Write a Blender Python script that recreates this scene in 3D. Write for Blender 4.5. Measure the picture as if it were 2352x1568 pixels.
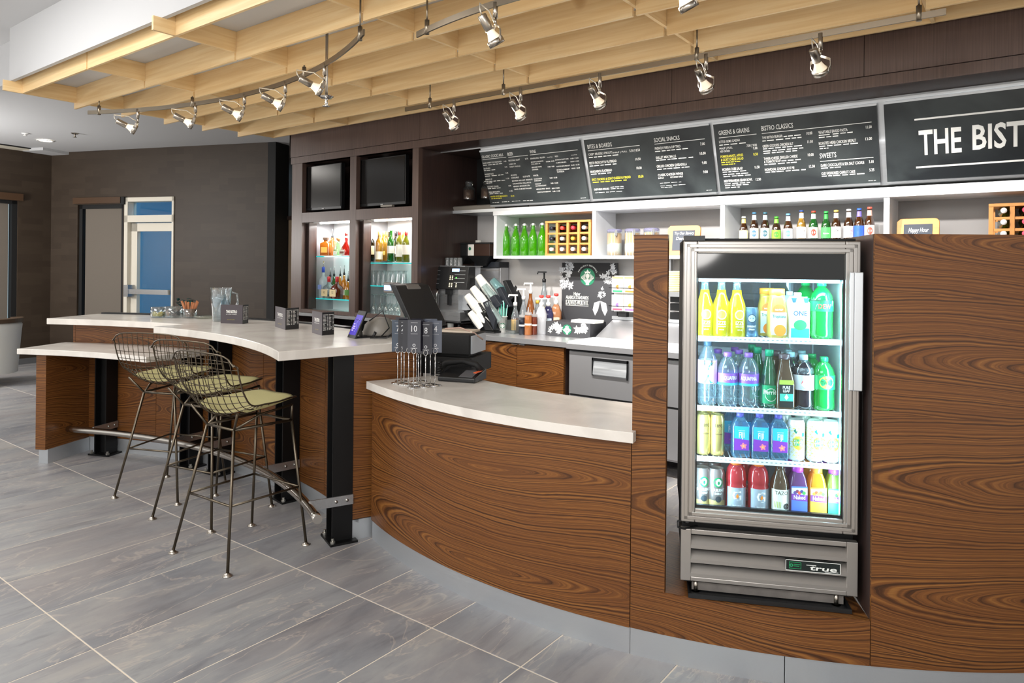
import bpy, math, random
from mathutils import Matrix, Vector
for o in list(bpy.data.objects): bpy.data.objects.remove(o)
SC = bpy.context.scene
COL = SC.collection
PI = math.pi
R = math.radians
random.seed(7)
# ------------------------------------------------------------------ camera
cam = bpy.data.objects.new('camera', bpy.data.cameras.new('camera'))
COL.objects.link(cam)
cam.matrix_world = Matrix.Translation((0, 0, 1.5)) @ Matrix.Rotation(.6464, 4, 'Z') @ Matrix.Rotation(PI/2, 4, 'X') @ Matrix.Rotation(.0104, 4, 'Z')
cam.data.sensor_width = 36
cam.data.lens = 36*1603.5/2352
cam.data.shift_y = -(784-614.1)/2352
cam.data.clip_start = .05
SC.camera = cam
# ------------------------------------------------------------------ exposure, world, large lights
SC.view_settings.view_transform = 'Standard'
SC.view_settings.look = 'None'
SC.view_settings.gamma = 1
SC.view_settings.exposure = 0.45
SC.view_settings.use_curve_mapping = False
W = bpy.data.worlds.new('lobby_ambient'); SC.world = W; W.use_nodes = True
W.node_tree.nodes['Background'].inputs[0].default_value = (1.0, .985, .96, 1)
W.node_tree.nodes['Background'].inputs[1].default_value = .75

def area(name, loc, target, size, energy, color=(1, 1, 1), sy=None, spread=None):
    l = bpy.data.lights.new(name, 'AREA'); l.energy = energy; l.color = color
    l.shape = 'RECTANGLE'; l.size = size; l.size_y = sy or size
    if spread: l.spread = R(spread)
    o = bpy.data.objects.new(name, l); COL.objects.link(o)
    o.location = loc
    o.rotation_euler = (Vector(target)-Vector(loc)).to_track_quat('-Z', 'Y').to_euler()
    return o

def spot(name, loc, target, energy, angle, color, blend=.6, radius=.03):
    l = bpy.data.lights.new(name, 'SPOT'); l.energy = energy; l.color = color
    l.spot_size = R(angle); l.spot_blend = blend; l.shadow_soft_size = radius
    o = bpy.data.objects.new(name, l); COL.objects.link(o)
    o.location = loc
    o.rotation_euler = (Vector(target)-Vector(loc)).to_track_quat('-Z', 'Y').to_euler()
    return o

# unseen fill lights added at ceiling height, behind and left of the viewpoint
area('lobby_fill', (-1.6, -1.2, 3.3), (-1.9, 1.2, .9), 2.6, 120, (1, .98, .95), 1.6)
area('lobby_fill', (-5.2, .6, 3.35), (-5.2, 1.0, 0), 1.8, 45, (1, .98, .95), 1.2)
area('lobby_fill', (-9.6, 2.3, 3.08), (-9.6, 2.6, 0), .8, 22, (1, .95, .88))

def fill_point(loc, energy, color, radius):
    l = bpy.data.lights.new('lobby_fill_point', 'POINT'); l.energy = energy; l.color = color; l.shadow_soft_size = radius
    o = bpy.data.objects.new('lobby_fill_point', l); COL.objects.link(o); o.location = loc
# point fills added out of frame, left and behind, to brighten ceiling and room
fill_point((-10.4, 1.5, 1.9), 170, (1, .98, .95), .35)
fill_point((-4.6, -2.2, 1.8), 60, (1, .97, .93), .4)
fill_point((.9, -1.2, 1.9), 75, (1, .97, .93), .4)
# ------------------------------------------------------------------ mesh builder
class G:
    def __init__(s): s.v = []; s.f = []; s.sm = []; s.uv = []
    def add(s, vs, fs, smooth=False, uvs=None, M=None):
        b = len(s.v)
        s.v += [tuple(M @ Vector(p)) for p in vs] if M else [tuple(p) for p in vs]
        for i, q in enumerate(fs):
            s.f.append([b+k for k in q]); s.sm.append(smooth); s.uv.append(uvs[i] if uvs else None)
        return s
    def box(s, x0, x1, y0, y1, z0, z1, M=None):
        v = [(x0,y0,z0),(x1,y0,z0),(x1,y1,z0),(x0,y1,z0),(x0,y0,z1),(x1,y0,z1),(x1,y1,z1),(x0,y1,z1)]
        return s.add(v, [(3,2,1,0),(4,5,6,7),(0,1,5,4),(1,2,6,5),(2,3,7,6),(3,0,4,7)], M=M)
    def cbox(s, c, d, M=None):
        return s.box(c[0]-d[0]/2, c[0]+d[0]/2, c[1]-d[1]/2, c[1]+d[1]/2, c[2]-d[2]/2, c[2]+d[2]/2, M)
    def prism(s, poly, z0, z1, M=None):
        n = len(poly)
        a = sum(poly[i][0]*poly[(i+1) % n][1]-poly[(i+1) % n][0]*poly[i][1] for i in range(n))
        if a < 0: poly = poly[::-1]
        v = [(p[0], p[1], z0) for p in poly]+[(p[0], p[1], z1) for p in poly]
        fs = [tuple(range(n-1, -1, -1)), tuple(range(n, 2*n))]+[(i, (i+1) % n, n+(i+1) % n, n+i) for i in range(n)]
        return s.add(v, fs, M=M)
    def side(s, poly, x0, x1, M=None):
        """polygon in (y,z) extruded along x"""
        Q = Matrix(((0, 0, 1, 0), (1, 0, 0, 0), (0, 1, 0, 0), (0, 0, 0, 1)))
        return s.prism(poly, x0, x1, (M @ Q) if M else Q)
    def front(s, poly, y0, y1, M=None):
        """polygon in (x,z) extruded along y"""
        Q = Matrix(((1, 0, 0, 0), (0, 0, -1, 0), (0, 1, 0, 0), (0, 0, 0, 1)))
        return s.prism(poly, -y1, -y0, (M @ Q) if M else Q)
    def lathe(s, prof, n=20, M=None, c=(0, 0), smooth=True, cap=True):
        v = []; m = len(prof)
        for r, z in prof:
            for k in range(n):
                t = 2*PI*k/n; v.append((c[0]+r*math.cos(t), c[1]+r*math.sin(t), z))
        fs = []
        for i in range(m-1):
            for k in range(n):
                k2 = (k+1) % n; fs.append((i*n+k, i*n+k2, (i+1)*n+k2, (i+1)*n+k))
        s.add(v, fs, smooth, M=M)
        if cap:
            b = len(s.v)-len(v)
            if prof[0][0] > 1e-4: s.f.append([b+k for k in range(n-1, -1, -1)]); s.sm.append(False); s.uv.append(None)
            if prof[-1][0] > 1e-4: s.f.append([b+(m-1)*n+k for k in range(n)]); s.sm.append(False); s.uv.append(None)
        return s
    def cyl(s, p0, p1, r, n=12, r1=None, smooth=True):
        p0 = Vector(p0); p1 = Vector(p1); d = p1-p0; L = d.length
        if L < 1e-6: return s
        M = Matrix.Translation(p0) @ d.to_track_quat('Z', 'Y').to_matrix().to_4x4()
        return s.lathe([(r, 0), (r if r1 is None else r1, L)], n, M, smooth=smooth)
    def tube(s, pts, r, n=8, closed=False, cap=True):
        P = [Vector(p) for p in pts]; m = len(P); v = []
        prev = None
        for i in range(m):
            if closed: t = P[(i+1) % m]-P[i-1]
            else: t = P[min(i+1, m-1)]-P[max(i-1, 0)]
            t.normalize()
            if prev is None:
                u = t.orthogonal().normalized()
            else:
                u = prev-t*prev.dot(t)
                u = u.normalized() if u.length > 1e-6 else t.orthogonal().normalized()
            prev = u; w = t.cross(u)
            rr = r[i] if isinstance(r, (list, tuple)) else r
            for k in range(n):
                a = 2*PI*k/n; v.append(P[i]+(u*math.cos(a)+w*math.sin(a))*rr)
        fs = []
        for i in range(m if closed else m-1):
            j = (i+1) % m
            for k in range(n):
                k2 = (k+1) % n; fs.append((i*n+k, i*n+k2, j*n+k2, j*n+k))
        s.add(v, fs, True)
        if cap and not closed:
            b = len(s.v)-len(v)
            s.f.append([b+k for k in range(n-1, -1, -1)]); s.sm.append(False); s.uv.append(None)
            s.f.append([b+(m-1)*n+k for k in range(n)]); s.sm.append(False); s.uv.append(None)
        return s
    def arc(s, c, r0, r1, a0, a1, z0, z1, n=24, sgn=-1):
        """curved slab between radii, angles in degrees measured from -Y (sgn -1) or +Y (sgn 1) towards +X"""
        v = []; rm = (r0+r1)/2
        for i in range(n+1):
            t = R(a0+(a1-a0)*i/n)
            for r, z in ((r0, z0), (r1, z0), (r1, z1), (r0, z1)):
                v.append((c[0]+r*math.sin(t), c[1]+sgn*r*math.cos(t), z))
        fs = []; uv = []
        ul = [rm*R(a0+(a1-a0)*i/n) for i in range(n+1)]
        for i in range(n):
            a = i*4; b = a+4
            for k in range(4):
                k2 = (k+1) % 4
                fs.append((a+k, b+k, b+k2, a+k2))
                if k in (1, 3):
                    za, zb = ((z0, z1) if k == 1 else (z1, z0))
                    uv.append([(ul[i], za), (ul[i+1], za), (ul[i+1], zb), (ul[i], zb)])
                else: uv.append(None)
        fs += [(0, 1, 2, 3), (n*4+3, n*4+2, n*4+1, n*4)]; uv += [None, None]
        return s.add(v, fs, False, uv)
    def grid(s, rows, smooth=True, closed=False):
        m = len(rows[0]); v = [p for r in rows for p in r]; fs = []
        for i in range(len(rows)-1):
            for k in range(m if closed else m-1):
                k2 = (k+1) % m; fs.append((i*m+k, i*m+k2, (i+1)*m+k2, (i+1)*m+k))
        return s.add(v, fs, smooth)
    def mesh(s, name, auto_uv=False):
        me = bpy.data.meshes.new(name); me.from_pydata(s.v, [], s.f)
        me.polygons.foreach_set('use_smooth', s.sm)
        if auto_uv:
            ul = me.uv_layers.new(name='UVMap').data
            for p in me.polygons:
                q = s.uv[p.index]; nn = p.normal
                for j, li in enumerate(p.loop_indices):
                    if q: ul[li].uv = q[j]
                    else:
                        co = me.vertices[me.loops[li].vertex_index].co
                        if abs(nn.z) > .7: ul[li].uv = (co.x, co.y)
                        else:
                            t = Vector((-nn.y, nn.x, 0)).normalized(); ul[li].uv = (co.dot(t), co.z)
        me.validate(); me.update()
        return me

NEED_UV = set()
def obj(name, g, m=None, parent=None, loc=(0, 0, 0), rot=(0, 0, 0), bevel=0, recalc=False):
    me = g if isinstance(g, bpy.types.Mesh) else g.mesh(name, bool(m) and m.name in NEED_UV)
    if recalc:
        import bmesh
        b = bmesh.new(); b.from_mesh(me); bmesh.ops.recalc_face_normals(b, faces=b.faces); b.to_mesh(me); b.free()
    if m and not me.materials: me.materials.append(m)
    o = bpy.data.objects.new(name, me); COL.objects.link(o)
    o.location = loc; o.rotation_euler = rot
    if parent: o.parent = parent
    if bevel:
        md = o.modifiers.new('b', 'BEVEL'); md.width = bevel; md.segments = 2; md.limit_method = 'ANGLE'; md.angle_limit = R(40)
    return o
def tag(o, label=None, cat=None, group=None, kind=None):
    if label: o['label'] = label
    if cat: o['category'] = cat
    if group: o['group'] = group
    if kind: o['kind'] = kind
    return o
def thing(name, label, cat, loc=(0, 0, 0), rotz=0, group=None):
    o = bpy.data.objects.new(name, None); COL.objects.link(o)
    o.location = loc; o.rotation_euler = (0, 0, rotz); o.empty_display_size = .05
    return tag(o, label, cat, group)
KIDS = {}
def dup(root, loc, rotz=0, label=None, scale=None):
    kids = [o for o in bpy.data.objects if o.parent == root] if root.name not in KIDS else KIDS[root.name]
    KIDS[root.name] = kids
    r = root.copy(); COL.objects.link(r); r.location = loc; r.rotation_euler = (0, 0, rotz)
    if scale: r.scale = scale
    if label: r['label'] = label
    for ch in kids:
        c = ch.copy(); COL.objects.link(c); c.parent = r
        if ch.name not in KIDS: KIDS[ch.name] = [o for o in bpy.data.objects if o.parent == ch]
        for g in KIDS[ch.name]:
            d = g.copy(); COL.objects.link(d); d.parent = c
    return r
def box(x0, x1, y0, y1, z0, z1): return G().box(x0, x1, y0, y1, z0, z1)

# ------------------------------------------------------------------ lettering
TC = {}
def text_geo(s, bold=0):
    k = (s, bold)
    if k in TC: return TC[k]
    cu = bpy.data.curves.new('t', 'FONT'); cu.body = s; cu.size = 1; cu.resolution_u = 2
    cu.offset = bold; cu.fill_mode = 'FRONT'
    o = bpy.data.objects.new('t', cu); COL.objects.link(o)
    me = bpy.data.meshes.new_from_object(o)
    vs = [tuple(v.co) for v in me.vertices]; fs = [tuple(p.vertices) for p in me.polygons]
    bpy.data.objects.remove(o); bpy.data.curves.remove(cu); bpy.data.meshes.remove(me)
    if vs:
        x0 = min(v[0] for v in vs); x1 = max(v[0] for v in vs)
    else: x0, x1 = 0, 1
    TC[k] = (vs, fs, x0, x1)
    return TC[k]
CAPH = .70
def letters(g, s, u0, u1, v, h, fn, bold=.012):
    """text from u0 to u1, baseline v, capital height h; fn maps (u,v) to a 3D point"""
    vs, fs, x0, x1 = text_geo(s, bold)
    k = (u1-u0)/max(x1-x0, 1e-6); q = h/CAPH
    g.add([fn(u0+(p[0]-x0)*k, v+p[1]*q) for p in vs], fs)
def flat(g, s, cx, v, h, fn, wide=.8, bold=.012):
    vs, fs, x0, x1 = text_geo(s, bold)
    w = (x1-x0)*h/CAPH*wide
    letters(g, s, cx-w/2, cx+w/2, v, h, fn, bold)
    return w

# ------------------------------------------------------------------ materials
def lin(h):
    c = [int(h[i:i+2], 16)/255 for i in (0, 2, 4)]
    return tuple(x/12.92 if x <= .04045 else ((x+.055)/1.055)**2.4 for x in c)+(1,)
def nt(name):
    m = bpy.data.materials.new(name); m.use_nodes = True; t = m.node_tree
    return m, t, t.nodes['Principled BSDF'], t.nodes, t.links
MATS = {}
def pm(name, col, rough=.5, metal=0, emit=0, ecol=None, spec=None, noise=0, nscale=30, coat=0, trans=0, alpha=1, bump=0, stretch=None):
    if name in MATS: return MATS[name]
    m, t, b, N, L = nt(name); c = lin(col) if isinstance(col, str) else tuple(col)+(1,)
    b.inputs['Base Color'].default_value = c; b.inputs['Roughness'].default_value = rough; b.inputs['Metallic'].default_value = metal
    if spec is not None: b.inputs['Specular IOR Level'].default_value = spec
    if coat: b.inputs['Coat Weight'].default_value = coat; b.inputs['Coat Roughness'].default_value = .08
    if emit: b.inputs['Emission Strength'].default_value = emit; b.inputs['Emission Color'].default_value = lin(ecol) if ecol else c
    if trans: b.inputs['Transmission Weight'].default_value = trans
    if noise or bump:
        tc = N.new('ShaderNodeTexCoord'); nz = N.new('ShaderNodeTexNoise'); nz.inputs['Scale'].default_value = nscale; nz.inputs['Detail'].default_value = 4
        mp = N.new('ShaderNodeMapping'); mp.inputs['Scale'].default_value = stretch or (1, 1, 1)
        L.new(tc.outputs['Object'], mp.inputs[0]); L.new(mp.outputs[0], nz.inputs['Vector'])
        if noise:
            mx = N.new('ShaderNodeMix'); mx.data_type = 'RGBA'
            mx.inputs[6].default_value = tuple(min(1, x*(1-noise)) for x in c[:3])+(1,)
            mx.inputs[7].default_value = tuple(min(1, x*(1+noise)) for x in c[:3])+(1,)
            L.new(nz.outputs[0], mx.inputs[0]); L.new(mx.outputs[2], b.inputs['Base Color'])
        if bump:
            bp = N.new('ShaderNodeBump'); bp.inputs['Strength'].default_value = bump; bp.inputs['Distance'].default_value = .002
            L.new(nz.outputs[0], bp.inputs['Height']); L.new(bp.outputs[0], b.inputs['Normal'])
    MATS[name] = m
    return m
def clear(name, col='ffffff', gloss=.12, body=0, bcol=None, rough=.03, lit=0):
    """thin see-through glass or plastic: tinted transparency, mirror sheen towards the edges, optional milky body"""
    if name in MATS: return MATS[name]
    m = bpy.data.materials.new(name); m.use_nodes = True; t = m.node_tree; N = t.nodes; L = t.links
    N.remove(N['Principled BSDF']); out = N['Material Output']
    tr = N.new('ShaderNodeBsdfTransparent'); tr.inputs[0].default_value = lin(col)
    gl = N.new('ShaderNodeBsdfGlossy'); gl.inputs['Roughness'].default_value = rough
    lw = N.new('ShaderNodeLayerWeight'); lw.inputs[0].default_value = .25
    mr = N.new('ShaderNodeMapRange'); mr.inputs[3].default_value = gloss*.35; mr.inputs[4].default_value = min(1, gloss*4)
    L.new(lw.outputs['Facing'], mr.inputs[0])
    src = tr
    if body:
        df = N.new('ShaderNodeBsdfDiffuse'); df.inputs[0].default_value = lin(bcol or col)
        tl = N.new('ShaderNodeBsdfTranslucent'); tl.inputs[0].default_value = lin(bcol or col)
        a = N.new('ShaderNodeMixShader'); a.inputs[0].default_value = .5; L.new(df.outputs[0], a.inputs[1]); L.new(tl.outputs[0], a.inputs[2])
        c = N.new('ShaderNodeMixShader'); c.inputs[0].default_value = body; L.new(tr.outputs[0], c.inputs[1]); L.new(a.outputs[0], c.inputs[2]); src = c
    mx = N.new('ShaderNodeMixShader'); L.new(mr.outputs[0], mx.inputs[0]); L.new(src.outputs[0], mx.inputs[1]); L.new(gl.outputs[0], mx.inputs[2])
    L.new(mx.outputs[0], out.inputs[0])
    MATS[name] = m
    return m

class NB:
    """tiny node-graph helper"""
    def __init__(s, t): s.t = t; s.N = t.nodes; s.L = t.links
    def _in(s, sock, v):
        if hasattr(v, 'is_output'): s.L.new(v, sock)
        else: sock.default_value = v
    def m(s, op, a, b=0.0, c=0.0):
        n = s.N.new('ShaderNodeMath'); n.operation = op
        for i, v in enumerate((a, b, c)): s._in(n.inputs[i], v)
        return n.outputs[0]
    def noise(s, vec=None, w=None, scale=5, detail=3, dim='3D', rough=.5, dist=0):
        n = s.N.new('ShaderNodeTexNoise'); n.noise_dimensions = dim
        if vec is not None: s._in(n.inputs['Vector'], vec)
        if w is not None: s._in(n.inputs['W'], w)
        n.inputs['Scale'].default_value = scale; n.inputs['Detail'].default_value = detail; n.inputs['Roughness'].default_value = rough
        n.inputs['Distortion'].default_value = dist
        return n.outputs[0]
    def comb(s, x, y, z=0.0):
        n = s.N.new('ShaderNodeCombineXYZ')
        for i, v in enumerate((x, y, z)): s._in(n.inputs[i], v)
        return n.outputs[0]
    def sep(s, v):
        n = s.N.new('ShaderNodeSeparateXYZ'); s.L.new(v, n.inputs[0]); return n.outputs
    def ramp(s, f, stops, interp='LINEAR'):
        n = s.N.new('ShaderNodeValToRGB'); s.L.new(f, n.inputs[0]); n.color_ramp.interpolation = interp
        e = n.color_ramp.elements
        while len(e) < len(stops): e.new(.5)
        for i, (p, c) in enumerate(stops): e[i].position = p; e[i].color = lin(c) if isinstance(c, str) else c
        return n.outputs[0]
    def mix(s, f, a, b, mode='MIX'):
        n = s.N.new('ShaderNodeMix'); n.data_type = 'RGBA'; n.blend_type = mode
        s._in(n.inputs[0], f); s._in(n.inputs[6], a); s._in(n.inputs[7], b)
        return n.outputs[2]
    def coord(s, which='Object'):
        n = s.N.new('ShaderNodeTexCoord'); return n.outputs[which]
    def rnd(s):
        n = s.N.new('ShaderNodeObjectInfo'); return n.outputs['Random']
    def vadd(s, a, b, op='ADD'):
        n = s.N.new('ShaderNodeVectorMath'); n.operation = op; s._in(n.inputs[0], a); s._in(n.inputs[1], b); return n.outputs[0]
    def bump(s, h, strength, dist=.002):
        n = s.N.new('ShaderNodeBump'); n.inputs['Strength'].default_value = strength; n.inputs['Distance'].default_value = dist
        s.L.new(h, n.inputs['Height']); return n.outputs[0]

def make_walnut():
    m, t, b, N, L = nt('walnut_veneer'); n = NB(t)
    u, v, _ = n.sep(n.coord('UV'))
    r = n.rnd()
    u = n.m('ADD', u, n.m('MULTIPLY', r, 7.3)); v0 = n.m('ADD', v, n.m('MULTIPLY', r, 3.1))
    w1 = n.noise(n.comb(n.m('MULTIPLY', u, .9), n.m('MULTIPLY', v0, 1.6)), scale=1.0, detail=1)
    w2 = n.noise(n.comb(n.m('MULTIPLY', u, 3.2), n.m('MULTIPLY', v0, 11.0)), scale=1.0, detail=3)
    w3 = n.noise(n.comb(n.m('MULTIPLY', u, 9.0), n.m('MULTIPLY', v0, 40.0)), scale=1.0, detail=2)
    vd = n.m('ADD', v0, n.m('ADD', n.m('MULTIPLY', w1, .22), n.m('MULTIPLY', w2, .022)))
    vv = n.m('PINGPONG', vd, .21)
    uu = n.m('PINGPONG', n.m('ADD', u, n.m('MULTIPLY', w1, .6)), 1.1)
    d = n.m('SQRT', n.m('ADD', n.m('MULTIPLY', vv, vv), n.m('MULTIPLY', n.m('MULTIPLY', uu, uu), .010)))
    d = n.m('ADD', d, n.m('MULTIPLY', w3, .004))
    ring = n.noise(w=n.m('MULTIPLY', d, 165.0), scale=1.0, detail=4, dim='1D', rough=.62)
    tone = n.noise(n.comb(n.m('MULTIPLY', u, 1.2), n.m('MULTIPLY', v0, 7.0)), scale=1.0, detail=2)
    fine = n.noise(n.comb(n.m('MULTIPLY', u, 7.0), n.m('MULTIPLY', v0, 380.0)), scale=1.0, detail=2)
    c = n.ramp(ring, [(.28, '28170b'), (.41, '57351a'), (.53, '7b4d25'), (.70, '956431')])
    c = n.mix(n.ramp(tone, [(.35, (0, 0, 0, 1)), (.7, (.4, .4, .4, 1))]), c, lin('5e3619'))
    c = n.mix(n.m('MULTIPLY', n.m('SUBTRACT', fine, .38), .9), c, lin('4c2a14'))
    L.new(c, b.inputs['Base Color'])
    b.inputs['Roughness'].default_value = .33; b.inputs['Specular IOR Level'].default_value = .4
    NEED_UV.add(m.name); return m
def make_tile():
    m, t, b, N, L = nt('slate_porcelain'); n = NB(t)
    r = n.rnd(); co = n.coord('Object')
    off = n.comb(n.m('MULTIPLY', r, 31.0), n.m('MULTIPLY', r, 17.0), n.m('MULTIPLY', r, 11.0))
    p = n.vadd(co, off)
    x, y, z = n.sep(p)
    q = n.comb(n.m('MULTIPLY', x, 2.0), n.m('MULTIPLY', y, .75), z)
    cloud = n.noise(q, scale=1.6, detail=6, rough=.62, dist=.5)
    streak = n.noise(n.comb(n.m('MULTIPLY', x, 5.0), n.m('MULTIPLY', y, .8), z), scale=2.0, detail=6, rough=.66, dist=.7)
    warm = n.noise(n.vadd(q, (4.0, 8.0, 2.0)), scale=1.2, detail=4, rough=.55, dist=.4)
    fine = n.noise(p, scale=45, detail=5, rough=.7)
    c = n.ramp(cloud, [(.28, '63656c'), (.45, '7e8085'), (.6, '909192'), (.74, 'a29f9a')])
    c = n.mix(n.ramp(warm, [(.42, (0, 0, 0, 1)), (.68, (.5, .5, .5, 1))]), c, lin('918885'))
    c = n.mix(n.ramp(streak, [(.30, (.6, .6, .6, 1)), (.47, (0, 0, 0, 1))]), c, lin('555760'))
    c = n.mix(n.ramp(streak, [(.58, (0, 0, 0, 1)), (.74, (.6, .6, .6, 1))]), c, lin('a59f98'))
    vein = n.m('ABSOLUTE', n.m('SUBTRACT', n.noise(n.vadd(q, (2.0, 1.0, 6.0)), scale=1.5, detail=5, rough=.6, dist=1.2), .5))
    c = n.mix(n.ramp(vein, [(.0, (.45, .45, .45, 1)), (.014, (0, 0, 0, 1))]), c, lin('b9ada2'))
    c = n.mix(n.m('MULTIPLY', fine, .16), c, lin('a49c94'))
    L.new(c, b.inputs['Base Color'])
    L.new(n.ramp(fine, [(.3, (.36, .36, .36, 1)), (.7, (.48, .48, .48, 1))]), b.inputs['Roughness'])
    L.new(n.bump(streak, .06, .002), b.inputs['Normal'])
    return m
def make_birch():
    m, t, b, N, L = nt('birch_ply'); n = NB(t)
    r = n.rnd(); p = n.vadd(n.coord('Object'), n.comb(n.m('MULTIPLY', r, 19.0), n.m('MULTIPLY', r, 7.0), n.m('MULTIPLY', r, 3.0)))
    x, y, z = n.sep(p)
    g = n.noise(n.comb(n.m('MULTIPLY', x, 1.2), n.m('MULTIPLY', y, 1.2), n.m('MULTIPLY', z, 30.0)), scale=1.4, detail=4, dist=.6)
    c = n.ramp(g, [(.3, 'e2bf8a'), (.55, 'ebcd9b'), (.75, 'f1d8aa')])
    kn = n.noise(p, scale=3.5, detail=1)
    c = n.mix(n.ramp(kn, [(.73, (0, 0, 0, 1)), (.79, (.6, .6, .6, 1))]), c, lin('b98a55'))
    L.new(c, b.inputs['Base Color']); b.inputs['Roughness'].default_value = .38
    return m
def make_quartz():
    m, t, b, N, L = nt('white_quartz'); n = NB(t); p = n.coord('Object')
    a = n.noise(p, scale=3, detail=5, dist=1.5); f = n.noise(p, scale=120, detail=2)
    c = n.ramp(a, [(.35, 'd2ccc5'), (.6, 'e1dcd5')]); c = n.mix(n.m('MULTIPLY', f, .15), c, lin('c2bdb6'))
    L.new(c, b.inputs['Base Color']); b.inputs['Roughness'].default_value = .22
    return m
def make_grass():
    m, t, b, N, L = nt('grasscloth'); n = NB(t); u, v, _ = n.sep(n.coord('UV'))
    bk = N.new('ShaderNodeTexBrick'); L.new(n.comb(u, v), bk.inputs['Vector'])
    bk.inputs['Scale'].default_value = 1; bk.inputs['Brick Width'].default_value = .30; bk.inputs['Row Height'].default_value = .09; bk.inputs['Mortar Size'].default_value = .0
    bk.inputs['Color1'].default_value = lin('42362a'); bk.inputs['Color2'].default_value = lin('372b20')
    s = n.noise(n.comb(n.m('MULTIPLY', u, 6.0), n.m('MULTIPLY', v, 150.0)), scale=1, detail=3)
    c = n.mix(n.m('MULTIPLY', s, .6), bk.outputs[0], lin('2c2219'))
    L.new(c, b.inputs['Base Color']); b.inputs['Roughness'].default_value = .55
    L.new(n.bump(s, .2, .002), b.inputs['Normal']); NEED_UV.add(m.name)
    return m
def make_laminate(name, c0, c1, rough=.36):
    m, t, b, N, L = nt(name); n = NB(t); u, v, _ = n.sep(n.coord('UV'))
    s = n.noise(n.comb(n.m('MULTIPLY', u, 130.0), n.m('MULTIPLY', v, 2.5)), scale=1, detail=3)
    w = n.noise(n.comb(n.m('MULTIPLY', u, 5.0), n.m('MULTIPLY', v, 1.0)), scale=1, detail=2)
    c = n.ramp(n.m('ADD', n.m('MULTIPLY', s, .65), n.m('MULTIPLY', w, .35)), [(.35, c0), (.65, c1)])
    L.new(c, b.inputs['Base Color']); b.inputs['Roughness'].default_value = rough; NEED_UV.add(m.name)
    return m
def make_brushed(name, col, rough, along=2):
    m, t, b, N, L = nt(name); n = NB(t); x, y, z = n.sep(n.coord('Object'))
    k = [260.0, 260.0, 260.0]; k[along] = 4.0
    s = n.noise(n.comb(n.m('MULTIPLY', x, k[0]), n.m('MULTIPLY', y, k[1]), n.m('MULTIPLY', z, k[2])), scale=1, detail=2)
    b.inputs['Base Color'].default_value = lin(col); b.inputs['Metallic'].default_value = .9
    L.new(n.ramp(s, [(.3, (rough*.9,)*3+(1,)), (.7, (rough*1.12,)*3+(1,))]), b.inputs['Roughness'])
    b.inputs['Anisotropic'].default_value = .4
    return m
def make_board():
    m, t, b, N, L = nt('chalkboard_print'); n = NB(t); p = n.coord('Object')
    a = n.noise(p, scale=2.2, detail=5, dist=1.0)
    c = n.ramp(a, [(.35, '23272a'), (.65, '3b4142')]); L.new(c, b.inputs['Base Color']); b.inputs['Roughness'].default_value = .33
    return m
WALNUT = make_walnut(); TILE = make_tile(); BIRCH = make_birch(); QUARTZ = make_quartz(); GRASS = make_grass()
LAM = make_laminate('espresso_laminate', '4a3933', '604c44')
LAMD = make_laminate('dark_espresso_laminate', '352927', '463631', .3)
BOARD = make_board()
STEEL = make_brushed('brushed_steel', 'b9bbbd', .3, 0)
STEELV = pm('brushed_steel_frame', 'aeaaa6', .34, .85)
SHEET = pm('stainless_sheet', 'c6c7ca', .33, .72)
ALU = make_brushed('satin_aluminium', 'd6dade', .42, 0)
KICK = make_brushed('kick_plate_steel', 'd2d6da', .45, 0)
CHROME = pm('chrome', 'd8d8d8', .12, 1)
NICKEL = pm('satin_nickel', 'b5aea4', .28, 1)
WIRE = pm('bronze_wire', '6a6154', .36, 1)
BLACKSTEEL = pm('black_painted_steel', '0b0b0c', .45, spec=.3)
BLACK = pm('black_plastic', '17181a', .38)
BLACKM = pm('matt_black', '0c0c0d', .7)
NAVY = pm('dark_slate_plastic', '23272f', .45)
GREYP = pm('grey_plastic', '8c8780', .42)
WHITE = pm('white_plastic', 'eeeeec', .4)
PAPER = pm('white_paper', 'f2f0ea', .75)
CEIL = pm('ceiling_paint', 'c6c7c9', .9)
SHELFW = pm('white_laminate', 'e4e7ea', .35)
GREYW = pm('grey_backing', '8f8d8c', .55, noise=.08, nscale=4)
GROUT = pm('pale_grout', 'd2c6b6', .85)

# ================================================================== structure
def struct(name, g, m, parent=None, **k):
    o = obj(name, g, m, parent, **k)
    if not parent: o['kind'] = 'structure'
    return o
TX, TY, TA, TB = -2.923, 2.124, .4602, .9287          # tile lattice: origin and pitch
floor = struct('floor', box(-14, 4, -3, 7, -.06, -.0012), GROUT)
gt = .0055
tm = G()
a, b_ = TA/2-gt/2, TB/2-gt/2; cb = .0012
tm.add([(-a, -b_, -.012), (a, -b_, -.012), (a, b_, -.012), (-a, b_, -.012), (-a, -b_, -cb), (a, -b_, -cb), (a, b_, -cb), (-a, b_, -cb),
        (-a+cb, -b_+cb, 0), (a-cb, -b_+cb, 0), (a-cb, b_-cb, 0), (-a+cb, b_-cb, 0)],
       [(0, 1, 5, 4), (1, 2, 6, 5), (2, 3, 7, 6), (3, 0, 4, 7), (4, 5, 9, 8), (5, 6, 10, 9), (6, 7, 11, 10), (7, 4, 8, 11), (8, 9, 10, 11)])
tmesh = tm.mesh('floor_tile', False); tmesh.materials.append(TILE)
rest = G()
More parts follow.
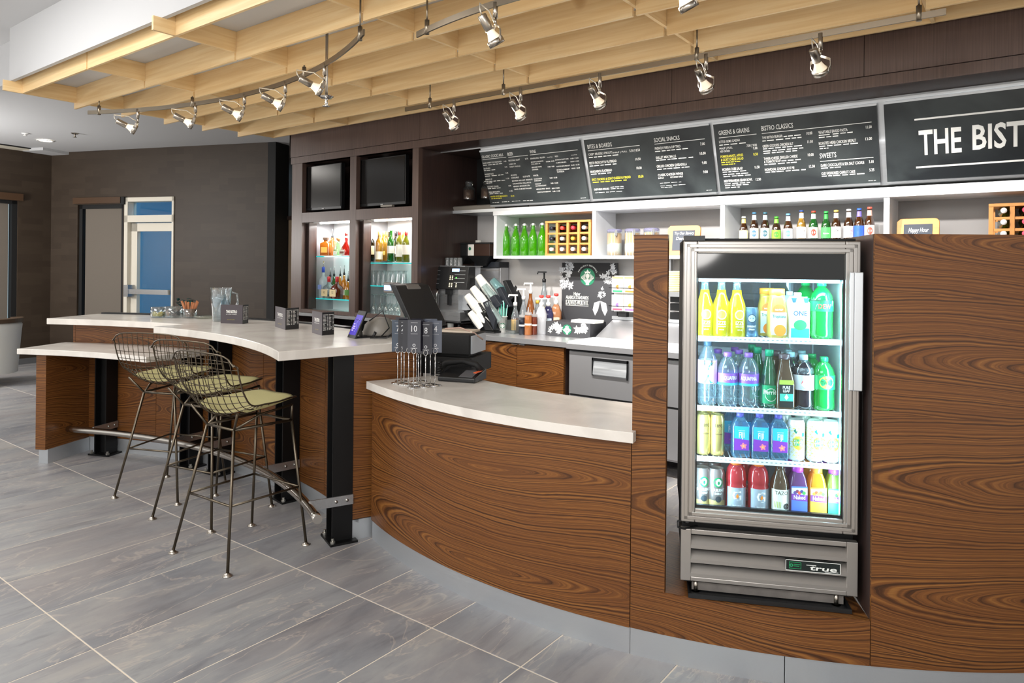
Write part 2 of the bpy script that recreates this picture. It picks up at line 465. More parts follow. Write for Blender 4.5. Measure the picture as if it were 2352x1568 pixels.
for j in range(-3, 4):
    for i in range(-23, 9):
        cx, cy = TX+(i+.5)*TA, TY+(j+.5)*TB
        depth = -.6023*cx+.7983*cy; side = .7983*cx+.6023*cy
        if depth < .9: continue
        hidden = (cx > -2.7 and (cx+1.83)**2+(cy-5.28)**2 < 2.6**2) or (-6.1 < cx < -2.6 and (cx+4.425)**2+(cy+.872)**2 > 4.15**2) or (cx > -6.0 and cy > 3.6)
        seen = abs(side)/depth < .80 and depth > 2.2 and not hidden
        if seen: obj('floor_tile', tmesh, None, floor, (cx, cy, 0))
        else: rest.add([(p[0]+cx, p[1]+cy, p[2]) for p in tm.v], tm.f)
tag(obj('floor_tiles_beyond_view', rest, TILE, floor), kind='stuff')

ZL, ZH, YB = 3.17, 3.42, 2.08                        # low ceiling, high ceiling, bulkhead face
struct('ceiling', box(-14, 4, YB+.17, 7.2, ZL, ZL+.06), CEIL)
struct('ceiling', box(-14, 4, -4, YB+.13, ZH, ZH+.06), CEIL)
struct('ceiling', box(-14, -6.745, YB+.12, YB+.20, 3.06, ZH+.02), CEIL)
struct('ceiling', G().box(-6.755, 4, YB+.03, 4.60, 3.035, ZH).box(-6.76, 4, YB, YB+.03, 2.985, ZH), CEIL)       # dropped raft over the bar
# walls of the room beyond the bar
C0 = Vector((-12.0, 4.25, 0)); far = Vector((3.6, 1.32, 0)).normalized(); lw = Vector((.16, -.987, 0)).normalized()
FA = math.atan2(far.y, far.x)
def wall_M(o, d):
    n = Vector((-d.y, d.x, 0))
    return Matrix(((d.x, n.x, 0, o.x), (d.y, n.y, 0, o.y), (0, 0, 1, 0), (0, 0, 0, 1)))
MF = wall_M(C0, far)         # local x along the far wall, local y outwards
def far_pt(px): pass
# far wall with a window opening and a door opening (local x along the wall)
WX0, WX1, WZ1 = .52, 1.38, 2.37
DX0, DX1 = 1.42, 2.30
END = 3.85
g = G()
for x0, x1, z0, z1 in ((-.1, WX0, 0, ZL), (WX0, WX1, WZ1, ZL), (WX0, WX1, 0, .25), (WX1, DX0, 0, ZL), (DX0, DX1, 2.46, ZL), (DX1, END, 0, ZL)):
    g.box(x0, x1, 0, .16, z0, z1, MF)
struct('wall_far', g, GRASS)
obj('end_trim', G().box(END, END+.123, -.004, .3, 0, ZL, MF), BLACKM, bpy.data.objects['wall_far'])
# window with a roller shade
w1 = struct('window_1', G().box(WX0, WX1, .10, .13, .25, WZ1, MF), clear('window_glass', 'c8d4da', .1, .12, '8d97a0'))
fr = G()
for x0, x1, z0, z1 in ((WX0, WX0+.06, .25, WZ1), (WX1-.06, WX1, .25, WZ1), (WX0, WX1, WZ1-.06, WZ1), (WX0, WX1, .25, .31)): fr.box(x0, x1, .03, .12, z0, z1, MF)
obj('window_frame', fr, BLACKM, w1)
obj('shade_cassette', G().box(WX0-.03, WX1, -.06, .03, WZ1+.01, WZ1+.10, MF), pm('bronze_trim', '4a3524', .45), w1)
obj('roller_shade', G().box(WX0+.1, WX1-.04, .05, .055, .3, WZ1-.05, MF), pm('shade_fabric', '6c645b', .8, noise=.05, nscale=60), w1)
# glazed exit door with a transom
CREAM = pm('cream_aluminium', 'd8d2c4', .4)
d1 = struct('door_1', G().box(DX0+.10, DX1-.02, .09, .10, .2, 2.03, MF), clear('door_glass', 'eef6fa', .1))
fr = G()
for x0, x1, z0, z1 in ((DX0, DX0+.06, 0, 2.46), (DX1-.03, DX1, 0, 2.46), (DX0, DX1, 2.40, 2.46), (DX0, DX1, 2.10, 2.20)): fr.box(x0, x1, -.02, .14, z0, z1, MF)
obj('door_frame', fr, CREAM, d1)
lf = G()
for x0, x1, z0, z1 in ((DX0+.06, DX0+.18, 0, 2.09), (DX1-.07, DX1-.03, 0, 2.09), (DX0+.06, DX1-.03, 1.97, 2.09), (DX0+.06, DX1-.03, 0, .25)): lf.box(x0, x1, .04, .1, z0, z1, MF)
obj('door_leaf', lf, CREAM, d1)
obj('transom_pane', G().box(DX0+.06, DX1-.03, .09, .10, 2.2, 2.40, MF), MATS['door_glass'], d1)
pb = G(); pb.box(DX0+.08, DX1-.05, -.06, -.01, 1.06, 1.13, MF); pb.box(DX0+.06, DX0+.14, -.08, .04, 1.02, 1.19, MF)
obj('push_bar', pb, STEEL, d1)
obj('door_closer', G().box(WX1-.01, DX0+.02, -.05, 0, 2.36, 2.47, MF), BLACKM, d1)
# what stands outside the door: a blue wall added for the outside glow, a dark column and a table
struct('wall_outside', G().box(-2.5, 6, 2.6, 2.8, -.2, 4, MF), pm('blue_glow_render', '3fa4e0', .8, noise=.06, nscale=1.5))
ground = struct('ground_outside', G().box(-3, 6, .17, 2.6, -.3, -.02, MF), pm('paving', '6f7f8a', .8))
t = thing('patio_chair', 'pale chair standing outside beyond the glass exit door', 'chair', MF @ Vector((2.05, 1.5, 0)), FA)
c = G(); c.box(-.28, .28, -.25, .25, .38, .44); obj('seat', c, pm('patio_green', '7fb59a', .6), t)
obj('backrest', G().box(-.28, .28, .22, .27, .44, 1.02), MATS['patio_green'], t, bevel=.04)
for sx in (-.25, .25):
    for sy in (-.22, .22): obj('leg', G().cyl((sx, sy, 0), (sx, sy, .4), .018), MATS['patio_green'], t)
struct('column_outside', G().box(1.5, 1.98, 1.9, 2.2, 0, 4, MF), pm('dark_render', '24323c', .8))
area('outdoor_blue_fill', MF @ Vector((2.6, .9, 3.4)), MF @ Vector((2.6, 2.6, 1.4)), .8, 420, (.55, .82, 1.0))  # blue fill added to make the outside wall glow
# left wall
ML = wall_M(C0, lw)
LW0, LW1 = .46, 3.2
g = G()
for x0, x1, z0, z1 in ((-.05, LW0, 0, 3.4), (LW0, LW1, 2.42, 3.4), (LW0, LW1, 0, .3), (LW1, 6, 0, 3.4)): g.box(x0, x1, -.16, 0, z0, z1, ML)
struct('wall_left', g, GRASS)
w2 = struct('window_2', G().box(LW0, LW1, -.12, -.10, .3, 2.42, ML), MATS['window_glass'])
fr = G()
for x0, x1, z0, z1 in ((LW0, LW0+.07, .3, 2.42), (LW1-.07, LW1, .3, 2.42), (LW0, LW1, 2.35, 2.42)): fr.box(x0, x1, -.1, -.02, z0, z1, ML)
obj('window_frame', fr, BLACKM, w2)
obj('shade_cassette', G().box(LW0-.04, LW1, -.02, .06, 2.40, 2.5, ML), MATS['bronze_trim'], w2)
obj('roller_shade', G().box(LW0+.1, LW1-.1, -.07, -.06, .35, 2.36, ML), MATS['shade_fabric'], w2)
struct('baseboard_left', G().box(0, 6, 0, .015, 0, .085, ML), pm('slate_skirting', '5d5e60', .5))
struct('baseboard_far', G().box(0, DX0, -.015, 0, 0, .085, MF).box(DX1, END, -.015, 0, 0, .085, MF), MATS['slate_skirting'])
# stepped ceiling boxes at the corner
struct('trim_1', G().prism([tuple((MF @ Vector(p))[:2]) for p in ((-.05, .0, 0), (-.05, -.42, 0), (.34, -.42, 0), (.34, 0, 0))], 3.13, 3.175), CEIL)
struct('trim_2', G().box(.30, 6, 0, .16, 3.135, 3.175, ML), pm('cream_paint', 'cfc8b8', .8))
obj('diffuser_slot', G().box(.30, 6, .162, .19, 3.155, 3.172, ML), BLACKM, bpy.data.objects['trim_2'])
# kitchen back wall, the passage wall with the service door, right side closing wall
YW = 5.50
struct('wall_back', box(-4.80, 2.5, YW, YW+.15, 0, ZL), pm('pale_kitchen_wall', 'c9c7c6', .6, noise=.03, nscale=6))
struct('wall_passage', G().box(-9.4, -4.8, 5.95, 6.1, 0, ZL), GRASS)
d2 = struct('door_2', box(-8.50, -7.6, 5.91, 5.95, 0, 2.13), pm('tan_door', 'a58f76', .5))
fr = G().box(-8.70, -8.50, 5.87, 5.95, 0, 2.18).box(-8.70, -7.55, 5.87, 5.95, 2.13, 2.18)
obj('door_frame', fr, LAMD, d2)
for z in (1.61, 1.89, .5): obj('hinge', G().cyl((-8.52, 5.86, z-.1), (-8.52, 5.86, z+.1), .022), CHROME, d2)
struct('wall_side', box(2.35, 2.5, 2.6, 5.5, 0, ZL), pm('pale_kitchen_wall', ''))
# ceiling fittings
def downlight(loc, label):
    t = thing('downlight', label, 'ceiling light', loc)
    obj('trim_ring', G().lathe([(.105, -.004), (.105, -.01), (.08, -.012), (.078, -.003)], 24, cap=False), WHITE, t)
    obj('lens', G().lathe([(.0, -.006), (.08, -.006)], 24, cap=False), pm('lamp_lens', 'fff6e6', .4, emit=5, ecol='fff4e0'), t)
downlight((-10.829,3.756,3.168), 'lit round recessed downlight in the ceiling near the dark corner')
def sprinkler(loc, label, m, L=.05):
    t = thing('sprinkler_head', label, 'sprinkler', loc)
    obj('escutcheon', G().lathe([(.0, -.012), (.035, -.01), (.045, 0)], 16, cap=False), m, t)
    obj('nozzle', G().cyl((0, 0, -L), (0, 0, -.008), .01, 10).lathe([(.0, -L-.004), (.024, -L-.002), (.024, -L), (0, -L)], 12, cap=False), m, t)
sprinkler((-9.918,3.774,3.168), 'chrome sprinkler head on the white ceiling, right of the downlight', NICKEL)
sprinkler((-10.47,3.402,3.168), 'small white sprinkler head on the ceiling, left of the downlight', WHITE, .03)
# dark panelled soffit over the kitchen
YF = 4.62
sf = struct('trim_3', box(-6.53, 2.4, YF+.02, 5.5, 2.601, 2.93), LAMD)
xs = [-6.55, (-4.57,4.62,2.813)[0], (-2.085,4.62,2.773)[0], (-0.849,4.62,2.816)[0], 1.2, 2.4]
for i in range(5): obj('panel', box(xs[i]+.0015, xs[i+1]-.0015, YF, YF+.02, 2.672, 2.93), LAM, sf)
obj('lower_panel', box(-6.53, 2.4, YF+.006, YF+.02, 2.60, 2.668), LAM, sf)
obj('end_panel', box(-6.55, -6.532, YF, 5.5, 2.672, 2.93), LAM, sf)

# ================================================================== bar (concave arc about BC, angles from +Y)
BC = (-4.425, -.872)
def bp(a, r, z=0): return (BC[0]+r*math.sin(R(a)), BC[1]+r*math.cos(R(a)), z)
def arc_poly(c, r0, r1, a0, a1, n=28, sgn=1):
    o = [(c[0]+r0*math.sin(R(a0+(a1-a0)*i/n)), c[1]+sgn*r0*math.cos(R(a0+(a1-a0)*i/n))) for i in range(n+1)]
    i_ = [(c[0]+r1*math.sin(R(a1-(a1-a0)*i/n)), c[1]+sgn*r1*math.cos(R(a1-(a1-a0)*i/n))) for i in range(n+1)]
    return o+i_
RW = 3.70
bar = thing('bar_counter', 'curved walnut bar front with a steel kick plate under the white bar tops', 'bar counter', bp(0, RW))
def loc_to(o, par): o.matrix_parent_inverse = Matrix.Translation(par.location).inverted(); return o
def in_place(name, g, m, par, **k):
    """geometry given in world coordinates, parented without moving"""
    o = obj(name, g, m, par, **k)
    o.matrix_parent_inverse = (Matrix.Translation(par.location) @ Matrix.Rotation(par.rotation_euler.z, 4, 'Z')).inverted()
    return o
cuts = [-28.6, -16.5, -7.0, 2.3, 15.5, 22.9]
for i in range(5): in_place('front_panel', G().arc(BC, RW, RW+.03, cuts[i]+.03, cuts[i+1]-.03, .112, 1.018, 10, 1), WALNUT, bar)
in_place('kick_plate', G().arc(BC, RW+.004, RW+.03, -28.6, 22.9, 0, .108, 40, 1), KICK, bar)
def radial(a, r0, r1, th, z0, z1):
    d = Vector((math.sin(R(a)), math.cos(R(a)), 0)); n = Vector((-d.y, d.x, 0)); o = Vector(BC+(0,))
    M = Matrix(((d.x, n.x, 0, o.x), (d.y, n.y, 0, o.y), (0, 0, 1, 0), (0, 0, 0, 1)))
    return G().box(r0, r1, 0, th, z0, z1, M)
in_place('end_panel', radial(22.9, RW-.012, 4.06, .03, .112, 1.018), WALNUT, bar)
in_place('kick_plate', radial(22.9, RW-.008, 4.06, .026, 0, .108), KICK, bar)
in_place('leg_panel', radial(-26.6, 3.285, RW, .085, .105, .818), WALNUT, bar)
in_place('kick_plate', radial(-26.45, 3.30, RW, .078, 0, .105), KICK, bar)
in_place('back_panel', G().arc(BC, 4.0, 4.03, -28.6, 20.5, 0, 1.018, 30, 1), LAMD, bar)
in_place('end_panel', radial(-28.6, RW, 4.03, .02, 0, 1.018), WALNUT, bar)
in_place('bottle_rail', G().arc(BC, 4.09, 4.15, -29.8, 8, 1.0, 1.075, 30, 1), BLACK, bar)
tag(obj('bar_worktop', G().prism(arc_poly(BC, 3.52, 4.09, -30.2, -8.2), 1.018, 1.064), QUARTZ, bevel=.003), 'narrow left length of the raised white bar top, holding the fruit jars', 'bar top')
p = arc_poly(BC, 3.27, 4.09, -8.15, 25.1)
k = len(p)//2
p = p[:k]+[(-2.90, 2.75), (-2.87, 2.90)]+[q for q in p[k:] if not (q[0] > -2.86)]
tag(obj('bar_worktop', G().prism(p, 1.018, 1.066), QUARTZ, bevel=.003), 'wide right length of the raised white bar top with the three folded menus', 'bar top')
tag(obj('low_table_top', G().prism(arc_poly(BC, 3.22, RW-.002, -29.9, -8.2), .82, .861), QUARTZ, bevel=.003), 'lower white tabletop at the left end of the bar, beneath the raised top', 'table top')
# five painted steel posts and the foot rail
post = thing('steel_post', 'black steel post', 'post')
def post_part(h, bolts=True):
    g = G().box(-.055, -.045, -.056, .056, .012, h).box(.045, .055, -.056, .056, .012, h).box(-.046, .046, -.005, .005, .012, h)
    return g
POSTS = [(-23.2, .82, 'leftmost black steel post, under the low table by the foot rail end'), (-9.5, .82, 'second black steel post from the left, holding the right end of the low table'),
         (-4.4, 1.018, 'third black steel post from the left, next to the low table end'), (9.08, 1.018, 'fourth black steel post from the left, under the pointed part of the bar top'),
         (22.1, 1.018, 'rightmost black steel post, beside the free end of the foot rail')]
bpl = pm('zinc_bolt', 'b9b7b0', .35, 1)
bpost = G().box(-.095, .095, -.075, .075, 0, .012).mesh('base_plate'); bpost.materials.append(BLACKSTEEL)
bolt = G().lathe([(.014, 0), (.014, .012), (.008, .013), (.008, .026), (0, .026)], 6, smooth=False).mesh('bolt'); bolt.materials.append(bpl)
for i, (a, h, lab) in enumerate(POSTS):
    t = post if i == 0 else thing('steel_post', lab, 'post')
    t['label'] = lab; t.location = bp(a, 3.638); t.rotation_euler.z = R(-a); t['group'] = 'steel posts along the bar front'
    obj('post_section', post_part(h), BLACKSTEEL, t); obj('base_plate', bpost, None, t)
    for sx in (-.075, .075):
        for sy in (-.058,): obj('bolt', bolt, None, t, (sx, sy, .012))
rail = thing('foot_rail', 'curved polished steel foot rail running along the bar', 'foot rail', bp(0, 3.46))
in_place('rail_tube', G().tube([bp(-26.0+(26.0+26.6)*i/48, 3.455, .225) for i in range(49)], .0235, 14), pm('polished_steel', 'cfcac2', .2, 1), rail)
for a, h, lab in POSTS:
    g = G()
    d = Vector((math.sin(R(a)), math.cos(R(a)), 0)); n = Vector((d.y, -d.x, 0)); o = Vector(BC+(0,))
    M = Matrix(((d.x, n.x, 0, o.x), (d.y, n.y, 0, o.y), (0, 0, 1, 0), (0, 0, 0, 1)))
    g.box(3.455, 3.695, .0555, .064, .202, .254, M)
    b = in_place('bracket', g, STEEL, rail)
    for s in (3.60, 3.66): in_place('bolt', G().lathe([(.009, 0), (.009, .005), (0, .006)], 10, M @ Matrix.Translation((s, .064, .228)) @ Matrix.Rotation(-PI/2, 4, 'X')), bpl, b)
# ------------------------------------------------------------------ wire stools
def make_stool():
    t = thing('bar_stool', '', 'stool')
    feet = [(-.235, -.235), (.235, -.235), (.235, .235), (-.235, .235)]
    top = [(-.115, -.125), (.115, -.125), (.15, .2), (-.15, .2)]
    ZT = .665; ZR = .31
    for f_, k in zip(feet, top):
        b = obj('leg', G().tube([(f_[0], f_[1], .012), (k[0], k[1], ZT)], .0075, 8), WIRE, t)
        obj('foot_glide', G().lathe([(.024, 0), (.024, .004), (.012, .011), (.008, .016)], 14, Matrix.Translation((f_[0], f_[1], 0))), NICKEL, b)
    q = ZR/ZT
    ring = [(a[0]+(b[0]-a[0])*q, a[1]+(b[1]-a[1])*q, ZR) for a, b in zip(feet, top)]
    g = G()
    for i in range(4): g.tube([ring[i], ring[(i+1) % 4]], .006, 8)
    obj('foot_ring', g, WIRE, t)
    g = G()
    for i in range(4): g.tube([(*top[i], ZT), (*top[(i+1) % 4], ZT)], .0075, 8)
    obj('top_frame', g, WIRE, t)
    g = G()
    for s in (-1, 1):
        g.tube([(s*.115, -.125, ZT), (s*.2, -.165, .765)], .0065, 8)
        g.tube([(s*.115, -.125, ZT), (s*.15, .0, .728), (s*.165, .19, .752)], .0065, 8)
        g.tube([(s*.15, .2, ZT), (s*.165, .19, .752)], .0065, 8)
    obj('shell_support', g, WIRE, t)
    spine = [(.215, .778), (.15, .766), (.06, .743), (-.03, .722), (-.10, .717), (-.16, .738), (-.20, .785), (-.225, .855), (-.24, .93), (-.25, 1.005), (-.257, 1.064)]
    half = [.165, .195, .222, .238, .246, .252, .258, .263, .266, .267, .262]
    curl = [.014, .030, .052, .075, .086, .082, .068, .054, .043, .034, .024]
    n = len(spine)
    def P(v, u, off=0):
        i = min(int(v), n-2); f_ = v-i
        def cr(a):
            p0 = a[max(i-1, 0)]; p1 = a[i]; p2 = a[i+1]; p3 = a[min(i+2, n-1)]
            return .5*((2*p1)+(-p0+p2)*f_+(2*p0-5*p1+4*p2-p3)*f_*f_+(-p0+3*p1-3*p2+p3)*f_**3)
        y = cr([s[0] for s in spine]); z = cr([s[1] for s in spine]); h = cr(half); c = cr(curl)
        th = max(0, min(1, (v-3)/4.5)); ny, nz = math.sin(th*PI/2), math.cos(th*PI/2)
        e = c*u*u+off
        zz = z+nz*e
        if v > n-2: zz -= (.045*abs(u)**9+.012*u*u)*(v-n+2)
        return (u*h, y+ny*e, zz)
    rim = [P(v/4, -1) for v in range(0, (n-1)*4+1)]+[P(n-1, -1+k/8) for k in range(1, 16)]+[P(v/4, 1) for v in range((n-1)*4, -1, -1)]+[P(0, 1-k/8) for k in range(1, 16)]
    obj('shell_rim', G().tube(rim, .0042, 8, closed=True), WIRE, t)
    g = G()
    for k in range(1, 13):
        u = -1+2*k/13; g.tube([P(v/3, u) for v in range(0, (n-1)*3+1)], .0021, 5, cap=False)
    for k in range(1, 16):
        v = k*(n-1)/16; g.tube([P(v, -1+j/6, .003) for j in range(13)], .0021, 5, cap=False)
    obj('wire_shell', g, WIRE, t)['kind'] = 'stuff'
    rows = []
    for v in [.1, .5, 1, 1.6, 2.2, 2.8, 3.4, 4, 4.5, 5.0]:
        k = .86 if v < 4.2 else .78
        rows.append([P(v, u*k, .006+.016*(1-abs(u)**6)) for u in [-1, -.9, -.6, -.3, 0, .3, .6, .9, 1]])
    low = [[(p[0], p[1], p[2]-.012) for p in r] for r in (rows[0], rows[-1])]
    g = G().grid([low[0]]+rows+[low[1]])
    for s in (0, -1): g.grid([[r[s] for r in rows], [(r[s][0], r[s][1]-(.004 if i > 7 else 0), r[s][2]-.014) for i, r in enumerate(rows)]])
    o = obj('seat_pad', g, pm('olive_fabric', 'a8a070', .85, noise=.12, nscale=220, bump=.4), t)
    return t
st = make_stool()
spots = [(-4.58, 2.349, 23.5, 'wire bar stool with an olive pad, farthest of the three, before the low table'),
         (-3.968, 2.292, 13, 'wire bar stool with an olive pad, in the middle of the three'),
         (-3.353, 2.09, 3, 'wire bar stool with an olive pad, nearest of the three, its whole base showing')]
st.location = (spots[0][0], spots[0][1], 0); st.rotation_euler.z = R(spots[0][2]); st['label'] = spots[0][3]; st['group'] = 'wire stools along the bar'
for x, y, a, lab in spots[1:]: dup(st, (x, y, 0), R(a), lab)

# ================================================================== service counter and cooler surround (convex arc about CC, angles from -Y)
CC = (-1.829, 5.281)
def cp(a, r, z=0): return (CC[0]+r*math.sin(R(a)), CC[1]-r*math.cos(R(a)), z)
sc = thing('service_counter', 'curved walnut order counter between the bar and the drinks cooler', 'counter', cp(-5, 2.87))
in_place('front_panel', G().arc(CC, 2.888, 2.85, -22.2, 11.38, .105, .832, 40), WALNUT, sc)
in_place('kick_plate', G().arc(CC, 2.880, 2.85, -22.2, 11.38, 0, .104, 40), KICK, sc)
in_place('back_panel', G().arc(CC, 2.42, 2.40, -30, 11.38, 0, .832, 20), LAMD, sc)
pts = arc_poly(CC, 2.93, 2.36, -21.8, 11.75, 36, -1)
pts = pts+[(-2.62, 3.05), (-2.79, 2.93)]
tag(obj('order_counter_top', G().prism(pts, .832, .873), QUARTZ, bevel=.004), 'curved white order counter top below the number card stands', 'counter top')
su = thing('cooler_surround', 'tall walnut housing built around the drinks cooler', 'cabinet', cp(20, 2.88))
ZP = .268; ZT_ = 1.632
in_place('left_pier', G().arc(CC, 2.888, 2.862, 11.44, 14.05, ZP, ZT_, 3), WALNUT, su)
in_place('plinth_front', G().arc(CC, 2.888, 2.86, 11.44, 28.19, .107, ZP-.002, 14), WALNUT, su)
in_place('plinth_top', G().prism(arc_poly(CC, 2.885, 2.25, 11.6, 28.2, 12, -1), ZP-.02, ZP), WALNUT, su)
in_place('right_panel', G().arc(CC, 2.888, 2.862, 28.24, 58, .107, ZT_, 24), WALNUT, su)
FT = R(25.5); FO = Vector((-.797, 2.650, 0)); DVX = Vector((math.cos(FT), math.sin(FT), 0)); DNY = Vector((-math.sin(FT), math.cos(FT), 0))
jp = Vector(cp(28.2, 2.875))
MJ = Matrix(((DNY.x, -DVX.x, 0, jp.x), (DNY.y, -DVX.y, 0, jp.y), (0, 0, 1, 0), (0, 0, 0, 1)))
in_place('inner_side', G().box(0, .70, -.02, 0, ZP, ZT_, MJ), LAMD, su)
in_place('top_board', G().prism([cp(28.3, 2.86)[:2], cp(58, 2.86)[:2], cp(58, 2.4)[:2], cp(28.3, 2.3)[:2]], ZT_-.02, ZT_-.002), LAMD, su)
for a0, a1 in ((11.42, 22.55), (22.62, 58)): in_place('kick_plate', G().arc(CC, 2.880, 2.85, a0, a1, 0, .104, 24), KICK, su)

# ================================================================== glass door drinks cooler
cool = thing('drinks_cooler', 'steel framed glass door drinks cooler glowing inside the walnut housing', 'cooler', (FO.x, FO.y, ZP), FT)
LINER = pm('cooler_liner', 'b9c6cc', .35)
LED = pm('cooler_led', 'dff8ff', .4, emit=9, ecol='bfeeff')
bx = G()
bx.box(-.308, -.272, .055, .58, .26, 1.345).box(.272, .308, .055, .58, .26, 1.345).box(-.308, .308, .055, .58, 1.30, 1.352).box(-.308, .308, .055, .58, .235, .288)
obj('cabinet_shell', bx, BLACKM, cool)
obj('base_housing', box(-.30, .30, .03, .58, .035, .235), BLACKM, cool)
ln = G(); ln.box(-.272, -.268, .06, .57, .288, 1.30).box(.268, .272, .06, .57, .288, 1.30).box(-.27, .27, .06, .57, .284, .29)
for x in (-.268, .262, .08): ln.box(x, x+.006, .545, .57, .29, 1.3)
obj('liner', ln, LINER, cool)
obj('rear_pane', box(-.27, .27, .565, .57, .29, 1.3), clear('cooler_rear_glass', 'aebcc4', .1, .25, '8d9aa2'), cool)
# door
door = obj('door', G().box(-.313, -.262, .002, .05, .272, 1.34).box(.262, .313, .002, .05, .272, 1.34).box(-.262, .262, .002, .05, 1.293, 1.34).box(-.262, .262, .002, .05, .272, .326), STEELV, cool, bevel=.004)
g = G()
for i, (d, y) in enumerate(((.012, -.004), (.028, -.0065))):
    for x0, x1, z0, z1 in ((-.313+d, -.313+d+.013, .272+d, 1.34-d), (.313-d-.013, .313-d, .272+d, 1.34-d), (-.313+d, .313-d, 1.34-d-.013, 1.34-d), (-.313+d, .313-d, .272+d, .272+d+.013)):
        g.box(x0, x1, y, .004, z0, z1)
obj('frame_moulding', g, STEELV, door, bevel=.0015)
obj('glass_pane', box(-.264, .264, .022, .026, .324, 1.2), clear('cooler_door_glass', 'f4fbfd', .05), door)
obj('header_band', box(-.264, .264, .020, .028, 1.198, 1.295), pm('black_mirror_glass', '0a0d0d', .06, spec=.6), door)
g = G()
for x0, x1, z0, z1 in ((-.264, -.256, .326, 1.2), (.256, .264, .326, 1.2), (-.264, .264, .326, .336)): g.box(x0, x1, .014, .03, z0, z1)
obj('gasket', g, BLACK, door)
obj('handle', G().box(.285, .315, -.026, .0, .80, 1.228).box(.27, .285, -.026, -.02, .80, 1.228), ALU, door, bevel=.003)
obj('hinge_cap', G().box(-.312, -.235, .0, .06, 1.341, 1.36).cyl((-.29, .02, .262), (-.29, .02, .272), .012), BLACK, door)
obj('power_cord', G().tube([(-.25, .03, .25), (-.30, .0, .245), (-.325, -.012, .255), (-.325, .0, .272), (-.29, .02, .275)], .004, 6), BLACK, cool)
# light tubes
for x in (-.2635, .2635): obj('light_tube', G().cyl((x, .048, .31), (x, .048, 1.19), .006, 8), LED, cool)
obj('light_tube', G().cyl((-.255, .06, 1.192), (.255, .06, 1.192), .006, 8), LED, cool)
_f = lambda x, y, z: Vector((FO.x, FO.y, ZP))+DVX*x+DNY*y+Vector((0, 0, z))
for x, tx in ((-.256, .12), (.256, -.12)):
    area('cooler_light', _f(x, .036, .75), _f(tx, .22, .75), .02, 3.2, (.62, .9, 1), .86)
area('cooler_light', _f(0, .045, 1.185), _f(0, .25, .85), .48, 2.0, (.66, .92, 1), .02)
# wire shelves with a price rail
SH = (.972, .702, .506)
RAIL = pm('shelf_rail', 'eef4f6', .4)
g = G()
g.box(-.262, .262, .07, .076, -.018, .002)
for k in range(34): pass
slot = G()
for k in range(30): slot.box(-.25+k*.0168, -.25+k*.0168+.008, .0692, .0702, -.009, -.006)
wire = G().box(-.258, .258, .52, .526, -.008, -.002).box(-.258, .258, .3, .305, -.008, -.003)
for k in range(25): wire.box(-.252+k*.021-.0015, -.252+k*.021+.0015, .076, .524, -.004, -.001)
rm = g.mesh('price_rail'); rm.materials.append(RAIL); sm_ = slot.mesh('rail_slots'); sm_.materials.append(pm('slot_grey', '7f949c', .6)); wm = wire.mesh('shelf_wires'); wm.materials.append(RAIL)
for z in SH:
    s = obj('shelf', wm, None, cool, (0, 0, z)); obj('price_rail', rm, None, s); obj('rail_slots', sm_, None, s)
# louvred grille
g = G().box(-.313, -.275, 0, .03, .05, .246).box(.275, .313, 0, .03, .05, .246).box(-.275, .275, 0, .03, .228, .246).box(-.275, .275, 0, .03, .05, .066)
gr = obj('grille', g, STEELV, cool, bevel=.002)
for i in range(3):
    z = .066+i*.054
    obj('louvre', G().side([(.0, z+.013), (.026, z+.041), (.028, z+.039), (.005, z), (.0, z)], -.276, .276), STEELV, gr)
obj('grille_back', box(-.276, .276, .028, .032, .06, .24), BLACKM, gr)
bd = obj('badge', G().box(.064, .253, -.004, .004, .126, .166), pm('badge_black', '16201f', .3), gr, rot=(0, 0, 0))
g = G()
for x0, x1, z0, z1 in ((.064, .253, .126, .128), (.064, .253, .164, .166), (.064, .066, .126, .166), (.251, .253, .126, .166)): g.box(x0, x1, -.0048, -.004, z0, z1)
fb = lambda u, v: (u, -.0046, v)
letters(g, 'true', .146, .240, .1345, .0165, lambda u, v: (u+(v-.1345)*.25, -.0046, v), .02)
g.box(.136, .170, -.0048, -.0044, .1500, .1523); g.box(.20, .246, -.0048, -.0044, .1312, .1328)
obj('badge_lettering', g, pm('badge_white', 'eef2ee', .4), bd)
g = G()
for x0, x1, z0, z1 in ((.076, .118, .134, .1355), (.076, .118, .157, .1585), (.076, .0775, .134, .1585), (.1165, .118, .134, .1585)): g.box(x0, x1, -.0046, -.004, z0, z1)
g.box(.092, .115, -.0046, -.004, .149, .151).box(.092, .112, -.0046, -.004, .143, .145)
g.lathe([(.003, 0), (.006, 0)], 14, Matrix.Translation((.084, -.0046, .146)) @ Matrix.Rotation(PI/2, 4, 'X'), cap=False)
obj('badge_emblem', g, pm('badge_green', '1f9d63', .4), bd)
for x in (-.255, .245): obj('foot', G().cyl((x, .02, 0), (x, .02, .05), .008, 10).lathe([(.016, 0), (.016, .006), (0, .006)], 12, c=(x, .02)), NICKEL, cool)
tr = thing('drip_tray', 'shallow black drip tray slid under the cooler grille', 'tray', (FO.x, FO.y, ZP), FT)
obj('tray_base', box(-.285, .285, -.03, .3, .002, .006), BLACK, tr)
obj('tray_lip', G().box(-.285, .285, -.036, -.028, .002, .018).box(-.285, -.279, -.03, .3, .002, .018).box(.279, .285, -.03, .3, .002, .018), BLACK, tr)
obj('scattered_card', box(-.27, .27, .02, .026, .01, .04), pm('worn_grey', '6f6a66', .8, noise=.5, nscale=18), tr)
MFR = Matrix.Translation((FO.x, FO.y, ZP)) @ Matrix.Rotation(FT, 4, 'Z')
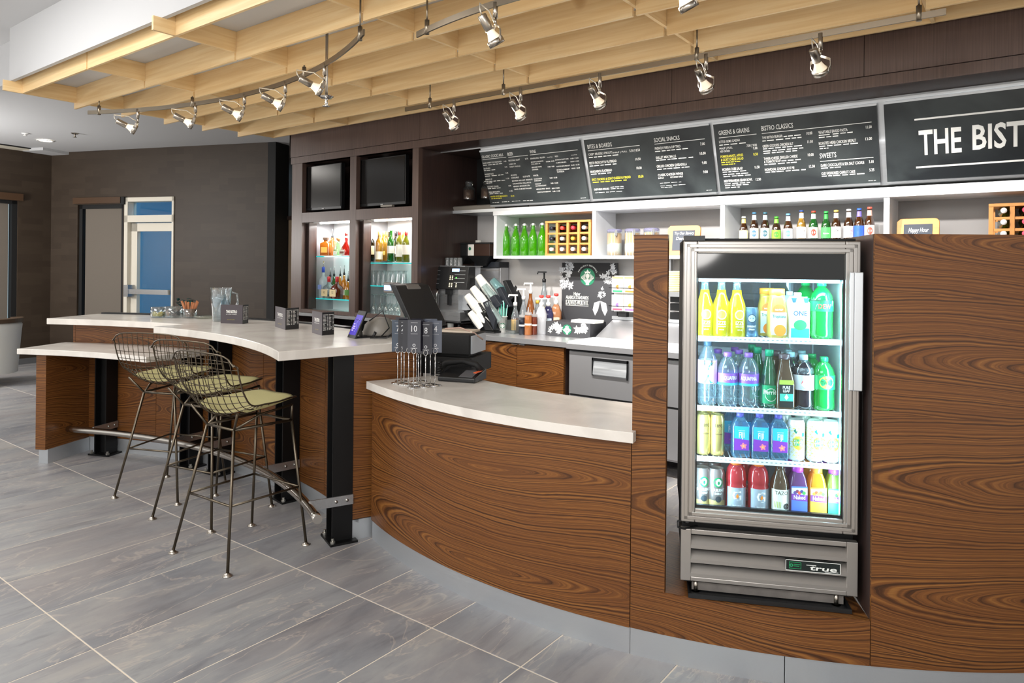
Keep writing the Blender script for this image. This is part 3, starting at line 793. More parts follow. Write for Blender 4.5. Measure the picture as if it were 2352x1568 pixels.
# ------------------------------------------------------------------ drinks
def ring_label(prof_r, z0, z1, M_, n=22, sq=0): return G().lathe([(prof_r, z0), (prof_r, z1)], n, cap=False)
def wrap(r, face=-PI/2):
    return lambda u, v: (r*math.cos(face+u/r), r*math.sin(face+u/r), v)
def sqp(g, a, z0, z1, c=.012, t=None):
    """square-section body with rounded corners"""
    pts = []
    for sx, sy, a0 in ((1, 1, 0), (-1, 1, 90), (-1, -1, 180), (1, -1, 270)):
        for k in range(4):
            t_ = R(a0+k*30); pts.append((sx*(a-c)+c*math.cos(t_), sy*(a-c)+c*math.sin(t_)))
    return g.prism(pts, z0, z1)
def sq_loft(g, levels, c=.3):
    rows = []
    for a, z in levels:
        pts = []; cc = a*c
        for sx, sy, a0 in ((1, 1, 0), (-1, 1, 90), (-1, -1, 180), (1, -1, 270)):
            for k in range(4):
                t_ = R(a0+k*30); pts.append((sx*(a-cc)+cc*math.cos(t_), sy*(a-cc)+cc*math.sin(t_), z))
        rows.append(pts)
    g.grid(rows, True, True)
    n = len(rows[0]); b = len(g.v)-n
    g.f.append([b+k for k in range(n)]); g.sm.append(False); g.uv.append(None)
    return g
LIQ = {}
def liquid(name, col, body=.75): return clear('drink_'+name, col, .1, body, col)
def plas(col): return pm('plastic_'+col, col, .35)
def ink(col): return pm('ink_'+col, col, .5)
CLEARP = clear('clear_bottle', 'e9f4fa', .2, .14, 'dcecf5')
class Drink:
    """one bottle, can or carton: parts body / liquid / cap / label, lettering under the label"""
    def __init__(s, name, label, cat, group): s.t = thing(name, label, cat, (0, 0, 0), 0, group)
    def body(s, prof, m, n=22, name='body'): s.b = obj(name, G().lathe(prof, n), m, s.t); return s
    def loft(s, lv, m, c=.3, name='body'): s.b = obj(name, sq_loft(G(), lv, c), m, s.t); return s
    def cap(s, r, z0, z1, m, n=16): s.c = obj('cap', G().lathe([(r, z0), (r, z1-.002), (r*.9, z1), (0, z1)], n), m, s.t); return s
    def band(s, r, z0, z1, m, name='label', a=None):
        if a is None: s.l = obj(name, G().lathe([(r, z0), (r, z1)], 22, cap=False), m, s.t)
        else:
            f = wrap(r); s.l = obj(name, G().grid([[f(u*a/8, z) for u in range(-8, 9)] for z in (z0, z1)]), m, s.t)
        return s
    def panel(s, w, y, z0, z1, m, name='label'):
        s.l = obj(name, G().add([(-w, -y, z0), (w, -y, z0), (w, -y, z1), (-w, -y, z1)], [(0, 1, 2, 3)]), m, s.t); return s
    def text(s, rows, r, m, flat_=False, name='lettering', ofs=0):
        g = G()
        f = (lambda u, v: (u+ofs, -r, v)) if flat_ else wrap(r, -PI/2+ofs/r)
        for txt, z, h, wd in rows: flat(g, txt, 0, z, h, f, wd, .015)
        obj(name, g, m, getattr(s, 'l', s.b)); return s
    def disc(s, u, z, rr, r, m, flat_=False, name='emblem', sx=1):
        f = (lambda a, b: (a, -r, b)) if flat_ else wrap(r)
        n = 18; vs = [f(u, z)]+[f(u+sx*rr*math.cos(2*PI*k/n), z+rr*math.sin(2*PI*k/n)) for k in range(n)]
        obj(name, G().add(vs, [(0, 1+k, 1+(k+1) % n) for k in range(n)]), m, getattr(s, 'l', s.b)); return s
    def poly(s, pts, r, m, flat_=False, name='emblem'):
        f = (lambda a, b: (a, -r, b)) if flat_ else wrap(r)
        obj(name, G().add([f(*p) for p in pts], [tuple(range(len(pts)))]), m, getattr(s, 'l', s.b)); return s
def put(d, x, y, z, rz=0):
    d.t.location = MFR @ Vector((x, y, z)); d.t.rotation_euler.z = FT+R(rz); return d
def again(d, x, y, z, label, rz=0): return dup(d.t, MFR @ Vector((x, y, z)), FT+R(rz), label)
W_ = ink('f6f8f6')
F1, F2 = .112, .205                      # front and second row depth
# top shelf
z = SH[0]+.001
d = Drink('juice_soda_bottle', 'yellow glass soda bottle with an orange dot, leftmost on the top cooler shelf', 'bottle', 'yellow sodas on the top cooler shelf')
d.body([(.033, 0), (.0345, .004), (.0345, .105), (.030, .128), (.0185, .160), (.0165, .180)], liquid('yellow_soda', 'e6d92a')).body([(.0165, .180), (.0135, .205), (.014, .214)], CLEARP, name='neck').cap(.0148, .210, .218, plas('9ecdd8'))
d.disc(0, .085, .019, .0351, W_, name='white_dot').disc(0, .085, .0155, .0354, ink('f0b040'), name='orange_dot').text([('IZZE', .046, .014, .8), ('SPARKLING JUICE', .037, .004, .7), ('12 FL OZ', .025, .004, .8)], .0352, W_)
put(d, -.226, F1, z, 8)
again(d, -.163, F1, z, 'yellow glass soda bottle with an orange dot, middle of three on the top cooler shelf', -2); again(d, -.105, F1, z, 'yellow glass soda bottle with an orange dot, next to the small steel blue can', 14)
d = Drink('coffee_can', 'small silver blue coffee can on the top cooler shelf', 'can', None)
d.body([(.024, 0), (.028, .006), (.028, .104), (.025, .112), (.0255, .114), (.022, .113)], pm('can_blue', '5c7f9e', .3, .7)).disc(0, .072, .016, .0283, ink('1d2f44')).disc(0, .072, .0135, .0285, ink('9db9c9'), name='emblem_figure').text([('DOUBLESHOT', .038, .007, .55), ('ESPRESSO', .027, .006, .6)], .0284, W_)
put(d, -.052, F1, z)
d = Drink('juice_carafe', 'pale orange juice carafe with an orange crown cap, front one on the top shelf', 'bottle', 'orange juice carafes in the cooler')
OJ = liquid('orange_juice', 'ead36a', .9)
d.loft([(.030, 0), (.034, .01), (.035, .08), (.031, .12), (.026, .15), (.026, .165)], OJ, .55).cap(.029, .163, .188, plas('ef9d3e'), 12)
d.panel(.028, .0362, .012, .098, ink('cfe0ea')).disc(0, .108, .021, .0352, ink('ee7a3a'), True, 'orange_leaf_emblem', 1.1).disc(.004, .03, .022, .0366, ink('f2902f'), True, 'orange_picture').text([('Tropicana', .078, .0115, .72)], .0368, ink('1e6a52'), True).text([('NO PULP', .105, .006, .8)], .0356, W_, True)
put(d, .043, F1, z, 4); again(d, .018, F2-.012, z, 'pale orange juice carafe standing behind the front one on the top shelf')
d = Drink('water_carton', 'white and green coconut water carton with a white cap', 'carton', None)
d.loft([(.036, 0), (.036, .135), (.024, .158)], pm('carton_white', 'e8f2f4', .4), .12).cap(.014, .156, .174, plas('f4f8f8'))
d.panel(.034, .0363, .004, .04, ink('2f9fbf'), 'lower_band').poly([(-.034, .155), (-.012, .155), (-.022, .12)], .0352, ink('2d57b0'), True, 'blue_leaf').poly([(.010, .155), (.034, .155), (.022, .118)], .0352, ink('2fb45a'), True, 'green_leaf').disc(0, .052, .02, .0366, ink('35a862'), True, 'coconut', 1.2).text([('ONE', .088, .018, .95)], .0368, ink('33578e'), True)
put(d, .118, F1, z, 6)
d = Drink('green_soda_bottle', 'tall green soda bottle, front one at the right of the top shelf', 'bottle', 'green soda bottles on the top shelf')
GS = clear('green_pet', '3fe07a', .15, .55, '17c860')
BOT = lambda r, h: [(r*.72, 0), (r*.98, .006), (r, h*.10), (r*.95, h*.26), (r*.97, h*.40), (r, h*.55), (r, h*.66), (r*.86, h*.78), (r*.50, h*.885), (r*.34, h*.91), (r*.33, h*.94)]
d.body(BOT(.042, .215), GS).cap(.017, .2, .217, plas('1aa863')).band(.0428, .105, .148, ink('0c8f50')).poly([(-.034, .112), (-.026, .133), (.036, .146), (.034, .126)], .0434, ink('e8eef0'), name='white_flash').text([('Mtn', .136, .010, .8)], .0438, ink('0d5a36'), ofs=-.008).text([('DEW', .116, .017, .85)], .044, ink('d8343c'), ofs=.002).band(.0432, .144, .148, ink('0b3d2b'), 'dark_stripe')
put(d, .206, F1+.008, z, 2); again(d, .165, F2, z, 'tall green soda bottle standing behind the front one on the top shelf')
d = Drink('milk_bottle', 'white capped carton half hidden behind the white and green carton', 'carton', None)
d.loft([(.03, 0), (.03, .14), (.02, .16)], pm('carton_blue', '9fc2dc', .4), .2).cap(.014, .158, .176, plas('cfe2ee')); put(d, .105, F2, z)
# second shelf
z = SH[1]+.001
d = Drink('art_water_bottle', 'tall clear water bottle with a pink and yellow patterned label', 'bottle', None)
d.body([(.032, 0), (.0365, .006), (.0365, .155), (.034, .185), (.018, .222), (.0145, .232)], CLEARP).cap(.0155, .230, .252, plas('3f566a')).band(.0371, .085, .175, ink('f6c8e8'))
for q, cc in ((0, 'e8409a'), (1, 'f4e14a'), (2, '3fb8c8')):
    w = .046-.013*q
    for sgn in (-1, 1): d.poly([(sgn*w, .086+.002), (sgn*(w-.012), .086), (0, .124-.006*q), (0, .136-.006*q)][::sgn], .0374+.0002*q, ink(cc), name='chevron'); d.poly([(sgn*w, .166), (sgn*(w-.012), .168), (0, .140+.004*q), (0, .128+.004*q)][::-sgn], .0374+.0002*q, ink(cc), name='chevron')
d.poly([(-.015, .135), (0, .12), (.015, .135), (0, .15)], .0384, ink('bfe6e0'), name='diamond').poly([(-.016, .155), (.016, .155), (.016, .176), (-.016, .176)], .0383, ink('20262c'), name='name_tag').text([('LIFE', .167, .0075, .8), ('WTR', .157, .0075, .8)], .0386, W_)
put(d, -.213, F1+.005, z)
d = Drink('water_bottle', 'clear water bottle with a purple label, front left of the purple labelled group', 'bottle', 'purple labelled water bottles on the second shelf')
WB = lambda r, h: [(r*.8, 0), (r*.98, .006), (r, h*.12), (r*.9, h*.24), (r*.99, h*.38), (r, h*.62), (r*.92, h*.74), (r*.6, h*.87), (r*.36, h*.92), (r*.35, h*.95)]
d.body(WB(.039, .205), CLEARP).cap(.0155, .19, .207, plas('8d5fc0')).band(.0398, .092, .128, ink('8b55c4')).text([('AQUAFINA', .104, .0145, .62)], .0402, W_).band(.04, .082, .0915, ink('3fc0dc'), 'blue_stripe')
put(d, -.137, F1+.004, z, 10); again(d, -.058, F1+.004, z, 'clear water bottle with a purple label, front right of the purple labelled group', -6)
for i, (x, y) in enumerate(((-.165, F2+.01), (-.083, F2+.01), (-.09, F2+.1))): again(d, x, y, z, ('clear water bottle with a purple cap, behind the front left one', 'clear water bottle with a purple cap, behind the front right one', 'clear water bottle with a purple cap, last of the purple labelled row')[i])
d = Drink('sparkling_water_bottle', 'green glass mineral water bottle with a round badge, front of its row', 'bottle', 'green mineral water bottles on the second shelf')
d.body([(.028, 0), (.0355, .006), (.0365, .05), (.033, .10), (.019, .165), (.0145, .19), (.0145, .2)], clear('green_glass', '2fb57c', .2, .5, '129a63')).cap(.0158, .197, .222, plas('0f9a72')).band(.0371, .018, .088, ink('0f9460'), a=.036).disc(0, .052, .025, .0375, W_, sx=.92).disc(0, .052, .023, .0377, ink('0c8a55'), name='inner_badge', sx=.92).text([('Perrier', .054, .017, .82)], .0381, ink('e9f6ea'))
put(d, .018, F1+.004, z, 4); again(d, -.013, F2, z, 'green glass mineral water bottle, directly behind the front one'); again(d, -.022, F2+.09, z, 'green glass mineral water bottle, last of its row')
d = Drink('iced_tea_bottle', 'brown iced tea bottle with a black label, front one', 'bottle', 'iced tea bottles on the second shelf')
TEA = liquid('iced_tea', '7d6048', .7)
d.loft([(.033, 0), (.0345, .01), (.0345, .095), (.027, .13), (.018, .17), (.0185, .19)], TEA, .4).cap(.0205, .188, .208, plas('5b4a50')).panel(.026, .0352, .008, .112, ink('14201f')).panel(.026, .0356, .095, .112, ink('a9cf4a'), 'green_strip').text([('PURE', .079, .0105, .8), ('LEAF', .066, .0105, .8)], .0357, W_, True).poly([(-.024, .032), (.024, .032), (.024, .06), (-.024, .06)], .0355, ink('49b7a6'), True, 'field').poly([(0, .036), (.008, .046), (0, .06), (-.008, .046)], .0359, ink('e2f2dc'), True, 'leaf')
put(d, .072, F1-.004, z, 4); again(d, .056, F2, z, 'brown iced tea bottle standing behind the front one')
d = Drink('cola_bottle', 'dark cola bottle with a round red, white and blue emblem, front one', 'bottle', 'cola bottles on the second shelf')
d.body(BOT(.039, .205), clear('cola', '3a2c38', .2, .8, '2c2233')).cap(.0155, .187, .206, plas('b7d8ec')).body([(.0393, .138), (.0345, .158), (.0198, .181), (.014, .187)], CLEARP, name='clear_shoulder').band(.0399, .075, .132, ink('cfdbe6')).disc(.002, .1, .0205, .0404, W_).poly([(.002+.0205*math.cos(R(a)), .1+.0195*math.sin(R(a))) for a in range(10, 200, 10)], .0407, ink('d6353c'), name='red_half').poly([(.002+.0205*math.cos(R(a)), .1+.0195*math.sin(R(a))) for a in range(205, 345, 10)], .0407, ink('29479a'), name='blue_half')
put(d, .143, F1+.004, z, 6)
for i, (x, y) in enumerate(((.112, F2), (.118, F2+.09), (.165, F2+.06))): again(d, x, y, z, ('cola bottle with a pale cap, behind the left shoulder of the front one', 'cola bottle with a pale cap, deepest on the shelf', 'cola bottle with a pale cap, beside the green soda at the back')[i])
d = Drink('lime_soda_bottle', 'green soda bottle with a lime disc label, front one on the second shelf', 'bottle', 'lime sodas on the second shelf')
d.body(BOT(.039, .2), GS).cap(.0155, .183, .201, plas('17975a')).band(.0399, .08, .134, ink('18a552')).disc(0, .108, .024, .0404, ink('b5e03a'), sx=1.15).text([('TWIST', .100, .014, .72)], .0408, ink('14502c')).text([('Sierra', .118, .006, .7)], .0408, ink('14502c'))
put(d, .216, F1+.004, z, 4); again(d, .192, F2, z, 'green soda bottle with a lime disc label, behind the front one')
# third shelf
z = SH[2]+.001
CANP = lambda r, h: [(r*.82, 0), (r, .007), (r, h-.014), (r*.84, h-.003), (r*.86, h), (r*.78, h-.001), (r*.76, h-.005), (0, h-.005)]
d = Drink('gold_can', 'slim gold cola can, left one on the third shelf', 'can', 'gold cans on the third shelf')
d.body(CANP(.0275, .158), pm('can_gold', 'd8bf7a', .28, .75)).text([('1893', .112, .012, .95), ('FROM THE MAKERS', .083, .004, .6)], .0279, ink('4a3d22')).disc(0, .098, .007, .028, ink('8d7a4a'))
put(d, -.226, F1, z, 16); again(d, -.174, F1, z, 'slim gold cola can, right one on the third shelf', 10)
again(d, -.224, F2-.01, z, 'slim gold cola can behind the left one'); again(d, -.178, F2-.01, z, 'slim gold cola can behind the right one')
d = Drink('square_water_bottle', 'square water bottle with a blue and purple label, left of the front three', 'bottle', 'square water bottles on the third shelf')
FJ = clear('blue_water', '9fd8f2', .2, .3, '7fc4ee')
d.loft([(.030, 0), (.0325, .006), (.0325, .122), (.026, .135), (.015, .152), (.013, .156)], FJ, .25).cap(.0142, .152, .170, plas('6a62c8')).panel(.0275, .0331, .03, .122, ink('28b6dc')).poly([(-.0275, .03), (.0275, .03), (.0275, .07), (-.0275, .076)], .0333, ink('8434b4'), True, 'purple_field').text([('FIJI', .079, .021, .62), ('natural artesian', .104, .004, .7)], .0335, W_, True)
pts = []
for k in range(20): rr = .0125 if k % 4 in (1, 2) else .0085; pts.append((.007+rr*math.cos(2*PI*k/20), .047+rr*math.sin(2*PI*k/20)))
d.poly(pts, .0336, ink('f2808c'), True, 'flower').disc(.007, .047, .003, .0338, ink('f6d24a'), True, 'flower_centre')
put(d, -.088, F1, z, 4); again(d, -.016, F1, z, 'square water bottle with a blue and purple label, middle of the front three', 2); again(d, .053, F1, z, 'square water bottle with a blue and purple label, right of the front three', 4)
again(d, -.115, F2, z, 'square water bottle behind the left one of the front three'); again(d, -.045, F2, z, 'square water bottle behind the middle one of the front three'); again(d, .03, F2, z, 'square water bottle behind the right one of the front three')
d = Drink('lemon_can', 'yellow and white striped lemon can, left of the front three', 'can', 'striped lemon cans on the third shelf')
d.body(CANP(.031, .155), pm('can_white', 'eff3ee', .3, .2))
g = G(); fw_ = wrap(.0313)
for k in range(-7, 8):
    u0 = k*.0185; seg = 12
    for j in range(seg):
        z0_ = .012+j*.122/seg; z1_ = .012+(j+1)*.122/seg
        ua, ub = u0+z0_*.9-.06, u0+z1_*.9-.06
        if abs(ua) < .075: g.add([fw_(ua, z0_), fw_(ua+.0085, z0_), fw_(ub+.0085, z1_), fw_(ub, z1_)], [(0, 1, 2, 3)])
d.l = obj('stripes', g, ink('e8dc50'), d.t)
d.disc(0, .07, .026, .0318, ink('e6d93c'), name='lemon', sx=.9).text([('LEMON', .074, .0125, .66), ('LEMON', .058, .0125, .66)], .0321, ink('2f9a6e')).poly([(-.02, .115), (-.01, .104), (-.004, .116), (-.010, .112), (-.012, .124)], .0318, ink('178a78'), name='leaf').poly([(.012, .094), (.024, .094), (.024, .108), (.012, .108)], .0318, ink('1d9aa0'), name='speech_mark')
put(d, .118, F1, z, 8); again(d, .186, F1+.004, z, 'yellow and white striped lemon can, middle of the front three', 22); again(d, .248-.006, F1+.004, z, 'yellow and white striped lemon can, right of the front three', 10)
again(d, .088, F2, z, 'yellow and white striped lemon can behind the left one'); again(d, .16, F2, z, 'yellow and white striped lemon can behind the middle one'); again(d, .222, F2, z, 'yellow and white striped lemon can behind the right one')
# cooler floor
z = .291
d = Drink('energy_coffee_can', 'grey brown coffee energy can with a green round emblem, left one on the cooler floor', 'can', 'coffee energy cans on the cooler floor')
d.body(CANP(.0325, .165), pm('can_brown', '8a7b78', .3, .6)).band(.0328, .008, .045, ink('a08a58'), 'gold_base').disc(0, .115, .0195, .0331, ink('0c7a4a')).disc(0, .115, .0145, .0334, ink('d9ebe2'), name='emblem_figure', sx=.7).disc(0, .113, .007, .0336, ink('0c7a4a'), name='emblem_face', sx=.6).text([('DOUBLESHOT', .08, .011, .56), ('ENERGY', .068, .008, .7)], .0334, W_).disc(0, .05, .012, .0334, ink('2a3036'), name='round_badge')
put(d, -.230, F1, z, 12); again(d, -.176, F1, z, 'grey brown coffee energy can with a green round emblem, right one on the cooler floor', 12)
again(d, -.228, F2-.01, z, 'coffee energy can behind the left one on the cooler floor'); again(d, -.18, F2-.01, z, 'coffee energy can behind the right one on the cooler floor')
d = Drink('sports_drink_bottle', 'red sports drink bottle with an orange cap, left one on the cooler floor', 'bottle', 'red sports drinks on the cooler floor')
RED = liquid('red_sport', 'e2414c', .85)
d.body([(.034, 0), (.0385, .006), (.0385, .105), (.036, .112), (.0385, .119), (.0385, .135), (.034, .163), (.026, .178), (.02, .183)], RED).cap(.021, .182, .205, plas('f5803a')).band(.0391, .02, .1, ink('9fa6b2'), a=.042).text([('G', .052, .038, .95)], .0396, W_).poly([(.0, .058), (.008, .066), (.003, .078), (-.004, .068)], .0399, ink('f08a2a'), name='bolt').poly([(-.022, .027), (.022, .027), (.022, .036), (-.022, .036)], .0396, ink('a83238'), name='red_tag').text([('FRUIT PUNCH', .029, .005, .7)], .0399, W_)
put(d, -.101, F1+.006, z, 0); again(d, -.018, F1+.006, z, 'red sports drink bottle with an orange cap, right one on the cooler floor', 10); again(d, -.06, F2+.02, z, 'red sports drink bottle behind and between the front two')
d = Drink('bottled_tea', 'amber tea bottle with a white label on the cooler floor', 'bottle', None)
d.body([(.033, 0), (.036, .006), (.036, .118), (.03, .14), (.0175, .168), (.016, .2)], TEA).cap(.017, .198, .212, plas('cfd6cf')).band(.0366, .026, .105, ink('eef2ea'), a=.04).text([('TAZO', .086, .0135, .95)], .037, ink('5d5a48')).disc(.019, .042, .012, .037, ink('4a4440'), name='round_picture')
for k in range(5): d.poly([(-.028+k*.006, .036), (-.026+k*.006, .036), (-.025+k*.006, .058), (-.027+k*.006, .06)], .037, ink('b8c832'), name='stripe')
put(d, .06, F1, z, 2)
for i, (x, nm, liq, cap, lab, lab2) in enumerate(((.124, 'purple', '7d4a86', 'c04ad0', '5a78d0', 'purple smoothie bottle with a magenta cap on the cooler floor'), (.192, 'orange', 'f2a22a', 'f59a3a', 'f0b63a', 'orange smoothie bottle with an orange cap on the cooler floor'), (.258-.003, 'green', '8fa848', '9a55cc', '2fb57a', 'green smoothie bottle with a purple cap on the cooler floor'))):
    d = Drink('smoothie_bottle', lab2, 'bottle', 'smoothies on the cooler floor')
    d.loft([(.030, 0), (.032, .006), (.032, .118), (.026, .15), (.02, .166), (.019, .172)], liquid('smoothie_'+nm, liq, .95), .3).cap(.021, .170, .193, plas(cap))
    d.panel(.029, .0326, .022, .122, ink(lab)).poly([(-.029, .07), (.029, .066), (.029, .09), (-.029, .094)], .0330, ink('7d3aa0'), True, 'name_banner').text([('Naked', .0735, .0155, .74)], .0334, W_, True).poly([(-.029, .094), (.029, .090), (.029, .116), (-.029, .116)], .0329, ink(('cfd6ee', 'f6dfa0', 'c9e2a0')[i]), True, 'picture_ground')
    for q in range(5): d.disc(-.016+.008*q, .098+.005*(q % 2), .0065, .0332+.0001*q, ink((('5a4a8a', '7a3a5a', 'e0562a', '44407a', '4a9a4a'), ('f09a2a', 'e8502a', 'f2b84a', 'e87a2a', '5aa83a'), ('5aa83a', '8cc04a', '3f8f3a', 'a5c84a', '5aa83a'))[i][q]), True, 'fruit')
    put(d, x, F1, z, 4)
    again(d, x-.022, F2, z, lab2.replace(' on the cooler floor', ', second of its row behind the front one'))

# ================================================================== display cabinet with two screens
YC = 4.64
xL, xa, xb, xc, xd, xR = (-6.525,4.64,2.399)[0], (-6.347,4.64,2.388)[0], (-5.562,4.64,2.337)[0], (-5.469,4.64,2.331)[0], (-4.678,4.64,2.28)[0], (-4.599,4.64,2.275)[0]
zt, zt1, zt2 = 2.60, (-5.473,4.64,2.6)[2], (-5.465,4.64,2.064)[2]
zl1, zl2 = (-5.463,4.64,1.96)[2], 1.03
dc = thing('display_cabinet', 'tall dark brown cabinet with two screens over two lit bottle niches', 'cabinet', ((xL+xR)/2, YC, 0))
def cabpart(n, g, m=LAM, **k): return in_place(n, g, m, dc, **k)
cabpart('upright', box(xL, xa, YC, YC+.05, .98, zt)); cabpart('upright', box(xb, xc, YC, YC+.05, .98, zt)); cabpart('upright', box(xd, xR, YC, YC+.05, .98, zt))
for x0, x1 in ((xa, xb), (xc, xd)):
    cabpart('rail', box(x0, x1, YC+.001, YC+.05, zt1, zt)); cabpart('rail', box(x0, x1, YC+.001, YC+.05, zl1, zt2)); cabpart('rail', box(x0, x1, YC+.001, YC+.05, .995, zl2))
cabpart('side_panel', box(xR-.025, xR, YC+.05, 5.5, 0, 2.6), LAMD); cabpart('side_panel', box(xL, xL+.025, YC+.05, 5.5, 0, 2.6), LAMD)
cabpart('base_back', box(xL+.025, xR-.025, 5.3, 5.32, 0, .99), BLACKM)
NICHE = pm('niche_lining', 'dadde0', .25); NICHES = pm('niche_side', '9b9c9f', .12)
for i, (x0, x1) in enumerate(((xa, xb), (xc, xd))):
    g = G().box(x0-.03, x0-.01, YC+.05, 4.80, zl2-.03, zt).box(x1+.01, x1+.03, YC+.05, 5.1, zl2-.03, zt).box(x0-.02, x1+.02, 5.08, 5.1, zt2-.02, zt).box(x0-.02, x1+.02, YC+.05, 5.09, zt2-.03, zt2-.005)
    cabpart('compartment_lining', g, LAMD)
    cabpart('niche_back', box(x0-.02, x1+.02, 5.08, 5.1, zl2-.03, zl1+.02), NICHE)
    cabpart('niche_side', box(x0-.025, x0-.01, 4.80, 5.08, zl2-.03, zl1+.02), NICHES)
    cabpart('niche_floor', box(x0-.02, x1+.02, YC+.05, 5.09, zl2-.04, zl2-.02), NICHE)
    cabpart('niche_top', box(x0-.02, x1+.02, YC+.05, 5.09, zl1+.01, zl1+.03), NICHE)
    cabpart('pocket_door', box(x0+.035, x0+.05, YC+.06, 4.80, zl2, zl1), LAMD)
    lp = cabpart('niche_lamp', box(x0+.06, x1-.06, 4.83, 4.86, zl1-.006, zl1+.008), pm('niche_lamp', 'fffaf0', .4, emit=6, ecol='fff6ea'))
    area('niche_light', ((x0+x1)/2, 4.86, zl1-.02), ((x0+x1)/2, 4.95, 0), .6, 8, (1, .98, .95), .06)
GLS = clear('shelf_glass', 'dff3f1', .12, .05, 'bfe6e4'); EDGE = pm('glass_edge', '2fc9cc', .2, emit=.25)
zsL1, zsL2, zsR1, zsR2 = (-6.054,4.8,1.602)[2], (-6.046,4.8,1.145)[2], (-5.206,4.8,1.535)[2], (-5.363,4.8,1.305)[2]
for x0, x1, zs in ((xa, xb, zsL1), (xa, xb, zsL2), (xc, xd, zsR1), (xc, xd, zsR2)):
    s = cabpart('glass_shelf', box(x0+.055, x1+.01, 4.80, 5.07, zs-.01, zs), GLS)
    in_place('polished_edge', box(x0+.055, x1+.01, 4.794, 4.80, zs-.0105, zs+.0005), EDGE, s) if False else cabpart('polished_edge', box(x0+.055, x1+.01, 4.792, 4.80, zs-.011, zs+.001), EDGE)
tag(obj('cabinet_ledge', box(xL+.03, xR-.03, YC-.01, YC+.3, .96, .992), STEEL), 'steel ledge running under the lit bottle niches', 'ledge')
SCREEN = pm('screen_glass', '0b0b0c', .18, spec=.6)
for k, (px0, lab) in enumerate(((((-6.359,4.7,2.347)[0], (-6.34,4.7,2.091)[2], (-6.363,4.7,2.57)[2]), 'left black wall screen, switched off, in the brown cabinet'), (((-5.48,4.7,2.294)[0], (-5.463,4.7,2.095)[2], (-5.484,4.7,2.571)[2]), 'right black wall screen, switched off, in the brown cabinet'))):
    x0, z0, z1 = px0; wd = (z1-z0)*1.22 if k == 0 else (z1-z0)*1.36
    t = thing('flat_screen', lab, 'tv', (x0+wd/2, 4.70, z0), 0, 'switched off screens')
    obj('casing', box(-wd/2, wd/2, .004, .05, 0, z1-z0), BLACK, t, bevel=.004)
    obj('screen', box(-wd/2+.01, wd/2-.01, 0, .004, .028, z1-z0-.01), SCREEN, t)
    obj('maker_mark', box(-.018, .018, -.001, .003, .008, .016), pm('mark_grey', 'b8b8b8', .4), t)
    obj('wall_bracket', box(-.1, .1, .05, .36, (z1-z0)*.3, (z1-z0)*.7), BLACKM, t)
t = thing('remote_control', 'small grey remote lying under the right wall screen', 'remote', (-5.075,4.7,2.076))
obj('case', G().box(-.08, .08, -.02, .02, 0, .02), GREYP, t, bevel=.004); obj('button', G().box(-.06, .02, -.012, .012, .02, .023), BLACK, t)
# ------------------------------------------------------------------ bottles and glasses in the niches
class Bottle:
    def __init__(s, name, label, cat, loc, group=None, rz=0): s.t = thing(name, label, cat, loc, rz, group)
    def part(s, n, g, m, **k): s.b = obj(n, g, m, s.t, **k); return s
def pourer(d, z):
    d.part('pourer', G().lathe([(.011, z-.012), (.012, z+.012), (.006, z+.02), (.004, z+.055)], 10), BLACK); obj('spout', G().cyl((0, 0, z+.05), (.006, 0, z+.095), .003, 8), CHROME, d.b)
def wine(loc, lab, glassm, capc, labc, lz=(.07, .16), h=.305, group='wine bottles in the right niche', ang=1.2, caph=.055):
    d = Bottle('wine_bottle', lab, 'bottle', loc, group, R(38))
    d.part('body', G().lathe([(.034, 0), (.038, .006), (.038, .185*h/.305), (.033, .21*h/.305), (.0165, .238*h/.305), (.0145, h-.004), (.0155, h-.003), (.0155, h)], 18), glassm)
    if capc: d.part('capsule', G().lathe([(.0155, h-caph), (.0163, h-.02), (.0163, h+.001), (0, h+.001)], 14), pm('capsule_'+capc, capc, .4))
    f = wrap(.0386)
    d.part('label', G().grid([[f(.0386*ang*k/6, zz) for k in range(-6, 7)] for zz in lz]), pm('label_'+labc, labc, .6))
    g = G(); zz = lz[1]-.018
    for k in range(3): g.add([f(-.014, zz-k*.02), f(.014, zz-k*.02), f(.014, zz-k*.02+.003), f(-.014, zz-k*.02+.003)], [(0, 1, 2, 3)])
    obj('label_print', g, pm('label_ink', '6b6558', .6), d.b)
    return d
DKG = clear('dark_wine_glass', '2a2c20', .2, .75, '16180f'); YEG = clear('white_wine_glass', 'd9b53a', .2, .6, 'cfa02a'); GRG = clear('green_wine_glass', '4f9a3a', .2, .6, '2f7d2a'); OLG = clear('olive_wine_glass', 'a8a83a', .2, .55, '8a8d22')
wine((-5.498,4.87,1.548), 'dark wine bottle with a clear stopper and cream label, leftmost in the right niche', DKG, None, 'ece2b8')
wine((-5.34,4.84,1.548), 'pale wine bottle with a gold capsule and wide cream label, front of the right niche', YEG, 'e9b862', 'efe6cc', (.02, .10), .30)
wine((-5.363,4.92,1.554), 'golden wine bottle with a gold capsule, just right of the front pale bottle', YEG, 'e9b862', 'e6c86a', (.06, .1), .305, ang=.5)
wine((-5.404,5,1.555), 'golden wine bottle mostly hidden at the back of the right niche', YEG, 'e6b45a', 'e6c86a', (.06, .1), .30, ang=.4)
wine((-5.2,4.87,1.545), 'green shouldered wine bottle with an angled white label', GRG, None, 'eeeadf', (.085, .16), .315)
wine((-5.257,4.99,1.555), 'dark capped wine bottle behind the green shouldered one', DKG, '2a2226', 'd8d2c0', (.07, .15), .30)
wine((-5.41,5.03,1.555), 'black capped wine bottle at the very back of the right niche', DKG, '241f22', 'd8d2c0', (.07, .15), .30)
wine((-5.081,4.87,1.545), 'wine bottle with a red capsule and tall white label', OLG, 'd8453f', 'f0ece2', (.05, .17), .31)
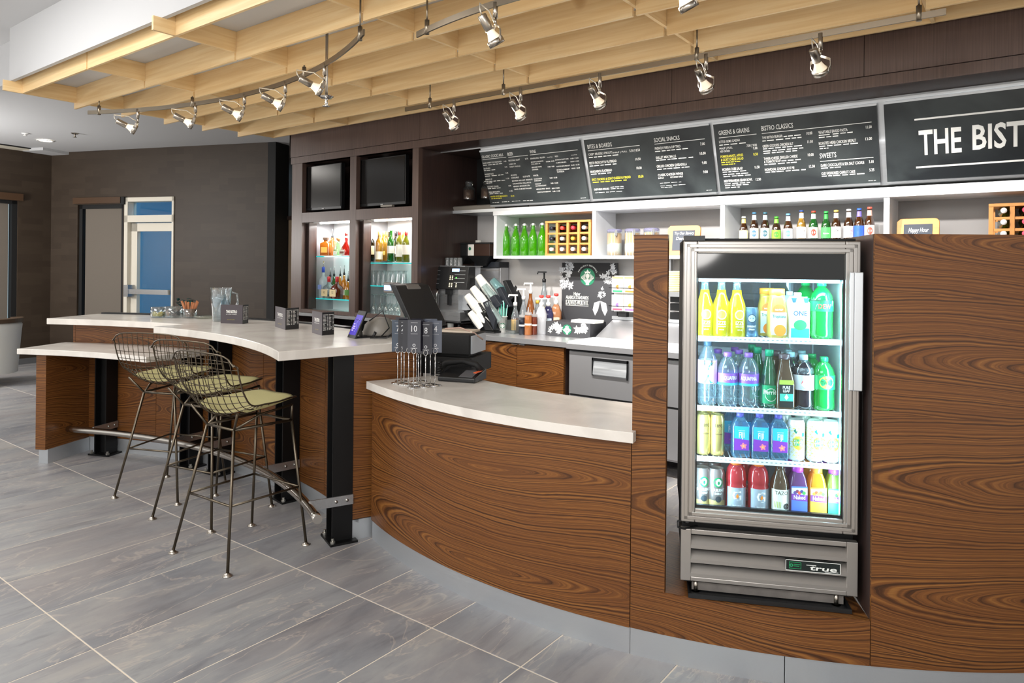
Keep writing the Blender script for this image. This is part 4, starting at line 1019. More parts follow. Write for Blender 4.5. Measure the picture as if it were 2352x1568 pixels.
wine((-5.156,4.99,1.555), 'yellow capped wine bottle behind the two red capped ones', YEG, 'efb45a', 'e6c86a', (.06, .1), .30)
wine((-4.976,4.86,1.541), 'wine bottle with a bright red capsule, rightmost in the right niche', OLG, 'e0352f', 'efe9dc', (.075, .17), .305)
# spirits, upper left shelf
AMB = clear('amber_spirit', 'e09a3a', .2, .5, 'd08228'); REDS = clear('red_spirit', 'd8402a', .2, .65, 'b42a18'); PALE = clear('pale_green_spirit', 'cfeec8', .25, .25, 'bfe0b4'); CLG = clear('clear_spirit', 'e8eef2', .25, .2, 'dfe8ee'); YEL = clear('yellow_spirit', 'eeb320', .2, .6, 'e39f12')
d = Bottle('liqueur_bottle', 'square amber bottle with a wooden stopper, upper shelf of the left niche', 'bottle', (-6.218,4.86,1.61), None, R(30))
d.part('body', sq_loft(G(), [(.045, 0), (.05, .01), (.05, .13), (.018, .15), (.016, .17)], .25), AMB).part('stopper', box(-.026, .026, -.02, .02, .17, .195), pm('dark_wood_stopper', '5b4636', .6)).part('label', G().box(-.035, .035, -.052, -.051, .03, .09), pm('label_gold', 'e9b04a', .5))
d = Bottle('spirit_bottle', 'decorated bottle with a steel pourer beside the square amber one', 'bottle', (-6.195,4.93,1.611), None)
d.part('body', sq_loft(G(), [(.04, 0), (.042, .01), (.042, .14), (.015, .17), (.0135, .195)], .3), AMB).part('label', G().box(-.03, .03, -.045, -.043, .03, .12), pm('label_orange', 'e88a3a', .5)); pourer(d, .2)
d = Bottle('tequila_bottle', 'pale green bottle with a round cork stopper on the upper shelf', 'bottle', (-5.993,4.85,1.609), None)
d.part('body', sq_loft(G(), [(.04, 0), (.046, .01), (.044, .06), (.02, .13), (.014, .155)], .6), PALE).part('stopper', G().lathe([(.012, .155), (.022, .168), (.024, .185), (.014, .2), (0, .203)], 14), pm('cork_orange', 'e8a06a', .6)).part('label', box(-.028, .028, -.046, -.044, .008, .045), pm('label_cream', 'eeeee0', .6))
d = Bottle('liqueur_bottle', 'round bellied red liqueur bottle with a ribbon seal, upper shelf', 'bottle', (-5.865,4.85,1.609), None)
d.part('body', G().lathe([(.05, 0), (.056, .01), (.056, .05), (.048, .085), (.022, .13), (.018, .15), (.022, .165), (.016, .19), (.014, .22)], 20), REDS).part('neck_band', G().lathe([(.0165, .185), (.0165, .205)], 14, cap=False), WHITE).part('cap', G().lathe([(.016, .21), (.016, .24), (0, .24)], 14), pm('cap_red', 'c8342c', .4)).part('label', box(-.04, .04, -.059, -.057, .008, .06), pm('label_cream', 'f0e6d8', .6))
obj('label_band', box(-.033, .033, -.0605, -.059, .02, .042), pm('label_brown', '8b5a4a', .6), d.b)
# spirits, lower left shelf
d = Bottle('vodka_bottle', 'tall frosted bottle with a blue neck and steel pourer, lower shelf', 'bottle', (-6.268,4.87,1.14), None)
d.part('body', G().lathe([(.044, 0), (.048, .008), (.048, .19), (.04, .215), (.017, .245), (.0155, .30)], 20), clear('frosted_glass', 'eef2f6', .1, .6, 'e2e8ee')).part('neck_wrap', G().lathe([(.0162, .285), (.0162, .34), (.012, .345)], 14), pm('wrap_blue', '2f55d0', .4)).part('label', G().box(-.03, .03, -.05, -.0485, .10, .15), pm('label_blue', '8aa0dc', .6)); obj('pourer', G().cyl((0, 0, .34), (.006, 0, .41), .004, 8), CHROME, d.t)
for k, (px, yy, lab, m_) in enumerate(((755, 4.87, 'bourbon bottle with red wax top and cream label, left of the pair, nearly empty', CLG), (774, 4.85, 'bourbon bottle with red wax top and cream label, right of the pair, full', clear('bourbon', 'a8431a', .2, .6, '8c2f0c')))):
    x, y, zz = ((-6.171,4.87,1.138), (-6.007,4.85,1.14))[k]
    d = Bottle('bourbon_bottle', lab, 'bottle', (x, y, zz), 'red wax bourbon bottles')
    d.part('body', sq_loft(G(), [(.05, 0), (.056, .01), (.06, .10), (.05, .135), (.02, .16), (.0155, .19), (.015, .22)], .55), m_).part('wax', G().lathe([(.019, .185), (.0185, .235), (.014, .243), (0, .243)], 14), pm('wax_red', 'd5333a', .35)).part('label', box(-.05, .05, -.0612, -.0597, .03, .105), pm('label_tan', 'e9d3a4', .6))
    g = G(); flat(g, 'Maker\'s', 0, .078, .009, lambda u, v: (u, -.0616, v), .8); flat(g, 'Mark', 0, .062, .012, lambda u, v: (u, -.0616, v), .8); obj('label_print', g, pm('label_ink', '6b6558', .6), d.b)
    if k == 0: d.part('spirit_level', sq_loft(G(), [(.047, .004), (.052, .012), (.054, .03)], .55), MATS['amber_spirit'])
for px, yy, m_, h, lab in (((-6.208,4.97,1.134), 0, GRG, .25, 'green bottle with a steel pourer behind the bourbon pair'), ((-6.08,4.95,1.134), 0, YEL, .25, 'yellow bottle with a black pourer, right of the bourbon pair'), ((-5.978,4.92,1.134), 0, YEL, .265, 'tall yellow bottle with a long steel pourer, near the divider'), ((-5.853,4.87,1.136), 0, YEL, .2, 'yellow bottle with a green label cut off by the cabinet divider'), ((-6.338,5.02,1.128), 0, CLG, .24, 'clear bottle with a black pourer at the back of the lower shelf')):
    d = Bottle('spirit_bottle', lab, 'bottle', px, 'spirits with pourers on the lower shelf')
    d.part('body', G().lathe([(.032, 0), (.036, .006), (.036, h*.62), (.028, h*.74), (.0145, h*.84), (.014, h)], 16), m_).part('label', G().lathe([(.0365, .05), (.0365, .11)], 16, cap=False), pm('label_green', '5a8a3a', .6) if 'green label' in lab else pm('label_cream', 'f0e6d8', .6)); pourer(d, h+.01)
TUM = clear('drinking_glass', 'f0f6f6', .3, .07, 'ffffff')
def glass(name, lab, loc, prof, group, n=18): 
    t = thing(name, lab, 'glass', loc, 0, group); obj('bowl', G().lathe(prof, n, cap=False), TUM, t); obj('base', G().lathe([(0, prof[0][1]), (prof[0][0], prof[0][1]), (prof[0][0]*.98, prof[0][1]+(.006 if prof[-1][1] > prof[0][1] else -.006)), (0, prof[0][1]+(.006 if prof[-1][1] > prof[0][1] else -.006))], n, cap=False), TUM, t); return t
beer = [(.026, .15), (.022, .142), (.024, .11), (.034, .03), (.036, 0)]
t0 = glass('beer_glass', 'leftmost upturned beer glass in the front row of the middle glass shelf', (-5.443,4.86,1.303), beer, 'upturned beer glasses')
for i, p in enumerate(((-5.364,4.86,1.305), (-5.287,4.86,1.304), (-5.211,4.86,1.304), (-5.142,4.86,1.305), (-5.067,4.86,1.305), (-4.988,4.86,1.305))): dup(t0, p, 0, ('second','third','fourth','fifth','sixth','seventh')[i]+' upturned beer glass from the left in the front row of the middle shelf')
for i, p in enumerate(((-5.513,4.97,1.304), (-5.427,4.97,1.306), (-5.342,4.97,1.306), (-5.258,4.97,1.305), (-5.176,4.97,1.305), (-5.1,4.97,1.305))): dup(t0, p, 0, ('first','second','third','fourth','fifth','sixth')[i]+' upturned beer glass from the left in the back row of the middle shelf')
wp = [(.036, .2), (.006, .192), (.0045, .185), (.0045, .115), (.02, .098), (.038, .06), (.038, .03), (.032, 0)]
t0 = glass('wine_glass', 'leftmost upturned stemmed wine glass on the floor of the right niche', (-5.432,4.86,1.026), wp, 'upturned wine glasses')
for i, p in enumerate(((-5.334,4.86,1.029), (-5.245,4.86,1.031), (-5.156,4.86,1.031), (-5.063,4.86,1.035))): dup(t0, p, 0, ('second','third','fourth','fifth')[i]+' upturned wine glass from the left, front row of the right niche floor')
for i, p in enumerate(((-5.42,4.98,1.031), (-5.322,4.98,1.031), (-5.226,4.98,1.035))): dup(t0, p, 0, ('first','second','third')[i]+' upturned wine glass from the left, back row of the right niche floor')
for o in bpy.data.objects:
    if o.name.startswith(('wine_glass',)) and o.get('category'): o.location.z = 1.012
# ================================================================== menu board housing
B0 = Vector((0, 5.12, 2.065)); BD = Vector((0, -.18, .52)).normalized(); BN = Vector((0, -BD.z, BD.y))
def mb(u, v, off=0): p = B0+BD*v+BN*off; return (u, p.y, p.z)
MBM = Matrix(((1, 0, 0, 0), (0, -BN.y, BD.y, B0.y), (0, -BN.z, BD.z, B0.z), (0, 0, 0, 1)))   # local x, depth behind the face, height up the slope
u = [(-4.636,0.589)[0], (-4.1,0.538)[0]]
ub = [((-4.1,0.538)[0], (-3.037,0.533)[0]), ((-2.995,0.533)[0], (-1.93,0.525)[0]), ((-1.9,0.528)[0], (-0.831,0.521)[0]), ((-0.791,0.521)[0], (-0.791,0.521)[0]+1.0)]
vt = ((-4.023,0.539)[1]+(-0.868,0.523)[1])/2; vb = ((-4.049,0.021)[1]+(-0.866,0.015)[1])/2
hx0, hx1 = (-4.636,0.589)[0]-.0, 1.6
vtop = vt+.10
hs = thing('menu_board_housing', 'long pale metal housing that carries the tilted menu boards', 'housing', (-2, 5.12, 2.03))
g = G().box(ub[0][0]-.004, hx1, .0, .012, vb-.02, vtop, MBM)
in_place('face_panel', g, ALU, hs)
in_place('bottom_lip', G().side([(5.12, 2.022), (5.5, 2.022), (5.5, 2.05), (5.118, 2.05)], hx0, hx1), ALU, hs)
in_place('top_panel', G().box(hx0, hx1, .0, .012, vtop-.075, vtop, MBM), ALU, hs)
in_place('end_frame', G().box(hx0-.02, hx0, 0, .02, -.04, vtop, MBM), GREYP, hs)
in_place('end_shelf', G().side([(5.14, 2.05), (5.12, 2.085), (5.14, 2.095), (5.5, 2.095), (5.5, 2.05)], hx0, ub[0][0]+.02), GREYP, hs)
in_place('inside_back', box(hx0-.02, ub[0][0]+.15, 5.48, 5.5, 2.05, 2.6), BLACKM, hs)
in_place('inside_end', G().side([(5.1, 2.06), (5.5, 2.06), (5.5, 2.6), (4.95, 2.6)], hx0-.022, hx0-.015), BLACKM, hs)
INKW = pm('board_white', 'f1f2ee', .5); INKY = pm('board_yellow', 'e6de3c', .5)
fb_ = lambda a, v: mb(a, v, .0235)
def T_(g, s, q, b=.008): letters(g, s, q[0], q[1], q[2], q[3], fb_, b)
def rule(g, q, th=.004): g.add([fb_(q[0], q[2]), fb_(q[1], q[2]), fb_(q[1], q[2]+th), fb_(q[0], q[2]+th)], [(0, 1, 2, 3)])
def small(g, q, words=8, seed=1):
    """a line of print too small to read: word-length strokes"""
    rnd = random.Random(seed); L = q[1]-q[0]; ws = [rnd.uniform(.6, 1.6) for _ in range(words)]; tot = sum(ws)*1.28; x = q[0]
    for w in ws:
        w_ = L*w/tot; g.add([fb_(x, q[2]+q[3]*.15), fb_(x+w_, q[2]+q[3]*.15), fb_(x+w_, q[2]+q[3]*.75), fb_(x, q[2]+q[3]*.75)], [(0, 1, 2, 3)]); x += w_*1.28
boards = [
 ('first menu board from the left, listing classic cocktails, beer and wine', [
  ('CLASSIC COCKTAILS', (-4.088,-3.842,0.467,0.024)), ('BEER', (-3.792,-3.731,0.464,0.028)), ('WINE', (-3.549,-3.485,0.464,0.027)),
  ('BLACK CHERRY OLD FASHIONED', (-4.091,-3.873,0.414,0.013)), ('9.25', (-3.849,-3.82,0.412,0.012)), ('SOUTHSIDE', (-4.093,-4.017,0.363,0.013)), ('9.75', (-3.851,-3.822,0.36,0.012)),
  ('WHISKEY RICK', (-4.096,-3.99,0.31,0.013)), ('9.75', (-3.853,-3.824,0.306,0.012)), ('FRENCH 77', (-4.097,-4.019,0.26,0.013)), ('11.25', (-3.859,-3.825,0.256,0.012)),
  ('COCONUT COLLINS', (-4.093,-3.964,0.192,0.014)), ('9.75', (-3.848,-3.819,0.187,0.012)), ('FRESH MARGARITA', (-4.087,-3.956,0.14,0.014)), ('11.25', (-3.85,-3.814,0.139,0.012)),
  ('REGIONAL CRAFT', (-3.794,-3.667,0.413,0.014)), ('5.75', (-3.612,-3.579,0.414,0.013)), ('LAGER / IPA', (-3.796,-3.72,0.382,0.012)), ('WHEAT / PALE ALE', (-3.797,-3.677,0.357,0.012)),
  ('ALWAYS', (-3.801,-3.735,0.281,0.013)), ('AVAILABLE', (-3.8,-3.715,0.257,0.013)), ('5.25-5.75', (-3.67,-3.594,0.259,0.013)), ('BUDWEISER / BUD LIGHT / MILLER LITE', (-3.798,-3.573,0.229,0.011)), ('CORONA EXTRA / STELLA ARTOIS', (-3.796,-3.594,0.203,0.011)), ('HEINEKEN / MICHELOB ULTRA', (-3.795,-3.611,0.178,0.011)), ('SAMUEL ADAMS BOSTON LAGER', (-3.792,-3.599,0.152,0.011)),
  ('SPARKLING / BLUSH', (-3.555,-3.401,0.411,0.013)), ('6 oz | 9 oz', (-3.379,-3.325,0.41,0.009)), ('MIONETTO PROSECCO', (-3.554,-3.424,0.381,0.011)), ('D.O.C. BRUT NV', (-3.555,-3.46,0.363,0.011)), ('NA/ML 10.00', (-3.398,-3.312,0.372,0.011)), ('BERINGER WHITE', (-3.557,-3.452,0.334,0.011)), ('ZINFANDEL', (-3.558,-3.492,0.314,0.011)), ('7.00 / 9.00', (-3.39,-3.321,0.326,0.011)),
  ('RED', (-3.298,-3.266,0.409,0.012)), ('6 oz | 9 oz', (-3.135,-3.081,0.408,0.008)), ('ESTANCIA PINOT NOIR', (-3.3,-3.167,0.379,0.01)), ('10.00 / 13.00', (-3.15,-3.07,0.378,0.01)), ('ALAMOS MALBEC', (-3.299,-3.195,0.354,0.01)), ('10.00 / 13.00', (-3.152,-3.071,0.352,0.01)), ('CLOS DU BOIS MERLOT', (-3.301,-3.164,0.322,0.01)), ('10.00 / 13.50', (-3.153,-3.072,0.322,0.01)), ('ESTANCIA CABERNET', (-3.303,-3.175,0.292,0.011)), ('SAUVIGNON', (-3.303,-3.232,0.275,0.011)), ('10.00 / 13.00', (-3.154,-3.072,0.294,0.01)),
  ('WHITE', (-3.558,-3.504,0.26,0.013)), ('CLOS DU BOIS', (-3.556,-3.471,0.231,0.011)), ('CHARDONNAY', (-3.556,-3.476,0.214,0.011)), ('9.00 / 12.00', (-3.39,-3.314,0.228,0.011)), ('VINACCIT', (-3.554,-3.492,0.185,0.011)), ('SAUVIGNON BLANC', (-3.552,-3.438,0.167,0.011)), ('9.00 / 12.00', (-3.388,-3.313,0.181,0.011)), ('MERIDIAN PINOT GRIGIO', (-3.55,-3.405,0.138,0.011)), ('8.00 / 10.00', (-3.385,-3.307,0.136,0.011)), ('CLEAN SLATE RIESLING', (-3.547,-3.404,0.111,0.011)), ('9.00 / 11.00', (-3.383,-3.307,0.109,0.011))],
  [('WINTER SPICED MARGARITA', (-4.08,-3.882,0.096,0.015)), ('10.25', (-3.844,-3.806,0.092,0.013))],
  [(-4.087,-3.814,0.452,0.004), (-3.789,-3.573,0.448,0.004), (-3.552,-3.066,0.448,0.004)],
  [(-4.091,-3.862,0.397,0.009), (-4.094,-3.951,0.348,0.009), (-4.096,-3.874,0.295,0.009), (-4.095,-3.863,0.244,0.009), (-4.095,-4.021,0.23,0.009), (-4.092,-3.93,0.177,0.009), (-4.085,-3.919,0.127,0.009), (-4.07,-3.985,0.045,0.006), (-3.959,-3.869,0.046,0.006), (-3.844,-3.743,0.046,0.006), (-3.718,-3.6,0.045,0.006), (-3.113,-3.056,0.038,0.005)], [(-4.074,-3.948,0.081,0.009)]),
 ('second menu board from the left, listing bites, boards and social snacks', [
  ('BITES & BOARDS', (-2.968,-2.743,0.448,0.033)), ('SOCIAL SNACKS', (-2.375,-2.167,0.443,0.032)),
  ('CRISPY BRUSSELS SPROUTS', (-2.97,-2.748,0.392,0.018)), ('HALF | FULL', (-2.74,-2.615,0.39,0.012)), ('5.50 | 8.50', (-2.595,-2.504,0.388,0.019)), ('PESTO PROSCIUTTO FLATBREAD', (-2.975,-2.722,0.319,0.02)), ('10.50', (-2.553,-2.509,0.317,0.019)), ('MARGHERITA FLATBREAD', (-2.977,-2.777,0.247,0.02)), ('10.00', (-2.555,-2.511,0.246,0.02)),
  ('FRENCH FRIES & DIP TRIO', (-2.377,-2.168,0.385,0.019)), ('7.00', (-2.012,-1.977,0.384,0.02)), ('SKILLET MEATBALLS', (-2.38,-2.214,0.313,0.019)), ('10.00', (-2.024,-1.979,0.314,0.02)), ('GRILLED CHICKEN QUESADILLA', (-2.382,-2.135,0.245,0.019)), ('9.00', (-2.015,-1.98,0.243,0.02)), ('CLASSIC CHICKEN WINGS', (-2.381,-2.175,0.176,0.019)), ('9.00', (-2.014,-1.979,0.174,0.02)), ('BUFFALO', (-2.382,-2.336,0.155,0.012)), ('HOT HONEY GARLIC', (-2.281,-2.178,0.156,0.012)), ("CHEF'S MENU AVAILABLE", (-2.97,-2.827,0.098,0.015))],
  [('SPICY CHORIZO & GOAT CHEESE FLATBREAD', (-2.975,-2.618,0.18,0.019)), ('10.50', (-2.55,-2.507,0.177,0.02))],
  [(-2.968,-2.502,0.43,0.004), (-2.375,-1.973,0.427,0.003)],
  [(-2.971,-2.684,0.37,0.012), (-2.976,-2.717,0.299,0.012), (-2.976,-2.777,0.23,0.012), (-2.812,-2.686,0.113,0.007), (-2.813,-2.685,0.099,0.007), (-2.963,-2.699,0.075,0.006), (-2.379,-2.099,0.366,0.011), (-2.379,-2.069,0.297,0.011), (-2.381,-2.108,0.226,0.011), (-2.373,-2.192,0.118,0.005), (-2.372,-2.151,0.096,0.005), (-2.37,-2.267,0.083,0.005), (-2.006,-1.959,0.04,0.004)], [(-2.971,-2.649,0.161,0.012)]),
 ('third menu board from the left, listing greens, bistro classics and sweets', [
  ('GREENS & GRAINS', (-1.865,-1.643,0.444,0.032)), ('BISTRO CLASSICS', (-1.559,-1.346,0.442,0.033)), ('SWEETS', (-1.19,-1.086,0.215,0.034)),
  ('LITTLE GEMS CAESAR', (-1.868,-1.716,0.386,0.017)), ('7.00 | 9.00', (-1.673,-1.601,0.339,0.018)), ('HALF | FULL', (-1.871,-1.774,0.339,0.014)), ('9.00', (-1.629,-1.599,0.317,0.017)), ('ADD CHICKEN', (-1.869,-1.798,0.317,0.014)), ('MODERN COBB SALAD', (-1.868,-1.717,0.18,0.019)), ('11.50', (-1.63,-1.597,0.18,0.018)), ('MEDITERRANEAN GRAIN BOWL', (-1.864,-1.656,0.093,0.019)), ('12.50', (-1.631,-1.595,0.091,0.018)),
  ('THE BISTRO BURGER', (-1.56,-1.42,0.384,0.018)), ('10.00', (-1.263,-1.226,0.383,0.019)), ('GREEN GODDESS CHICKEN BLT', (-1.562,-1.354,0.324,0.018)), ('11.50', (-1.262,-1.227,0.326,0.019)), ('THREE-CHEESE GRILLED CHEESE', (-1.562,-1.333,0.235,0.018)), ('& TOMATO SOUP', (-1.561,-1.447,0.213,0.018)), ('10.00', (-1.265,-1.228,0.236,0.019)), ('INDIVIDUAL CHICKEN POT PIE', (-1.561,-1.36,0.156,0.018)), ('12.50', (-1.263,-1.226,0.156,0.019)),
  ('VEGETABLE BAKED PASTA', (-1.188,-1.008,0.381,0.019)), ('11.00', (-0.899,-0.865,0.384,0.018)), ('ROASTED HERB CHICKEN BREAST', (-1.19,-0.961,0.306,0.019)), ('13.00', (-0.905,-0.867,0.309,0.018)), ('DARK CHOCOLATE & SEA SALT COOKIE', (-1.187,-0.92,0.156,0.019)), ('3.10', (-0.892,-0.864,0.158,0.018)), ('OLD FASHIONED CARROT CAKE', (-1.187,-0.977,0.1,0.019)), ('5.25', (-0.892,-0.863,0.103,0.019))],
  [('POMEGRANATE, APPLES', (-1.87,-1.704,0.277,0.018)), ('& GOAT CHEESE SALAD', (-1.87,-1.705,0.252,0.019)), ('8.50', (-1.631,-1.6,0.274,0.018))],
  [(-1.867,-1.596,0.422,0.004), (-1.559,-0.864,0.421,0.004), (-1.19,-0.864,0.192,0.004)],
  [(-1.87,-1.664,0.366,0.01), (-1.867,-1.682,0.165,0.01), (-1.866,-1.667,0.147,0.01), (-1.864,-1.653,0.132,0.01), (-1.863,-1.668,0.077,0.01), (-1.861,-1.675,0.063,0.011), (-1.86,-1.748,0.047,0.011), (-1.414,-1.289,0.382,0.011), (-1.56,-1.29,0.365,0.011), (-1.561,-1.284,0.309,0.011), (-1.561,-1.283,0.292,0.011), (-1.56,-1.324,0.277,0.011), (-1.442,-1.303,0.214,0.011), (-1.561,-1.33,0.197,0.011), (-1.559,-1.278,0.141,0.011), (-1.187,-0.969,0.366,0.01), (-1.187,-1.057,0.351,0.01), (-1.188,-0.938,0.291,0.01), (-1.187,-1.128,0.276,0.01), (-1.187,-1.051,0.141,0.011), (-1.186,-0.91,0.086,0.011), (-0.901,-0.853,0.038,0.005)], [(-1.869,-1.723,0.237,0.01), (-1.869,-1.765,0.221,0.01)]),
 ('large blackboard sign reading the bistro, at the right end of the row', [('THE', (-0.605,-0.38,0.187,0.151)), ('BISTRO', (-0.325,0.121,0.195,0.145))], [], [], [], []),
]
for i, (lab, tw, ty, rules, sm1, sm2) in enumerate(boards):
    x0, x1 = ub[i]
    t = thing('menu_board', lab, 'menu board', mb((x0+x1)/2, vb, 0))
    in_place('panel', G().box(x0, x1, -.022, -.002, vb+.004, vt-.004, MBM), BOARD, t)
    in_place('top_rail', G().box(x0, x1, -.028, 0, vt-.006, vt+.008, MBM), ALU, t); in_place('bottom_rail', G().box(x0, x1, -.028, 0, vb-.008, vb+.006, MBM), ALU, t)
    g = G()
    for s, q in tw: T_(g, s, q, .02 if i == 3 else .008)
    for q in rules: rule(g, q)
    for k, q in enumerate(sm1): small(g, q, max(3, int((q[1]-q[0])/.045)), i*50+k)
    if i == 3:
        q = tw[0][1][:1]+(tw[1][1][1],)+tw[0][1][2:]
        for vv in (q[2]-.085, q[2]+q[3]+.065): g.add([fb_(q[0]-.02, vv), fb_(q[1]+.02, vv), fb_(q[1]+.02, vv+.011), fb_(q[0]-.02, vv+.011)], [(0, 1, 2, 3)])
    in_place('lettering', g, INKW, t)
    if ty or sm2:
        g = G()
        for s, q in ty: T_(g, s, q)
        for k, q in enumerate(sm2): small(g, q, 6, i*70+k)
        in_place('yellow_lettering', g, INKY, t)
# spice jars inside the open end of the housing
JAR = clear('jar_glass', 'e6eef0', .25, .06, 'ffffff'); BEANS = pm('coffee_beans', '5a3826', .5, noise=.6, nscale=90, bump=1)
def jar(loc, lab, r=.06, h=.15):
    t = thing('storage_jar', lab, 'jar', loc, 0, 'jars in the open end of the board housing')
    obj('glass', G().lathe([(r, 0), (r, h*.7), (r*.62, h*.86), (r*.62, h)], 20, cap=False), JAR, t); obj('contents', G().lathe([(r*.95, .004), (r*.95, h*.62), (0, h*.64)], 20), BEANS, t)
    obj('lid', G().lathe([(r*.68, h), (r*.68, h+.025), (r*.5, h+.035), (0, h+.036)], 18), JAR, t); obj('wire_clasp', G().tube([(r*.66, 0, h*.88), (r*.8, 0, h*.95), (r*.7, 0, h+.02)], .003, 6), CHROME, t)
jar((-4.53,5.28,2.171), 'glass clip jar of coffee beans left of the first menu board'); jar((-4.317,5.3,2.171), 'second glass clip jar, half hidden behind the first menu board')
# ================================================================== open wall shelves below the boards
YS = 5.12
ws = thing('wall_shelves', 'white open wall shelf unit under the menu boards', 'shelf unit', (-2, YS, 1.56))
sx = [(-4.083,5.12,1.882)[0], (-3.019,5.12,1.854)[0], (-1.912,5.12,1.889)[0], (-0.815,5.12,1.937)[0], .25, 1.4]
zb0, zb1 = (-3.506,5.12,1.602)[2]-.012, (-3.506,5.12,1.602)[2]+.006
in_place('bottom_board', box(sx[0], sx[5], YS, 5.5, zb0-.008, zb1), SHELFW, ws)
in_place('top_board', box(sx[0], sx[5], YS-.012, 5.5, 1.985, 2.022), SHELFW, ws)
for k, x in enumerate(sx): in_place('divider', box(x, x+.034, YS+.001, 5.49, zb1, 1.985), SHELFW, ws)
in_place('shelf_back', box(sx[0]+.03, sx[5], 5.47, 5.49, zb1, 1.985), GREYW, ws)
ZS = zb1+.001
# green swing-top bottles
GBT = clear('green_bottle_glass', '8fe83a', .2, .5, '6fd61a')
for k, px in enumerate(((-4.043,5.26,1.616)[0], (-3.929,5.26,1.615)[0], (-3.828,5.26,1.615)[0], (-3.729,5.26,1.615)[0], (-3.626,5.26,1.615)[0])):
    t = thing('swing_top_bottle', ('leftmost', 'second', 'third', 'fourth', 'rightmost')[k]+' of the five bright green swing top bottles on the shelf', 'bottle', (px, 5.26, ZS), R(40), 'green swing top bottles')
    h = .29
    obj('body', G().lathe([(.038, 0), (.0425, .006), (.0425, .155), (.038, .185), (.017, .25), (.0145, .275), (.016, .28)], 20), GBT, t)
    c = obj('stopper', G().lathe([(.012, .278), (.0135, .284), (.0135, .298), (.008, .302), (0, .302)], 12), WHITE, t)
    obj('wire_bail', G().tube([(.0165, 0, .255), (.026, 0, .27), (.02, 0, .292), (0, 0, .296), (-.02, 0, .292), (-.026, 0, .27), (-.0165, 0, .255)], .0022, 6), CHROME, c)
# wooden wine racks
RACKW = pm('oiled_rack_wood', 'c98a45', .5, noise=.18, nscale=40, stretch=(1, 1, .2))
def wine_rack(lab, x0, x1, z0, h, cols, rows, y0=5.15, dpt=.24):
    t = thing('wine_rack', lab, 'wine rack', ((x0+x1)/2, y0, z0)); w = x1-x0; c = w/cols; r_ = (h-.03)/rows
    for k in range(cols+1):
        for yy in (0, dpt-.025): obj('upright', box(-w/2+k*c-.012, -w/2+k*c+.012, yy, yy+.025, .018, h-.018), RACKW, t)
    obj('top', box(-w/2-.012, w/2+.012, -.005, dpt+.005, h-.018, h), RACKW, t); obj('bottom', box(-w/2-.012, w/2+.012, -.005, dpt+.005, 0, .018), RACKW, t)
    for q in range(1, rows):
        for yy in (0.004, dpt-.02): obj('crossbar', box(-w/2, w/2, yy, yy+.015, .01+q*r_-.008, .01+q*r_+.008), RACKW, t)
    return t, c, r_
def lying(loc, lab, glassm, capc, label=True):
    t = thing('wine_bottle', lab, 'bottle', loc, 0, 'bottles lying in the wooden racks')
    Q = Matrix.Rotation(PI/2, 4, 'X')
    obj('body', G().lathe([(.034, -.21), (.036, -.205), (.036, -.05), (.014, .0), (.0135, .045)], 16, Q), glassm, t); obj('capsule', G().lathe([(.0155, .02), (.0165, .058), (.0165, .07), (0, .071)], 14, Q), pm('capsule_'+capc, capc, .4), t)
rx0, rx1 = (-3.505,5.15,1.713)[0], (-3.061,5.15,1.708)[0]; rh = (-3.3,5.15,1.916)[2]-ZS
t, c_, r_ = wine_rack('small wooden wine rack beside the green swing top bottles', rx0, rx1, ZS, rh, 4, 3)
caps = [['f0eeea', 'f0eeea', 'ecebe8', 'ecebe8'], ['2b2a33', 'ebe9e2', 'e3b04a', 'f0eeea'], ['23232e', 'e2483f', 'd83a48', 'f3f2ee']]
gl = [CLG, CLG, CLG, CLG], [DKG, OLG, OLG, DKG], [DKG, REDS, DKG, DKG]
rown = ('bottom', 'middle', 'top'); coln = ('first', 'second', 'third', 'fourth')
for q in range(3):
    for k in range(4): lying((rx0+(k+.5)*c_+.012, 5.19, ZS+.018+.037+q*r_), coln[k]+' bottle from the left in the '+rown[q]+' row of the small wooden rack', gl[q][k], caps[q][k])
x0 = (-0.235,5.15,1.78)[0]; h2 = (-0.184,5.15,1.918)[2]-ZS
t, c_, r_ = wine_rack('taller wooden wine rack at the right edge behind the walnut panel', x0, x0+.42, ZS, h2, 4, 4)
for q in range(1, 4):
    for k in range(2): lying((x0+(k+.5)*c_+.012, 5.19, ZS+.018+.037+q*r_), coln[k]+' bottle from the left in the '+('', 'second', 'third', 'top')[q]+' row of the taller rack', (OLG, DKG)[k], ('f0eeea', 'd8506a')[k])
